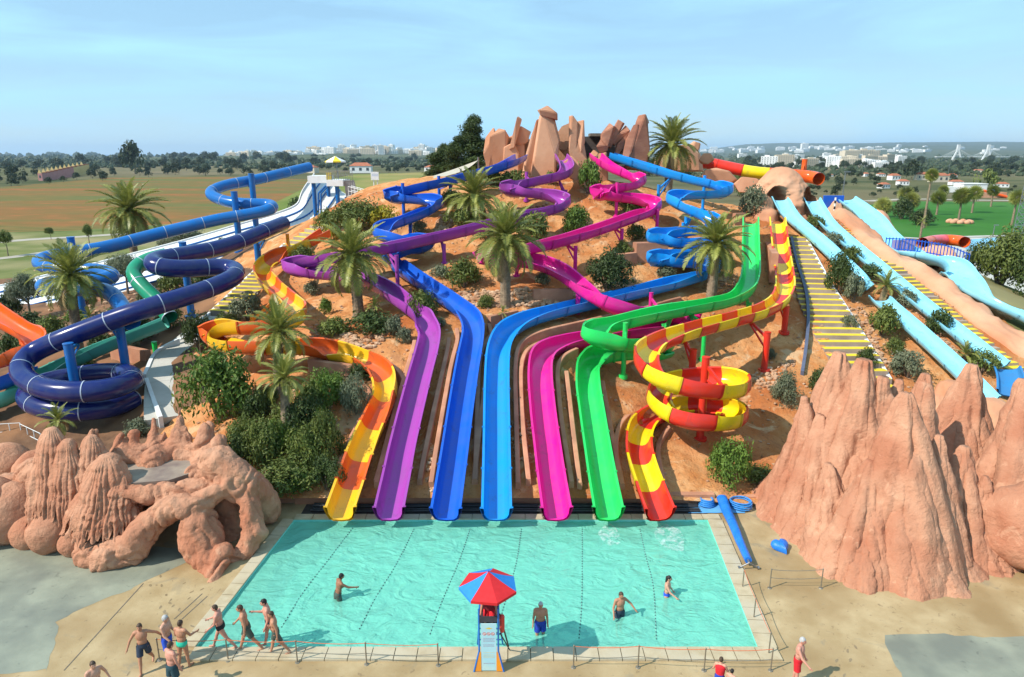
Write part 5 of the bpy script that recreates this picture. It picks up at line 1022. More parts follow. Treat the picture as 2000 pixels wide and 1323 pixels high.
# ------------------------------------------------------------------ slide tower at the left
tw = thing('slide_tower', 'white decked slide tower on blue columns above the racing slide', 'tower', tuple(atY(640, 440, 77)))
def beam(px0, px1, r0, r1, Y, dep, nm, mat):
    a, b_ = atY(px0, r0, Y), atY(px1, r1, Y); mb = MB(); mb.box(((a.x+b_.x)/2, Y + dep/2, (a.z+b_.z)/2), (b_.x - a.x, dep, a.z - b_.z)); return mb.build(nm, mat, tw)
beam(600,638,344,358,75,3.0,'deck_beam',M_WHITE); beam(637,670,352,364,74,3.4,'deck_beam',M_WHITE)
for px, t0, b0, Y in ((612,356,452,75.6),(658,362,440,74.6),(677,385,424,76),(640,352,420,79)):
    a = atY(px, t0, Y); mb = MB(); mb.tube((a.x, a.y, T(a.x, a.y) - .3), (a.x, a.y, a.z), .22, n=12); mb.build('column', C_MID, tw, smooth=.7)
for dx in (0, 5):
    a0, a1, a2 = atY(622 + dx, 440, 74.4), atY(622 + dx, 378, 74.4), atY(636 + dx, 363, 74.4); mb = MB(); mb.tube(a0, a1, .1, n=8); mb.tube(a1, a2, .1, n=8); mb.build('water_pipe', C_MID, tw, smooth=.7)
mb = MB(); q = [atY(672,354,74.5), atY(690,352,74.5), atY(700,388,74.5), atY(676,386,74.5)]; mb.add([tuple(x_) for x_ in q] + [(x_.x, x_.y + .35, x_.z) for x_ in q], [(0,1,2,3),(7,6,5,4),(0,4,5,1),(1,5,6,2),(2,6,7,3),(3,7,4,0)]); mb.build('side_wall', pmat('grey_render', (.33,.31,.29), (.27,.25,.235), scale=2, rough=.9), tw)
for i in range(12):
    a = atY(640 + i*4.4, 352, 74.2); mb = MB(); mb.tube((a.x, a.y, a.z), (a.x, a.y, a.z + .95), .025, n=6); mb.build('railing_post', M_STEEL, tw)
for zz in (.5, .95): mb = MB(); a = atY(640, 352, 74.2); b_ = atY(690, 352, 74.2); mb.tube((a.x, a.y, a.z + zz), (b_.x, b_.y, b_.z + zz), .025, n=6); mb.build('railing_bar', M_STEEL, tw)
mb = MB(); mb.box(tuple(atY(643, 345, 75.2)), (.5, .5, .8)); mb.build('cupboard', pmat('ochre_paint', (.50,.36,.06), (.42,.30,.05), scale=4, rough=.6), tw)
# parasol on the tower
a = atY(661, 350, 76); um = thing('parasol', 'small yellow and white parasol standing on the slide tower', 'parasol', tuple(a))
mb = MB(); tp_ = atY(657, 305, 76); mb.tube(a, (a.x - .2, a.y, tp_.z), .05, n=8); mb.build('pole', M_STEEL, um)
for k in range(8):
    t0, t1 = 2*PI*k/8, 2*PI*(k+1)/8; ap = Vector((a.x - .2, a.y, tp_.z)); e = [ap + Vector((1.15*math.cos(x_), 1.15*math.sin(x_), -.55)) for x_ in (t0, t1)]; mb = MB(); mb.add([tuple(ap), tuple(e[0]), tuple(e[1]), (e[0].x, e[0].y, e[0].z - .12), (e[1].x, e[1].y, e[1].z - .12)], [(0,1,2),(1,3,4,2)]); mb.build('panel', [MATS['yellow_paint'], M_WHITE][k % 2], um)
# white rail stair by the tower
rs = thing('rail_stair', 'white railed stair running down right of the slide tower', 'stairs', tuple(atY(720, 410, 73)))
for i in range(14):
    px = 684 + i*6.0; a = atY(px, 396 + i*1.6 - 14, 73.5 - i*.15); mb = MB(); mb.box((a.x, a.y, a.z - .15), (.34, 1.5, .3)); st = mb.build('step', M_PALE, rs)
    for dy in (-.7, .7): mb = MB(); mb.tube((a.x, a.y + dy, a.z), (a.x, a.y + dy, a.z + .95), .03, n=6); mb.build('railing_post', M_WHITE, rs)
for dy in (-.7, .7):
    for zz in (.5, .95): a, b_ = atY(684, 382, 73.5), atY(762, 402.8, 71.55); mb = MB(); mb.tube((a.x, a.y + dy, a.z + zz), (b_.x, b_.y + dy, b_.z + zz), .03, n=6); mb.build('handrail', M_WHITE, rs)
# sign board on two posts
sg = thing('notice_board', 'blank white notice board on two posts behind the tower stair', 'sign', tuple(atY(732, 395, 78)))
a, b_ = atY(724, 336, 78), atY(740, 352, 78); mb = MB(); mb.box(((a.x+b_.x)/2, 78, (a.z+b_.z)/2), (b_.x-a.x, .1, a.z-b_.z)); mb.build('panel', M_WHITE, sg)
for px in (730, 737): a = atY(px, 352, 78.1); mb = MB(); mb.tube((a.x, 78.1, T(a.x, 78.1)), (a.x, 78.1, a.z), .06, n=8); mb.build('post', M_WHITE, sg)
mb = MB()
for zz in (.25, .42): a = atY(732, 336, 77.94); mb.box((a.x, 77.945, a.z - zz), (.75, .006, .05))
mb.build('print_line', pmat('blue_print', (.25,.35,.55), (.3,.4,.6), scale=5, rough=.7), sg)
# shade sail
sl_ = thing('shade_sail', 'cream triangular shade sail stretched left of the hilltop rocks', 'shade sail', tuple(atY(860, 350, 73)))
c0, c1, c2 = atY(792, 359, 70), atY(934, 313, 73), atY(900, 336, 69.5); v = []; f = []; N = 10
for i in range(N + 1):
    for j in range(N + 1 - i):
        a_, b2 = i/N, j/N; q = c0*(1 - a_ - b2) + c1*a_ + c2*b2; q.z -= .5*(a_*b2 + a_*(1-a_-b2) + b2*(1-a_-b2)); v.append(tuple(q))
idx = {}; k = 0
for i in range(N + 1):
    for j in range(N + 1 - i): idx[(i, j)] = k; k += 1
for i in range(N):
    for j in range(N - i):
        f.append((idx[(i,j)], idx[(i+1,j)], idx[(i,j+1)]))
        if j < N - i - 1: f.append((idx[(i+1,j)], idx[(i+1,j+1)], idx[(i,j+1)]))
obj('cloth', v, f, pmat('cream_canvas', (.62,.58,.47), (.55,.51,.41), scale=2, rough=.8, trans=.3), sl_, smooth=4)
for q in (c0, c1, c2): mb = MB(); mb.tube((q.x, q.y, T(q.x, q.y) - .2), (q.x, q.y, q.z + .3), .09, n=10); mb.build('post', C_MID if q is c0 else M_STEEL, sl_, smooth=.7)
# blue fence beyond the wide slide
bf = thing('picket_fence', 'bright blue picket fence running beyond the wide slide', 'fence', tuple(atY(1800, 500, 63)))
pf_ = catmull([tuple(atY(x, y, Y)) for x, y, Y in ((1728,489,59.6),(1760,490,59.2),(1800,495,58.8),(1836,501,58.4),(1866,510,58.0),(1890,521,57.6))], .26)
for q in pf_: mb = MB(); mb.bar((q[0], q[1], q[2]), (q[0], q[1], q[2] + 1.12), .07, .04); mb.build('picket', C_DKBLUE, bf)
for zz in (.12, 1.0):
    mb = MB(); t, r, u = frames(pf_); sweep(mb, pf_ + np.array((0, .05, zz)), r, u, [(-.02,-.04),(.02,-.04),(.02,.04),(-.02,.04)]); mb.build('rail', C_DKBLUE, bf)
# little bridge over the wide slide
br = thing('slide_bridge', 'small white-rimmed bridge with a dark opening over the wide slide', 'bridge', tuple(atY(1790, 500, 61)))
p = np.array([tuple(atY(1726, 492, 59.3)), tuple(atY(1765, 492, 59.0)), tuple(atY(1800, 497, 58.6)), tuple(atY(1830, 503, 58.2))]); p = catmull(p, .2); t, r, u = frames(p); mb = MB(); sweep(mb, p, r, u, [(-.8,-.10),(.8,-.10),(.8,.06),(-.8,.06)]); mb.build('deck', M_WHITE, br)
for q in (p[0], p[-1]): mb = MB(); mb.box((q[0], q[1], q[2] - .9), (.5, 1.9, 1.7)); mb.build('abutment', M_ROCKP, br)
mb = MB(); mb.box(tuple(atY(1764, 479, 59.4)), (1.9, .1, .9)); mb.build('side_panel', pmat('lavender_paint', (.42,.33,.50), (.36,.28,.45), scale=3, rough=.6), br)
# navy panel and striped pole behind the dome
mb = MB(); a = atY(1627, 396, 69.5); mb.box((a.x, a.y, a.z - .6), (2.0, .2, 2.6)); tag(mb.build('screen_panel', C_DKBLUE, loc=(a.x, a.y, a.z - 1.9)), 'dark blue screen panel between the rock dome and the wide slide start', 'panel')
sp_ = thing('striped_pole', 'black and white striped pole at the top of the narrow yellow stair', 'pole', tuple(atY(1629, 418, 67)))
for k in range(7): a = atY(1629, 414, 67.2); mb = MB(); mb.tube((a.x, a.y, a.z + k*.28 - .6), (a.x, a.y, a.z + (k+1)*.28 - .6), .09, n=10); mb.build('band', [M_WHITE, M_DARK][k % 2], sp_)
sheet('side_pool', px_poly([(1868,470),(1948,464),(1956,488),(1890,490)], .05), .05, pmat('side_pool_water', (.10,.42,.62), (.14,.50,.70), scale=1.2, rough=.12, bump=.1, bscale=3))
# lattice mast at the right edge
lm = thing('lattice_mast', 'grey steel lattice mast at the right edge above the court', 'mast', tuple(atZ(1993, 482, 0)))
b = atZ(1994, 482, 0); h_ = 13.6
for sx, sy in ((-1,-1),(1,-1),(1,1),(-1,1)): mb = MB(); mb.tube((b.x + sx*1.15, b.y + sy*1.15, 0), (b.x + sx*.75, b.y + sy*.75, h_), .07, n=6); mb.build('leg', M_STEEL, lm)
for k in range(11):
    z0, z1 = h_*k/11, h_*(k+1)/11; w0, w1 = 1.15 - .4*k/11, 1.15 - .4*(k+1)/11; c4 = ((-1,-1),(1,-1),(1,1),(-1,1))
    for i in range(4):
        (ax, ay), (bx_, by_) = c4[i], c4[(i+1) % 4]; mb = MB(); mb.tube((b.x+ax*w0, b.y+ay*w0, z0), (b.x+bx_*w1, b.y+by_*w1, z1), .04, n=5); mb.tube((b.x+bx_*w0, b.y+by_*w0, z0), (b.x+ax*w1, b.y+ay*w1, z1), .04, n=5); mb.tube((b.x+ax*w1, b.y+ay*w1, z1), (b.x+bx_*w1, b.y+by_*w1, z1), .04, n=5); mb.build('brace', M_STEEL, lm)
for k, (px, top, row, lab) in enumerate(((1647,336,372,'thin lamp post right of the rock dome'), (1850,312,352,'tall grey lamp post standing among the houses'), (1939,440,462,'short thin post at the lawn edge'))):
    b = atZ(px, row, 0) if k else atY(px, row, 100); z1 = atY(px, top, b.y).z; t = thing('lamp_post', lab, 'lamp post', (b.x, b.y, 0)); mb = MB(); mb.tube((b.x, b.y, 0), (b.x, b.y, z1), .18 if k == 1 else .11, .07, 8); mb.build('pole', M_STEEL, t)
    mb = MB(); mb.box((b.x + .3, b.y, z1), (.9, .3, .15)); mb.build('lamp_head', M_STEEL, t)

# ------------------------------------------------------------------ poolside furniture
M_CHROME = pmat('weathered_steel', (.22,.19,.14), (.30,.26,.20), scale=8, rough=.45, metallic=.5); M_ROPE = pmat('orange_rope', (.62,.16,.06), (.50,.12,.05), scale=20, rough=.8)
def post(px, row, lab, hgt=.82):
    b = atZ(px, row, 0); t = thing('rope_post', lab, 'post', tuple(b), 'rope posts around the pool'); mb = MB(); mb.tube((b.x, b.y, .0), (b.x, b.y, hgt), .022, n=8); mb.build('shaft', M_CHROME, t, smooth=.7)
    mb = MB(); mb.tube((b.x, b.y, .0), (b.x, b.y, .025), .085, .07, 12); mb.build('base', M_CHROME, t, smooth=.7); mb = MB(); mb.ell((b.x, b.y, hgt), (.03, .03, .03), 8, 6); mb.build('cap', M_CHROME, t, smooth=4)
    return b
def rope(a, b, z, lab, mat=None, sag=.06):
    p = np.array([[a.x + (b.x-a.x)*s, a.y + (b.y-a.y)*s, z - sag*4*s*(1-s)] for s in np.linspace(0, 1, 9)]); t, r, u = frames(p); mb = MB(); sweep(mb, p, r, u, [(.011*math.cos(k*PI/3), .011*math.sin(k*PI/3)) for k in range(6)]); tag(mb.build('rope', mat or M_ROPE, smooth=1, loc=tuple(p[0])), lab, 'rope', 'ropes between the posts')
nr = [post(px, row, lab) for px, row, lab in ((312,1290,'rope post beside the man in dark shorts at the left'), (446,1291,'rope post behind the walking bathers at the left pool corner'), (581,1294,'third rope post from the left on the near pool edge'), (716,1298,'fourth rope post from the left on the near pool edge'), (856,1300,'rope post left of the lifeguard chair'), (1120,1304,'rope post right of the lifeguard chair in the parasol shadow'), (1246,1304,'rope post second right of the lifeguard chair'), (1375,1310,'rope post left of the child in the red vest'), (1505,1310,'rope post at the near right pool corner'))]
for k in range(len(nr) - 1):
    if k == 4: continue
    rope(nr[k], nr[k+1], .80, f'upper orange rope, span {["one","two","three","four","","six","seven","eight"][k]} from the left of the near pool edge')
    rope(nr[k], nr[k+1], .42, f'lower rope, span {["one","two","three","four","","six","seven","eight"][k]} from the left of the near pool edge', M_CHROME)
rr_ = [post(px, row, lab) for px, row, lab in ((1450,1149,'rope post right of the pool next to the blue roller'), (1472,1209,'rope post halfway along the right pool edge'), (1501,1279,'rope post right of the pool above the near corner'), (1503,1149,'rope post left end of the barrier before the tall rocks'), (1603,1149,'rope post at the foot of the tall rocks'))]
rope(rr_[0], rr_[1], .8, 'rope along the right pool edge, far span'); rope(rr_[1], rr_[2], .8, 'rope along the right pool edge, near span'); rope(rr_[3], rr_[4], .8, 'upper rope of the barrier before the tall rocks', M_CHROME); rope(rr_[3], rr_[4], .45, 'lower rope of the barrier before the tall rocks', M_CHROME)
# lane ropes with floats
M_FLOAT = pmat('dark_float', (.02,.07,.075), (.03,.09,.09), scale=9, rough=.5)
LN = [[(688,1032),(640,1095),(590,1160),(550,1225)], [(808,1034),(775,1100),(735,1165),(702,1228)], [(918,1034),(895,1100),(865,1170),(840,1238)], [(1018,1034),(1008,1100),(985,1180),(970,1236)], [(1137,1034),(1137,1100),(1136,1180),(1131,1246)], [(1250,1034),(1262,1090),(1275,1140),(1282,1248)]]
fm = MB(); fm.ell((0, 0, 0), (.026, .026, .022), 8, 5); FLOAT = mesh('float', fm.v, fm.f, M_FLOAT, smooth=4)
for k, ct in enumerate(LN):
    p = catmull([tuple(atZ(x, y, WZ + .015)) for x, y in ct], .175); t = thing('lane_rope', ['leftmost lane rope in the pool, before the orange slide', 'second lane rope from the left in the pool', 'third lane rope from the left, reaching the parasol', 'lane rope partly behind the lifeguard parasol', 'straight lane rope right of the lifeguard chair', 'rightmost lane rope in the pool'][k], 'lane rope', tuple(p[-1]), 'lane ropes in the pool')
    tt, r, u = frames(p); mb = MB(); sweep(mb, p, r, u, [(.005, 0), (0, .005), (-.005, 0), (0, -.005)]); mb.build('cord', pmat('pale_cord', (.35,.55,.50), (.3,.5,.45), scale=9, rough=.7), t)
    for q in p: ref('float', FLOAT, t, loc=tuple(Vector(q) - t.location))
# lifeguard chair
cb = atZ(955, 1312, 0); CX, CY = cb.x, cb.y
lc = thing('lifeguard_chair', 'tall blue and orange lifeguard chair with a notice panel on the pool edge', 'lifeguard chair', (CX, CY, 0))
M_BFRAME = plastic('blue_frame', (.01,.16,.52)); M_OPANEL = plastic('orange_panel', (.86,.30,.02)); M_NOTICE = pmat('notice_panel', (.36,.62,.70), (.42,.66,.70), scale=2, rough=.4, c3=(.50,.66,.62), scale3=.9)
for s in (-1, 1):
    mb = MB(); mb.tube((CX + s*.47, CY, 0), (CX + s*.30, CY + .02, .75), .03, n=8); mb.tube((CX + s*.30, CY + .02, .75), (CX + s*.30, CY + .06, 2.25), .03, n=8); mb.build('front_leg', M_BFRAME, lc, smooth=.7)
    mb = MB(); mb.tube((CX + s*.42, CY + 1.25, 0), (CX + s*.30, CY + .62, 1.6), .03, n=8); mb.tube((CX + s*.30, CY + .62, 1.6), (CX + s*.30, CY + .7, 2.5), .03, n=8); mb.build('rear_leg', M_BFRAME, lc, smooth=.7)
    mb = MB(); mb.tube((CX + s*.30, CY + .06, 1.95), (CX + s*.30, CY + .66, 1.95), .028, n=8); mb.build('armrest', M_BFRAME, lc, smooth=.7)
    mb = MB(); v_ = [(CX + s*.24, CY - .01, .02), (CX + s*.46, CY - .01, .02), (CX + s*.29, CY - .005, .72), (CX + s*.24, CY - .005, .72)]; v_ += [(x, y + .03, z) for x, y, z in v_]; mb.add(v_, [(0,1,2,3),(7,6,5,4),(0,4,5,1),(1,5,6,2),(2,6,7,3),(3,7,4,0)]); mb.build('side_panel', M_OPANEL, lc)
mb = MB(); mb.box((CX, CY + .015, .90), (.48, .03, 1.72)); npn = mb.build('notice_panel', M_NOTICE, lc)
mb = MB(); mb.box((CX, CY + .42, 1.72), (.60, .60, .06)); mb.build('seat', pmat('dark_seat', (.035,.035,.045), (.05,.05,.06), scale=5, rough=.6), lc)
mb = MB(); mb.box((CX, CY + .68, 2.08), (.60, .05, .62)); mb.build('backrest', pmat('dark_seat', (0,0,0)), lc)
mb = MB(); mb.box((CX, CY + .045, 1.90), (.56, .02, .20)); mb.build('front_board', pmat('dark_seat', (0,0,0)), lc)
for k in range(5): z = .25 + k*.3; mb = MB(); f_ = z/1.7; mb.tube((CX - .42 + .12*f_, CY + 1.25 - .6*f_, z), (CX + .42 - .12*f_, CY + 1.25 - .6*f_, z), .022, n=8); mb.build('rung', M_BFRAME, lc)
mb = MB(); mb.tube((CX + .34, CY + .55, 1.7), (CX + .62, CY + 1.1, 0), .028, n=8); mb.tube((CX + .36, CY + .15, 1.3), (CX + .66, CY + .9, .05), .022, n=8); mb.build('brace', M_DARK, lc, smooth=.7)
# print on the notice panel: logo, three prohibition signs, lines of text
def ink(n, c): return pmat(n, c, tuple(x*.9 for x in c), scale=6, rough=.6)
mb = MB(); yy = CY - .004
mb.add([(CX - .11, yy, 1.60), (CX + .02, yy, 1.63), (CX + .12, yy, 1.60), (CX + .02, yy, 1.565)], [(0,3,2,1)]); mb.build('logo', ink('yellow_ink', (.75,.55,.05)), npn)
for k in range(3):
    cx_ = CX - .13 + k*.13; mb = MB(); n_ = 20; mb.add([(cx_ + r_*math.cos(2*PI*i/n_), yy, 1.40 + r_*math.sin(2*PI*i/n_)) for r_ in (.056, .040) for i in range(n_)], [(i, n_+i, n_+(i+1) % n_, (i+1) % n_) for i in range(n_)]); mb.add([(cx_ - .034, yy, 1.428), (cx_ - .026, yy, 1.436), (cx_ + .034, yy, 1.372), (cx_ + .026, yy, 1.364)], [(0,1,2,3)]); mb.build('prohibition_ring', ink('red_ink', (.62,.05,.05)), npn)
    mb = MB(); mb.add([(cx_ + .039*math.cos(2*PI*i/n_), yy + .0015, 1.40 + .039*math.sin(2*PI*i/n_)) for i in range(n_)], [tuple(range(n_))]); mb.build('sign_disc', ink('white_ink', (.75,.74,.72)), npn)
    mb = MB(); mb.box((cx_, yy + .0007, 1.40 - .005), (.018, .0008, .036)); mb.build('pictogram', ink('black_ink', (.05,.05,.06)), npn)
rnd = random.Random(5)
for z in (1.22, 1.17, 1.12, .99, .94, .70, .62, .57, .52, .30):
    mb = MB(); x = -.17
    while x < .16:
        w = rnd.uniform(.025, .07); mb.add([(CX + x, yy, z), (CX + min(x + w, .18), yy, z), (CX + min(x + w, .18), yy, z + .02), (CX + x, yy, z + .02)], [(0,1,2,3)]); x += w + .015
    mb.build('text_line', ink('mauve_ink', (.42,.35,.46)) if z > .8 or z < .4 else ink('cream_ink', (.68,.66,.42)), npn)
# parasol over the chair
pz = 3.42; um = thing('parasol', 'red and blue panelled parasol shading the lifeguard chair', 'parasol', (CX, CY + .3, 1.7))
mb = MB(); mb.tube((CX - .26, CY + .62, 1.2), (CX - .26, CY + .58, 2.7), .022, n=8); mb.tube((CX - .26, CY + .58, 2.7), (CX, CY + .3, 3.0), .022, n=8); mb.tube((CX, CY + .3, 2.5), (CX, CY + .3, pz + .03), .022, n=8); mb.build('pole', M_BFRAME, um, smooth=.7)
C_PR = pmat('red_canvas', (.74,.025,.03), (.66,.02,.025), scale=5, rough=.75, trans=.2); C_PB = pmat('blue_canvas', (.03,.27,.72), (.025,.23,.64), scale=5, rough=.75, trans=.2)
for k in range(7):
    a0, a1 = 2*PI*k/7 - 1.25, 2*PI*(k+1)/7 - 1.25; v_ = []; f_ = []
    for j in range(5):
        s = j/4; rr = .92*s; zz = pz - .50*s - .03*math.sin(PI*s)
        for i in range(5): a_ = a0 + (a1 - a0)*i/4; e_ = 1/math.cos((i/4 - .5)*(a1-a0))*math.cos((a1-a0)/2); v_.append((CX + rr*e_*math.cos(a_), CY + .3 + rr*e_*math.sin(a_), zz))
    for j in range(4):
        for i in range(4): f_.append((j*5+i, j*5+i+1, (j+1)*5+i+1, (j+1)*5+i))
    o0 = len(v_); v_ += [(x, y, z - .09) for x, y, z in v_[20:25]]
    for i in range(4): f_.append((20+i, o0+i, o0+i+1, 21+i))
    obj('panel', v_, f_, [C_PR, C_PB][k % 2], um, smooth=.5)
mb = MB(); c = (CX + .42, CY + .2, 1.62); capsule(mb, (c[0], c[1], c[2] - .25), (c[0], c[1], c[2] + .25), .08, .08); tag(mb.build('rescue_buoy', plastic('rescue_red', (.72,.05,.03)), smooth=4, loc=c), 'red rescue buoy hanging on the right of the lifeguard chair', 'rescue buoy')
# blue cover roller, hoses, tarp
A, B = atZ(1410, 975, .30), atZ(1462, 1096, .30); rl = thing('cover_roller', 'long blue rolled pool cover on its reel right of the pool', 'pool cover', (B.x, B.y, 0)); d_ = (B - A); C_COVER = pmat('blue_vinyl', (.012,.15,.56), (.02,.19,.62), scale=3, rough=.4, bump=.4, bscale=7)
for k, (s0, s1) in enumerate(((0.0, .42), (.425, .99))):
    mb = MB(); p = np.array([tuple(A + d_*s) for s in np.linspace(s0, s1, 14)]); t, r, u = frames(p); v_ = []; K = 18
    for i in range(len(p)):
        for j in range(K): a_ = 2*PI*j/K; q = (.24 - .10*(s0 + (s1 - s0)*i/13))*(1 + .07*math.sin(3*a_ + i*.4) + .05*fbm((i*.4, j*.6, k), 1, 2)); v_.append(p[i] + r[i]*q*math.cos(a_) + u[i]*q*math.sin(a_))
    mb.add(v_, [(i*K + j, i*K + (j+1) % K, (i+1)*K + (j+1) % K, (i+1)*K + j) for i in range(len(p)-1) for j in range(K)] + [tuple(range(K)), tuple((len(p)-1)*K + j for j in range(K))]); mb.build('roll', C_COVER, rl, smooth=.9)
mb = MB(); mb.tube(A - d_*.03, B + d_*.03, .045, n=10); mb.build('axle', M_STEEL, rl)
for q in (A - d_*.025, B + d_*.03):
    for s in (-1, 1): mb = MB(); mb.tube((q.x, q.y, .32), (q.x + s*.38, q.y + .05, .06), .025, n=8); mb.tube((q.x + s*.38 - .03, q.y + .05, .07), (q.x + s*.38 + .03, q.y + .05, .07), .07, n=12); mb.build('trestle', M_STEEL, rl)
q0 = [atZ(x, y, .014) for x, y in ((1335,982),(1450,975),(1455,1003),(1345,1003))]; v_ = []; f_ = []
for j in range(9):
    for i in range(17): a_, b_ = i/16, j/8; q = (q0[0]*(1-a_) + q0[1]*a_)*(1-b_) + (q0[3]*(1-a_) + q0[2]*a_)*b_; v_.append((q.x, q.y, .03 + .05*abs(fbm((q.x, q.y, 0), 1.4, 3))))
for j in range(8):
    for i in range(16): k = j*17 + i; f_.append((k, k+1, k+18, k+17))
tag(obj('tarpaulin', v_, f_, pmat('pale_blue_tarp', (.10,.33,.62), (.14,.38,.66), scale=3, rough=.5), smooth=4, loc=tuple(q0[0])), 'pale blue tarpaulin spread under the hoses at the far right pool corner', 'tarpaulin')
for k, (px, row, R, nt_, lab) in enumerate(((1380,985,.36,7,'neatly coiled blue hose left of the cover roller'), (1446,988,.48,6,'loosely coiled blue hose right of the cover roller'))):
    c = atZ(px, row, .08); rnd = random.Random(k); P = []
    for i in range(nt_*16): a_ = 2*PI*i/16; q = R*(1 + (.05 if k == 0 else .16)*math.sin(a_*.37 + i*.05)) - (.0 if k else .1*(i/(nt_*16))); P.append((c.x + q*math.cos(a_) + (.06*math.sin(i*.2) if k else 0), c.y + q*.95*math.sin(a_), c.z + .30*(i/(nt_*16)) + .02*math.sin(a_*2)))
    p = np.array(P); t, r, u = frames(p); mb = MB(); sweep(mb, p, r, u, [(.032*math.cos(j*PI/3), .032*math.sin(j*PI/3)) for j in range(6)]); tag(mb.build('hose', plastic('hose_blue', (.04,.26,.66)), smooth=1, loc=tuple(c)), lab, 'hose', 'blue hoses')
# heart-shaped blue float lying by the rocks
c = atZ(1525, 1068, .12); n_ = 40; ol = []
for i in range(n_): a_ = 2*PI*i/n_; ol.append((16*math.sin(a_)**3/17, (13*math.cos(a_) - 5*math.cos(2*a_) - 2*math.cos(3*a_) - math.cos(4*a_))/17))
v_ = []; f_ = []
for j, (s, z) in enumerate(((.3, .22), (.75, .19), (.95, .10), (1.0, .0), (.9, -.08), (.3, -.1))):
    for x, y in ol: xx, yy_ = x*s*.40, y*s*.44; v_.append((c.x + xx*.97 - yy_*.2, c.y + yy_*.97 + xx*.2, c.z + z + .15*yy_))
for j in range(5):
    for i in range(n_): f_.append((j*n_ + i, j*n_ + (i+1) % n_, (j+1)*n_ + (i+1) % n_, (j+1)*n_ + i))
f_ += [tuple(range(n_)), tuple(5*n_ + i for i in range(n_))]
tag(obj('float', v_, f_, C_COVER, smooth=.8, loc=tuple(c)), 'blue heart-shaped cushion lying at the foot of the tall rocks', 'cushion')
# small handrail by the left fence and grey fence
for k, (x0, y0, x1, y1, lab) in enumerate(((-20,862,45,858,'thin steel railing at the left edge behind the boulders'), (45,860,85,880,'short steel railing ending behind the hanging rock fingers'))):
    A, B = atZ(x0, y0, .0), atZ(x1, y1, .0); t = thing('railing', lab, 'railing', tuple(A))
    for s in np.linspace(0, 1, 4): q = A.lerp(B, s); mb = MB(); mb.tube((q.x, q.y, 0), (q.x, q.y, 1.0), .025, n=8); mb.build('post', M_WHITE, t)
    for z in (.5, 1.0): mb = MB(); mb.tube((A.x, A.y, z), (B.x, B.y, z), .02, n=8); mb.build('rail', M_WHITE, t)
sheet('left_path', px_poly([(-300,900),(85,850),(110,880),(60,925),(-300,960)], .012), .012, M_PALE)

# foam where the slides pour into the pool
M_FOAM = bpy.data.materials.new('foam'); M_FOAM.use_nodes = True; t = M_FOAM.node_tree; bs_ = t.nodes['Principled BSDF']; bs_.inputs['Base Color'].default_value = (.82,.86,.85,1); bs_.inputs['Roughness'].default_value = .6
geo = _n(t, 'ShaderNodeNewGeometry'); nf_ = _n(t, 'ShaderNodeTexNoise', Scale=3.2, Detail=9, Roughness=.75, Distortion=.4); t.links.new(geo.outputs['Position'], nf_.inputs['Vector']); rf_ = _n(t, 'ShaderNodeValToRGB'); rf_.color_ramp.elements[0].position = .44; rf_.color_ramp.elements[1].position = .80; rf_.color_ramp.elements[1].color = (.8,.8,.8,1); t.links.new(nf_.outputs[0], rf_.inputs[0]); t.links.new(rf_.outputs[0], bs_.inputs['Alpha'])
for k, (px, w, l, lab) in enumerate(((1190,.6,1.1,'white foam below the green slide end'), (1302,.8,1.4,'widest patch of white foam below the yellow slide end'))):
    c = atZ(px, 1036, WZ + .05); n = 28; v = [(c.x, c.y - l*.35, c.z)]
    for i in range(n): a = 2*PI*i/n; q = 1 + .35*mnoise.noise(Vector((math.cos(a)*1.5, math.sin(a)*1.5, k*3.0))); v.append((c.x + w*q*math.cos(a)*.8, c.y - l*.35 + l*q*math.sin(a)*.7, c.z))
    tag(obj('foam', v, [(0, 1 + i, 1 + (i+1) % n) for i in range(n)], M_FOAM, loc=tuple(c)), lab, 'foam', kind='stuff')

# wet footprints and drips on the deck
r = random.Random(31); mb = MB()
def blotch(x, y, a, l, w):
    n = 9; c, s = math.cos(a), math.sin(a); zb = .006 + len(mb.f)*2e-6; o = [(x, y, zb)]
    for i in range(n): t_ = 2*PI*i/n; q = r.uniform(.75, 1.2); X, Y = l*q*math.cos(t_), w*q*math.sin(t_); o.append((x + X*c - Y*s, y + X*s + Y*c, zb))
    mb.add(o, [(0, 1 + i, 1 + (i+1) % n) for i in range(n)])
for tr in ([(395,1120),(330,1170),(300,1240),(250,1310)], [(410,1140),(350,1180),(330,1260)], [(300,1120),(320,1180),(390,1230)], [(1620,1220),(1660,1265),(1640,1310)]):
    p = catmull([tuple(atZ(x, y, 0)) for x, y in tr], .36)
    for i, q in enumerate(p):
        if r.random() < .2: continue
        d = p[min(i+1, len(p)-1)] - p[max(i-1, 0)]; a = math.atan2(d[1], d[0]); sd = (1 if i % 2 else -1)*.13
        blotch(q[0] - math.sin(a)*sd + r.gauss(0, .05), q[1] + math.cos(a)*sd + r.gauss(0, .05), a, r.uniform(.07, .12), r.uniform(.03, .05))
tag(mb.build('wet_footprints', pmat('wet_patch', (.24,.175,.095), (.30,.22,.12), scale=3, rough=.25, spec=.6)), 'wet footprints and drips drying on the deck', 'footprints', kind='stuff')
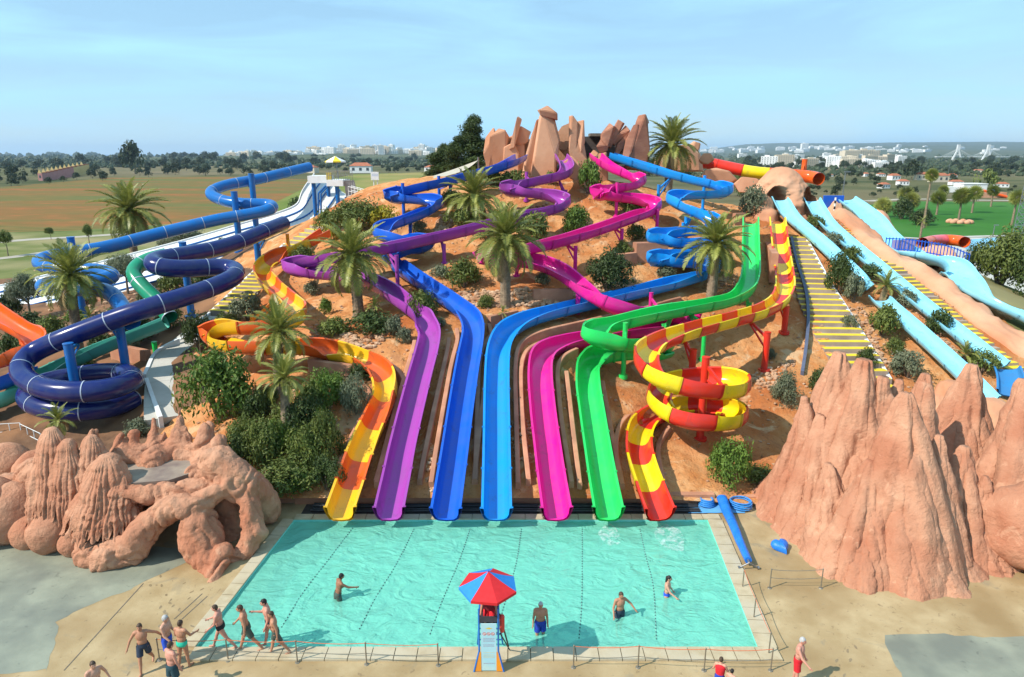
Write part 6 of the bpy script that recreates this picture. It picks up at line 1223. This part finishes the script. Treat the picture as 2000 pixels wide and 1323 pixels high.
# ------------------------------------------------------------------ people
SKINS = {k: pmat('skin_' + k, c, tuple(x*.88 for x in c), scale=9, rough=.55, spec=.3) for k, c in {'fair': (.56,.30,.20), 'tan': (.46,.22,.13), 'brown': (.30,.135,.075), 'pink': (.58,.27,.19)}.items()}
HAIRS = {k: pmat('hair_' + k, c, tuple(x*1.6 for x in c), scale=30, rough=.6) for k, c in {'black': (.012,.009,.008), 'brown': (.05,.028,.015), 'grey': (.30,.29,.28)}.items()}
def cloth(n, c): return pmat('cloth_' + n, c, tuple(x*.8 for x in c), scale=9, rough=.8)
def rotx(v, a): return Vector((v.x, v.y*math.cos(a) - v.z*math.sin(a), v.y*math.sin(a) + v.z*math.cos(a)))
def person(label, at, rz, skin, hair, wear, H=1.75, legs=((.1,.05),(-.1,.05)), arms=((.15,.1,.25),(.15,.1,.25)), lean=.05, head=0.0, sit=False, long_hair=False, vest=None, cap=None, heavy=1.0, short=1.0, group='people at the pool'):
    """legs: (swing forward, knee bend) left, right; arms: (swing forward, out to the side, elbow bend). Facing -Y before rz."""
    S = H/1.75; hip = Vector((0, 0, .92)); body = MB(); sh = []
    def up(p): q = Vector(p) - hip; return hip + rotx(q, lean)          # lean forward (towards -Y)
    def elg(c, r): body.ell(tuple(up(c)), r, 14, 10)
    elg((0, 0, .95), (.165*heavy, .115*heavy, .13)); elg((0, -.005, 1.10), (.150*heavy, .108*heavy, .16)); elg((0, .0, 1.30), (.178*heavy, .122*heavy, .19)); elg((0, .02, 1.38), (.165, .10, .11))
    capsule(body, up((-.15, .015, 1.425)), up((.15, .015, 1.425)), .068, .068); capsule(body, up((0, .01, 1.40)), up((0, -.005, 1.56)), .062, .054)
    hc = up((0, -.02, 1.64)); cz, sz = math.cos(head), math.sin(head)
    def hp(x, y, z): return (hc.x + x*cz - y*sz, hc.y + x*sz + y*cz, hc.z + z)
    body.ell(tuple(hc), (.076, .093, .112), 16, 12); body.ell(hp(0, -.03, -.05), (.055, .062, .062), 12, 8); capsule(body, hp(0, -.088, .01), hp(0, -.108, -.022), .012, .016); 
    for s in (-1, 1): body.ell(hp(s*.077, .01, -.01), (.014, .024, .032), 8, 6)
    body.ell(hp(0, -.088, -.058), (.026, .012, .010), 8, 6)
    hands = []
    for s, (sw, ab, eb) in ((-1, arms[0]), (1, arms[1])):
        p0 = up((s*.185, .015, 1.42)); d0 = rotx(Vector((s*math.sin(ab), -math.sin(sw)*math.cos(ab), -math.cos(sw)*math.cos(ab))), lean*.4); p1 = p0 + d0*.29; d1 = rotx(d0, 0) ; a2 = sw + eb
        d1 = Vector((s*math.sin(ab)*.55, -math.sin(a2)*math.cos(ab), -math.cos(a2)*math.cos(ab))).normalized(); p2 = p1 + d1*.25
        capsule(body, p0, p1, .053, .041); capsule(body, p1, p2, .042, .028); pm = p2 + d1*.075; capsule(body, p2, pm, .028, .032); hands.append((p2, pm, d1, s))
    foot = []
    for s, (sw, kb) in ((-1, legs[0]), (1, legs[1])):
        h0 = hip + Vector((s*.092, 0, -.02)); d0 = Vector((s*.03, -math.sin(sw), -math.cos(sw))); k = h0 + d0*.43; a = sw - kb; d1 = Vector((s*.01, -math.sin(a), -math.cos(a))); an = k + d1*.41
        capsule(body, h0, k, .092*heavy, .058); capsule(body, k, k.lerp(an, .4) + Vector((0, .012, 0)), .056, .055); capsule(body, k.lerp(an, .35) + Vector((0, .01, 0)), an, .054, .037)
        fd = Vector((s*.12, -math.cos(min(a, 0)*.5), math.sin(min(a, 0))*.5)).normalized(); capsule(body, an + Vector((0, .02, -.035)), an + fd*.15 + Vector((0, 0, -.05)), .038, .030); foot.append(an); sh.append((h0, k))
    v, n, f = remesh(body.v, body.f, .0135, 2); mb = MB(); mb.v = [tuple(q) for q in v]; mb.f = list(f); mb.m = [0]*len(f)
    for p2, pm, d1, s in hands:                                          # four fingers and a thumb, loosely curled
        side = Vector((0, 1, 0)) if abs(d1.y) < .8 else Vector((0, 0, 1)); side = (side - d1*side.dot(d1)).normalized(); pn = d1.cross(side)*s
        for k, ln in enumerate((.058, .068, .064, .050)):
            b0 = pm + side*(-.024 + .016*k) + d1*.012; m1 = b0 + d1*ln*.6 + pn*.006; e = m1 + (d1*.75 + pn*.6).normalized()*ln*.5; mb.tube(b0, m1, .0085, .008, 6, cap=False); mb.tube(m1, e, .008, .0055, 6)
        b0 = p2 + d1*.04 - side*.028; m1 = b0 + (d1*.6 - side*.8).normalized()*.035; mb.tube(b0, m1, .0105, .009, 6, cap=False); mb.tube(m1, m1 + d1*.03, .009, .006, 6)
    zmin = min(q[2] for q in mb.v) if not sit else 0
    root = thing('person', label, 'person', (0, 0, 0), group)
    def fin(m, nm, mat, sm=4): 
        o = obj(nm, [(x*S, y*S, (z - zmin)*S) for x, y, z in m.v], m.f, mat, None, sm); o.parent = root; return o
    fin(mb, 'body', SKINS[skin])
    ey = MB()
    for s in (-1, 1): ey.ell(hp(s*.028, -.086, .012), (.012, .008, .008), 8, 6)
    fin(ey, 'eyes', HAIRS['black'])
    if hair:
        hm = MB(); hm.ell((0, 0, 0), (.083, .101, .119), 18, 14); vv = []
        for x, y, z in hm.v:
            lo_ = .045 if y < -.04 else (-.02 if y < .03 else -.075); z2 = max(z, lo_); k_ = 1.0 if z2 == z else .93; vv.append(hp(x*k_, y*k_ + .006, z2 + .004 + .004*math.sin(40*x + 33*y)))
        hm.v = vv
        if long_hair: capsule(hm, hp(0, .075, .02), hp(0, .10, -.2), .065, .045)
        fin(hm, 'hair', HAIRS[hair])
    if cap:
        cm = MB(); cm.ell((0, 0, 0), (.088, .106, .122), 18, 12); cm.v = [hp(x, y, max(z, .02) + .008) for x, y, z in cm.v]; cm.ell(hp(0, -.12, .035), (.06, .07, .012), 10, 6); fin(cm, 'cap', cap)
    if wear is not None:
        wm = MB(); K = 18
        rings = [(1.035, .163, .117), (.99, .174, .125), (.93, .178, .128), (.86, .172, .122), (.83, .12, .09)]
        for z, a, b in rings: wm.v += [tuple(up((a*heavy*math.cos(2*PI*i/K), b*heavy*math.sin(2*PI*i/K), z))) for i in range(K)]
        wm.f += [(j*K + i, j*K + (i+1) % K, (j+1)*K + (i+1) % K, (j+1)*K + i) for j in range(4) for i in range(K)]; wm.m = [0]*len(wm.f)
        if short > .2:
            for h0, k in sh: wm.tube(h0 + Vector((0, 0, .03)), h0.lerp(k, .72*short), .105*heavy, .098*heavy, 14, cap=False)
        fin(wm, 'swim_shorts' if short > .2 else 'swim_briefs', wear, 1.2)
    if vest is not None:
        vm = MB(); K = 18
        for z, a, b in ((1.02, .175, .14), (1.15, .19, .155), (1.32, .205, .165), (1.42, .19, .14), (1.46, .11, .09)): vm.v += [tuple(up((a*math.cos(2*PI*i/K), b*math.sin(2*PI*i/K), z))) for i in range(K)]
        vm.f += [(j*K + i, j*K + (i+1) % K, (j+1)*K + (i+1) % K, (j+1)*K + i) for j in range(4) for i in range(K)]; vm.m = [0]*len(vm.f); fin(vm, 'life_vest', vest[0], 1.2)
        bm_ = MB()
        for i in range(6): a = PI*1.15 + .12*i; bm_.v += [tuple(up((.212*math.cos(a), .172*math.sin(a), z))) for z in (1.22, 1.40)]
        bm_.f += [(2*i, 2*i+1, 2*i+3, 2*i+2) for i in range(5)]; bm_.m = [0]*5; fin(bm_, 'vest_patch', vest[1])
    root.location = at; root.rotation_euler = (0, 0, rz); return root
W_NAVY = cloth('navy', (.03,.045,.075)); W_TEAL = cloth('teal', (.02,.065,.085)); W_GREEN = cloth('turquoise', (.03,.55,.36)); W_BLACK = cloth('black', (.02,.02,.022)); W_RED = cloth('red', (.65,.015,.025)); W_BLUE = cloth('blue', (.02,.06,.42)); W_OLIVE = cloth('olive', (.07,.095,.075)); W_BRIGHT = cloth('bright_blue', (.03,.10,.62))
def dk(px, row): return tuple(atZ(px, row, 0.0))
person('man in dark navy shorts striding with arms out at the left', dk(287,1308), .25, 'tan', 'brown', W_NAVY, legs=((.32,.1),(-.35,.35)), arms=((.1,.55,.2),(-.5,.95,.3)))
person('bald man in blue shorts standing behind the group at the left', dk(333,1296), 1.5, 'fair', 'grey', W_BRIGHT, 1.78, arms=((.3,.1,.5),(.2,.1,.5)), head=.4, heavy=1.08)
person('person in turquoise swim briefs seen from behind', dk(362,1304), 2.9, 'tan', 'brown', W_GREEN, 1.70, legs=((.1,.02),(-.12,.1)), arms=((.5,.2,.9),(.2,.25,.6)), short=0, heavy=1.08)
person('man in teal shorts with his back to the camera, nearest at the left', dk(343,1352), 2.6, 'pink', 'brown', W_TEAL, 1.74, arms=((.1,.15,.2),(.35,.2,.6)), heavy=1.12)
person('man cut off by the bottom edge at the far left', dk(197,1388), .9, 'fair', 'brown', W_NAVY, 1.72, arms=((.3,.3,.7),(-.3,.45,.6)))
person('bather in black swim briefs walking left along the pool edge', dk(436,1266), -1.45, 'pink', 'brown', W_BLACK, 1.72, legs=((.45,.1),(-.45,.2)), arms=((.5,.1,.7),(.3,.1,.6)), short=0, heavy=1.12, lean=.12)
person('man in dark green shorts walking left, second along the pool edge', dk(487,1272), -1.3, 'tan', 'brown', W_OLIVE, 1.82, legs=((.35,.05),(-.42,.15)), arms=((.45,.2,.3),(-.1,.15,.2)), lean=.16)
person('tall bather with dark hair walking last along the pool edge', dk(531,1262), -1.2, 'pink', 'black', W_NAVY, 1.84, legs=((.25,.05),(-.35,.1)), arms=((.5,.12,1.3),(.0,.15,.4)), lean=.12, short=0)
person('bather just in front of the tall dark-haired one by the pool edge', dk(543,1279), -1.3, 'tan', 'brown', W_OLIVE, 1.68, legs=((.3,.05),(-.42,.15)), arms=((.3,.12,.3),(-.3,.2,.3)), lean=.1)
def wd(px, row, z): p = atZ(px, row, WZ); return (p.x, p.y, z)
person('man with black hair wading in the pool with arms forward, at the left', wd(660,1170,-.82), 2.2, 'brown', 'black', W_OLIVE, 1.76, arms=((1.0,.3,.3),(.2,.35,.5)), lean=.25)
person('bald man in blue shorts wading toward the camera right of the parasol', wd(1055,1238,-.55), .0, 'tan', 'grey', W_BLUE, 1.76, arms=((.05,.15,.15),(.05,.15,.15)), heavy=1.08, head=-.3)
person('dark-haired youth turning in the middle of the pool', wd(1210,1204,-.80), .3, 'tan', 'brown', W_NAVY, 1.74, arms=((.1,.3,.5),(.4,.75,.2)), lean=.05, head=.3)
person('long-haired woman wading at the right of the pool', wd(1302,1163,-.90), 1.2, 'fair', 'black', W_BRIGHT, 1.66, arms=((.6,.3,.5),(.2,.2,.4)), long_hair=True, short=0)
person('child in a red and blue life vest at the bottom edge', dk(1402,1358), 2.7, 'fair', 'brown', W_BLUE, 1.32, arms=((.3,.3,.8),(.2,.3,.6)), vest=(W_RED, W_BRIGHT))
person('small child with only dark hair showing at the bottom edge', dk(1423,1372), 2.4, 'fair', 'black', W_BLUE, 1.15)
person('man in red shorts standing at the bottom edge right of the pool', dk(1553,1338), .9, 'pink', 'grey', W_RED, 1.72, arms=((.6,.25,.4),(.1,.15,.3)), heavy=1.08)
person('seated lifeguard in a lime cap and red shorts under the parasol', (CX, CY + .56, .92), .0, 'tan', 'brown', W_RED, 1.72, legs=((1.45,1.85),(1.45,1.85)), arms=((.5,.15,.8),(.5,.15,.8)), sit=True, cap=cloth('lime', (.38,.46,.04)), vest=(cloth('dark_red', (.25,.02,.03)), W_RED))
# ------------------------------------------------------------------ far country, town, bridge
M_FARHILL = pmat('far_hillside', (.075,.095,.055), (.13,.135,.085), scale=.004, rough=1, c3=(.10,.12,.09), scale3=.0009, spec=.0, bump=.5, bscale=.02, bdist=8)
v = []; f = []; xs = np.linspace(900, 9500, 90); ys = np.linspace(2600, 11500, 50)
for y in ys:
    for x in xs:
        e = min(1, max(0, (x - .12*y - 400)/1800)); rid = 1 + .16*fbm((x*.0006, y*.0004, 0), 1, 3); s = (y - 2500)/9000
        z = (150*min(1, s*1.25) + 55*max(0, min(1, (x - 3000)/5000))*s)*rid*e*(1 - max(0, (y - 10500)/1000))
        v.append((x, y, z - 1 if z > 1 else -1))
n_ = len(xs)
for j in range(len(ys)-1):
    for i in range(n_-1): k = j*n_ + i; f.append((k, k+1, k+n_+1, k+n_))
tag(obj('far_hills', v, f, M_FARHILL, smooth=4), kind='structure')
v = []; f = []; xs = np.linspace(-1600, 600, 70); ys = np.linspace(1500, 3400, 12)
for y in ys:
    for x in xs: e = max(0, 1 - abs(x + 500)/1000); z = 26*math.sin(min(1, (y-1500)/1500)*PI/2)*e*(1 + .3*fbm((x*.003, y*.001, 0), 1, 2)); v.append((x, y, z - .5))
n_ = len(xs)
for j in range(len(ys)-1):
    for i in range(n_-1): k = j*n_ + i; f.append((k, k+1, k+n_+1, k+n_))
tag(obj('town_rise', v, f, M_FARHILL, smooth=4), kind='structure')
FARSET = {}
def note(grp, px, o): FARSET.setdefault(grp, []).append((px, o)); return o
M_TOWN = [pmat('town_white', (.80,.78,.74), (.74,.72,.68), scale=.03, rough=.9), pmat('town_cream', (.66,.56,.42), (.60,.50,.37), scale=.03, rough=.9)]; M_PANE = pmat('window_dark', (.05,.06,.07), (.08,.09,.10), scale=.1, rough=.3); M_TILE = pmat('roof_tile', (.42,.14,.07), (.34,.11,.055), scale=.4, rough=.9, bump=.4, bscale=2)
def block_mesh(w, d, h, fl, seed, wall):
    r = random.Random(seed); mb = MB(); mb.box((0, 0, h/2), (w, d, h), m=0); mb.box((r.uniform(-.2, .2)*w, 0, h + 1.2), (w*.3, d*.4, 2.4), m=0); mb.box((0, -d/2 + .15, h + .25), (w, .3, .5), m=0)
    nb = max(2, int(w/4))
    for j in range(fl):
        for i in range(nb):
            x = -w/2 + w*(i + .5)/nb; z = h*(j + .5)/fl; mb.box((x, -d/2, z), (w/nb*.34, .25, h/fl*.36), m=1); mb.box((x, -d/2 - .35, z - h/fl*.28), (w/nb*.7, .7, .3), m=0)
    return mesh('block', mb.v, mb.f, [wall, M_PANE], midx=mb.m)
BLK = [block_mesh(26, 14, 18, 6, 1, M_TOWN[0]), block_mesh(40, 14, 13, 4, 2, M_TOWN[0]), block_mesh(18, 14, 26, 8, 3, M_TOWN[0]), block_mesh(30, 16, 10, 3, 4, M_TOWN[0]), block_mesh(34, 14, 20, 6, 5, M_TOWN[1]), block_mesh(12, 10, 7, 2, 6, M_TOWN[0])]
def house_mesh(w, d, h, rf_, wall):
    mb = MB(); mb.box((0, 0, h/2), (w, d, h)); mb.add([(-w/2-.4, -d/2-.4, h), (w/2+.4, -d/2-.4, h), (w/2+.4, d/2+.4, h), (-w/2-.4, d/2+.4, h), (-w/2+d*.3, 0, h+rf_), (w/2-d*.3, 0, h+rf_)], [(0,1,5,4),(2,3,4,5),(1,2,5),(3,0,4),(3,2,1,0)], 1)
    for i in range(3): x = -w/2 + w*(i+.5)/3; mb.box((x, -d/2, h*.55), (w*.12, .2, h*.4), m=2)
    return mesh('house', mb.v, mb.f, [wall, M_TILE, M_PANE], midx=mb.m)
HSE = [house_mesh(13, 9, 4.5, 2.2, M_TOWN[0]), house_mesh(16, 9, 6, 2.4, M_TOWN[1]), house_mesh(10, 8, 3.6, 1.8, M_TOWN[0])]
rnd = random.Random(11)
def put(me, x, y, z, s, lab, grp, cat='building', nm='building', rz=None):
    o = ref(nm, me, None, (x, y, z), (0, 0, rnd.uniform(-.5, .5) if rz is None else rz), (s*rnd.uniform(.8, 1.2), s, s*rnd.uniform(.75, 1.25))); return tag(o, lab, cat, grp)
for k in range(165):                                                   # pale seaside town left of the hill
    px = rnd.uniform(455, 866); Y = rnd.uniform(2100, 2900); x = (px - 1000)/FOC*Y*.985; e = max(0, 1 - abs(x + 500)/1000); note('lt', px, put(BLK[rnd.choice((0, 0, 1, 2, 3, 4))], x, Y, 22*math.sin(min(1, (Y-1500)/1500)*PI/2)*e - 3, 1.15 if px > 620 else .8, 'pale apartment block in the town on the skyline left of the hill', 'town on the left skyline'))
def slope(px, row):                                                   # town on the right hillside
    d = ray(px, row); lo, hi = 2700.0, 10000.0
    for _ in range(40):
        Y = (lo + hi)/2; z = CAM_H + d[2]/d[1]*Y; x = d[0]/d[1]*Y; e = min(1, max(0, (x - .12*Y - 400)/1800)); s = (Y - 2500)/9000
        if z > (150*min(1, s*1.25) + 55*max(0, min(1, (x - 3000)/5000))*s)*e: lo = Y
        else: hi = Y
    return x, Y, z
for k in range(85):
    px = rnd.uniform(1372, 2000); row = rnd.choice((289, 291, 293, 295, 297, 299)) + rnd.uniform(-1, 1)
    if px > 1720 and rnd.random() < .55: continue
    x, Y, z = slope(px, row); note('rh', px, put(BLK[rnd.choice((0, 1, 1, 3, 3))], x, Y, z - 6, 1.9 if px < 1700 else 1.3, 'tiny pale building scattered over the far right hillside', 'buildings on the far right hillside'))
for k in range(75):
    px = rnd.gauss(1640, 75); row = rnd.uniform(306, 328)
    if px < 1440: px = rnd.uniform(1480, 1760)
    b = atZ(px, row, 0); note('rt', px, put(BLK[rnd.choice((0, 1, 3, 3, 5, 4))], b.x, b.y, 0, .62 if row > 318 else 1.0, 'white town building right of the hill between the dome and the bridge', 'town right of the hill'))
for px, row, me, s, lab in ((1655,312,4,1.3,'long cream building behind the white town, right of the dome'), (1570,290,2,2.2,'white tower block far off above the rock dome'), (1448,291,2,1.6,'slim white tower on the skyline above the banded tube'), (603,304,2,1.0,'stone tower block on the left skyline'), (571,306,0,.9,'white church-like block on the left skyline')):
    b = slope(px, row + 6) if row < 295 else tuple(atZ(px, 312, 0)); put(BLK[me], b[0], b[1], b[2] - 3 if row < 295 else 0, s, lab, None, rz=0.0)
for px, row, k, s, lab in ((603,338,1,.95,'farmhouse with an orange tiled roof left of the slide tower'), (706,338,0,1.2,'low white farm building with a red roof behind the meadow'), (846,335,0,1.0,'red-roofed white house left of the evergreens'), (1745,352,0,1.0,'white villa with red roof left of the tall thin palm'), (1762,362,2,1.0,'small white house below the red-roofed villa'), (1800,352,1,.9,'cream house with orange roof behind the tall thin palm'),
        (1832,356,1,1.0,'house with orange roof right of the tall thin palm'), (1866,362,0,.9,'white house with red roof left of the white hall'), (1720,345,2,.9,'small red-roofed house at the left of the villas'), (1690,345,2,.8,'small house among dark trees right of the dome'), (1858,350,0,.8,'white house behind the tall grey lamp post'), (1725,368,2,.9,'low white house with a white wall near the lawn'), (1910,338,1,.8,'house with tiled roof below the bridge pylons'), (1955,366,2,.9,'small house right of the white hall'), (1620,345,2,.8,'small red-roofed house nearest the dome')):
    b = atZ(px, row, 0); put(HSE[k], b.x, b.y, 0, s*(.55 if px > 1600 else 1), lab, 'country houses', 'house', 'house', rz=rnd.uniform(-.3, .3))
b = atZ(1893, 376, 0); mb = MB(); mb.box((b.x, b.y, 1.8), (10, 7, 3.6)); mb.box((b.x, b.y, 3.7), (10.4, 7.4, .3)); mb.box((b.x - 7.3, b.y + 1, 1.2), (4.4, 4, 2.4)); tag(mb.build('hall', M_TOWN[0], loc=tuple(b)), 'long white hall behind the lawn palms', 'hall')
b = atZ(1935, 386, 0)
pg = thing('play_structure', 'small blue and orange play structure behind the lawn at the right', 'play structure', tuple(b)); mb = MB(); mb.box((b.x, b.y, 1), (9, 4, 2)); mb.build('base', M_ROCKP, pg); mb = MB(); mb.tube((b.x + 1, b.y, 2), (b.x + 1, b.y, 4), 1.6, .1, 8); mb.build('roof', C_LTBLUE, pg); mb = MB(); mb.tube((b.x - 4, b.y - 1, 2.6), (b.x + 4, b.y - 3, .4), .5, n=8); mb.build('slide', C_FLAME, pg)
# terrace of pink and ochre villas by the vineyard
M_PINK = pmat('pink_render', (.52,.24,.22), (.46,.20,.18), scale=.6, rough=.9); M_OCH = pmat('ochre_render', (.66,.47,.20), (.60,.42,.17), scale=.6, rough=.9)
for k in range(11):
    px = 88 + k*8.0; row = 353 - k*1.2; b = atZ(px, row, 0); h = 4.5 + k*.32; hh = thing('villa', ['lowest villa at the left end of the terrace by the vineyard','second villa from the left end of the terrace','third villa from the left end of the terrace','fourth villa from the left end of the terrace','fifth villa from the left end of the terrace','middle villa of the terrace by the vineyard','fifth villa from the right end of the terrace','fourth villa from the right end of the terrace','third villa from the right end of the terrace','second villa from the right end of the terrace','villa at the right end of the terrace by the vineyard'][k], 'house', tuple(b), 'terrace of villas by the vineyard')
    mb = MB(); mb.box((b.x, b.y, h/2), (2.6, 8, h)); mb.build('wall', M_PINK if k < 7 else M_OCH, hh); mb = MB(); mb.add([(b.x - 1.2, b.y - 4.02, h), (b.x + 1.2, b.y - 4.02, h), (b.x, b.y - 4.02, h + 2.4), (b.x - 1.2, b.y - 3.5, h), (b.x + 1.2, b.y - 3.5, h), (b.x, b.y - 3.5, h + 2.4)], [(0,1,2),(5,4,3),(0,2,5,3),(1,4,5,2)]); mb.build('gable', M_OCH, hh)
    mb = MB(); mb.box((b.x, b.y - 4.02, h*.55), (1.1, .12, 1.5)); mb.build('window', M_PANE, hh); mb = MB(); mb.box((b.x, b.y + .5, h + .25), (2.7, 7.4, .5)); mb.build('roof', M_TILE, hh)
# trees of the plain
FT = [mesh('tree', *leafblob(40 + i, 520, .13, 16), L_FAR) for i in range(4)]
TRK = MB(); TRK.tube((0, 0, -.4), (0, 0, .35), .09, .05, 6); TRK_ME = mesh('trunk', TRK.v, TRK.f, M_BARK)
def ftree(px, row, wpx, hr, lab, grp, mat=None):
    b = atZ(px, row, 0); R = wpx/2*b.y/FOC; t = thing('tree', lab, 'tree', tuple(b), grp); o = ref('crown', rnd.choice(FT), t, loc=(0, 0, R*.25), rot=(0, 0, rnd.uniform(0, 6)), sc=(R, R, R*hr))
    if mat: setmat(o, mat)
    ref('trunk', TRK_ME, t, sc=(R, R, R)); return t
for k in range(110):
    px = rnd.uniform(-20, 600); row = rnd.uniform(314, 347) - (3 if px > 300 else 0)
    if row > 347 - max(0, (200 - px))*-.0 : row = 346
    if px < 215: row = rnd.uniform(318, 366 - .06*px)
    if 76 < px < 178 and row > 330: continue
    note('vt', px, ftree(px, row, rnd.uniform(12, 24), rnd.uniform(1.0, 1.5), 'dark rounded tree in the belt behind the vineyard', 'trees behind the vineyard'))
for k in range(75):
    px = rnd.uniform(600, 900); row = rnd.uniform(313, 338); note('mt', px, ftree(px, row, rnd.uniform(8, 18), rnd.uniform(.9, 1.4), 'dark tree in the belt behind the green meadow', 'trees behind the meadow'))
for k in range(190):
    px = rnd.uniform(1350, 2010); row = rnd.choice((rnd.uniform(318, 345), rnd.uniform(330, 386)))
    if 1740 < px and 350 < row < 375 and rnd.random() < .6: continue
    note('wt', px, ftree(px, row, rnd.uniform(9, 22), rnd.uniform(.9, 1.4), 'dark green tree in the wooded belt right of the hill', 'trees right of the hill'))
for px, row, w, lab in ((96,360,16,'round tree in front of the left end of the villa terrace'),(124,356,14,'round tree in front of the middle of the villa terrace'),(150,352,18,'round tree in front of the right part of the villa terrace'),(178,347,20,'round tree just right of the villa terrace')): ftree(px, row, w, 1.3, lab, None)
ftree(265,340,50,2.0,'big dark dome-shaped tree standing above the belt at the left', None); ftree(1925,372,40,1.6,'large fresh green tree right of the white hall', None, L_OLIVE); ftree(1780,352,36,1.7,'dark tall tree left of the orange-roofed house', None); ftree(30,352,34,1.3,'broad dark tree at the left end of the belt', None)
# far woods that read as one mass
def woods(label, x0, x1, r0, r1, n, w, seed):
    r = random.Random(seed); V, F_ = [], []
    for _ in range(n):
        px = r.uniform(x0, x1); b = atZ(px, r.uniform(r0, r1), 0); R = w*r.uniform(.6, 1.3)*b.y/FOC/2; o = len(V); K = 7
        for j, (s, z) in enumerate(((1.0, 0), (1.1, .7), (.75, 1.4), (.2, 1.8))): V += [(b.x + R*s*math.cos(2*PI*i/K + j)*r.uniform(.8, 1.2), b.y + R*s*math.sin(2*PI*i/K + j), R*z*.8*r.uniform(.8, 1.2)) for i in range(K)]
        F_ += [(o + j*K + i, o + j*K + (i+1) % K, o + (j+1)*K + (i+1) % K, o + (j+1)*K + i) for j in range(3) for i in range(K)] + [tuple(o + 3*K + i for i in range(K))]
    return tag(obj('woods', V, F_, L_FAR), label, 'woods', kind='stuff')
woods('far wooded plain behind the vineyard', -60, 620, 305.5, 330, 900, 9, 1); woods('far wooded plain behind the meadow', 600, 930, 305.5, 328, 500, 8, 2); woods('far wooded plain right of the hill', 1330, 2060, 305.0, 345, 1300, 8, 3)
# tell the far trees and blocks apart by their place along the skyline
def ordn(k):
    w = ['first','second','third','fourth','fifth','sixth','seventh','eighth','ninth','tenth','eleventh','twelfth']
    return w[k] if k < 12 else f"{k+1}{'th' if 10 <= (k+1) % 100 <= 20 else {1:'st',2:'nd',3:'rd'}.get((k+1) % 10, 'th')}"
for g_, kind_, bins in (('vt', 'dark belt tree', ((85,'left of the villa terrace'),(170,'behind the villa terrace'),(265,'between the villa terrace and the dome-shaped tree'),(410,'between the dome-shaped tree and the blue tube bend'),(700,'behind the upper blue tube bend'))),
        ('mt', 'dark meadow-edge tree', ((660,'behind the slide tower'),(760,'above the white notice board'),(999,'left of the tall evergreen'))),
        ('wt', 'dark green tree', ((1490,'behind the banded tube slide'),(1620,'behind the rock dome'),(1760,'between the dome and the tall thin palm'),(1860,'around the orange-roofed houses'),(1940,'below the bridge pylons'),(2100,'beside the lattice mast'))),
        ('lt', 'pale skyline block', ((560,'far left of the slide tower'),(640,'above the slide tower'),(700,'right of the yellow parasol'),(760,'above the white notice board'),(820,'above the shade sail'),(999,'next to the tall evergreen'))),
        ('rh', 'tiny pale hillside building', ((1480,'above the banded tube slide'),(1600,'above the rock dome'),(1740,'between the dome and the tall thin palm'),(1880,'left of the bridge pylons'),(2100,'right of the bridge pylons'))),
        ('rt', 'white town block', ((1560,'behind the rock dome'),(1620,'just right of the rock dome'),(1680,'around the long cream building'),(1999,'left of the bridge'))) ):
    lo_ = -1e9
    for hi_, where in bins:
        for k, (px, o) in enumerate(sorted([q for q in FARSET[g_] if lo_ <= q[0] < hi_], key=lambda q: q[0])): o['label'] = f'{kind_}, {ordn(k)} from the left {where}'
        lo_ = hi_
# cable-stayed bridge
bg_ = thing('cable_bridge', 'white cable-stayed bridge with two A-shaped pylons far right', 'bridge', tuple(atY(1905, 312, 2000))); Yb = 2000.0; zd = 9.0
tops = []
for px in (1873, 1932):
    c = atY(px, 283, Yb); tops.append(c)
    pl = MB()
    for s in (-1, 1): pl.bar((c.x + s*13, Yb, 0), (c.x + s*2.2, Yb, 26), 3.6, 3.6); pl.bar((c.x + s*2.2, Yb, 26), (c.x + s*1.6, Yb, c.z), 4.2, 4.2)
    pl.box((c.x, Yb, 14), (18, 2, 2)); pl.box((c.x, Yb, c.z - 1), (6, 4, 3)); pl.build('pylon', M_WHITE, bg_)
mb = MB(); mb.bar((tops[0].x - 60, Yb, zd), (tops[1].x + 120, Yb + 30, zd), 9, 1.6); mb.build('deck', M_TOWN[0], bg_)
for c in tops:
    for s in (-1, 1):
        for k in range(6): mb = MB(); mb.tube((c.x, Yb, c.z - 2 - k*1.8), (c.x + s*(12 + k*7), Yb, zd), .22, n=4); mb.build('cable', M_WHITE, bg_)

# ------------------------------------------------------------------ air: thin even haze over the whole plain
hz = MB(); hz.box((0, 9000, 118), (26000, 19600, 244)); ho = hz.build('haze', [])
M_HAZE = bpy.data.materials.new('haze_air'); M_HAZE.use_nodes = True; t = M_HAZE.node_tree; t.nodes.remove(t.nodes['Principled BSDF']); pv = _n(t, 'ShaderNodeVolumePrincipled', Density=.00007, Anisotropy=.2)
pv.inputs['Color'].default_value = (.62,.80,1.0,1); t.links.new(pv.outputs[0], t.nodes['Material Output'].inputs['Volume']); ho.data.materials.append(M_HAZE); tag(ho, kind='stuff')
SC.cycles.volume_bounces = 0
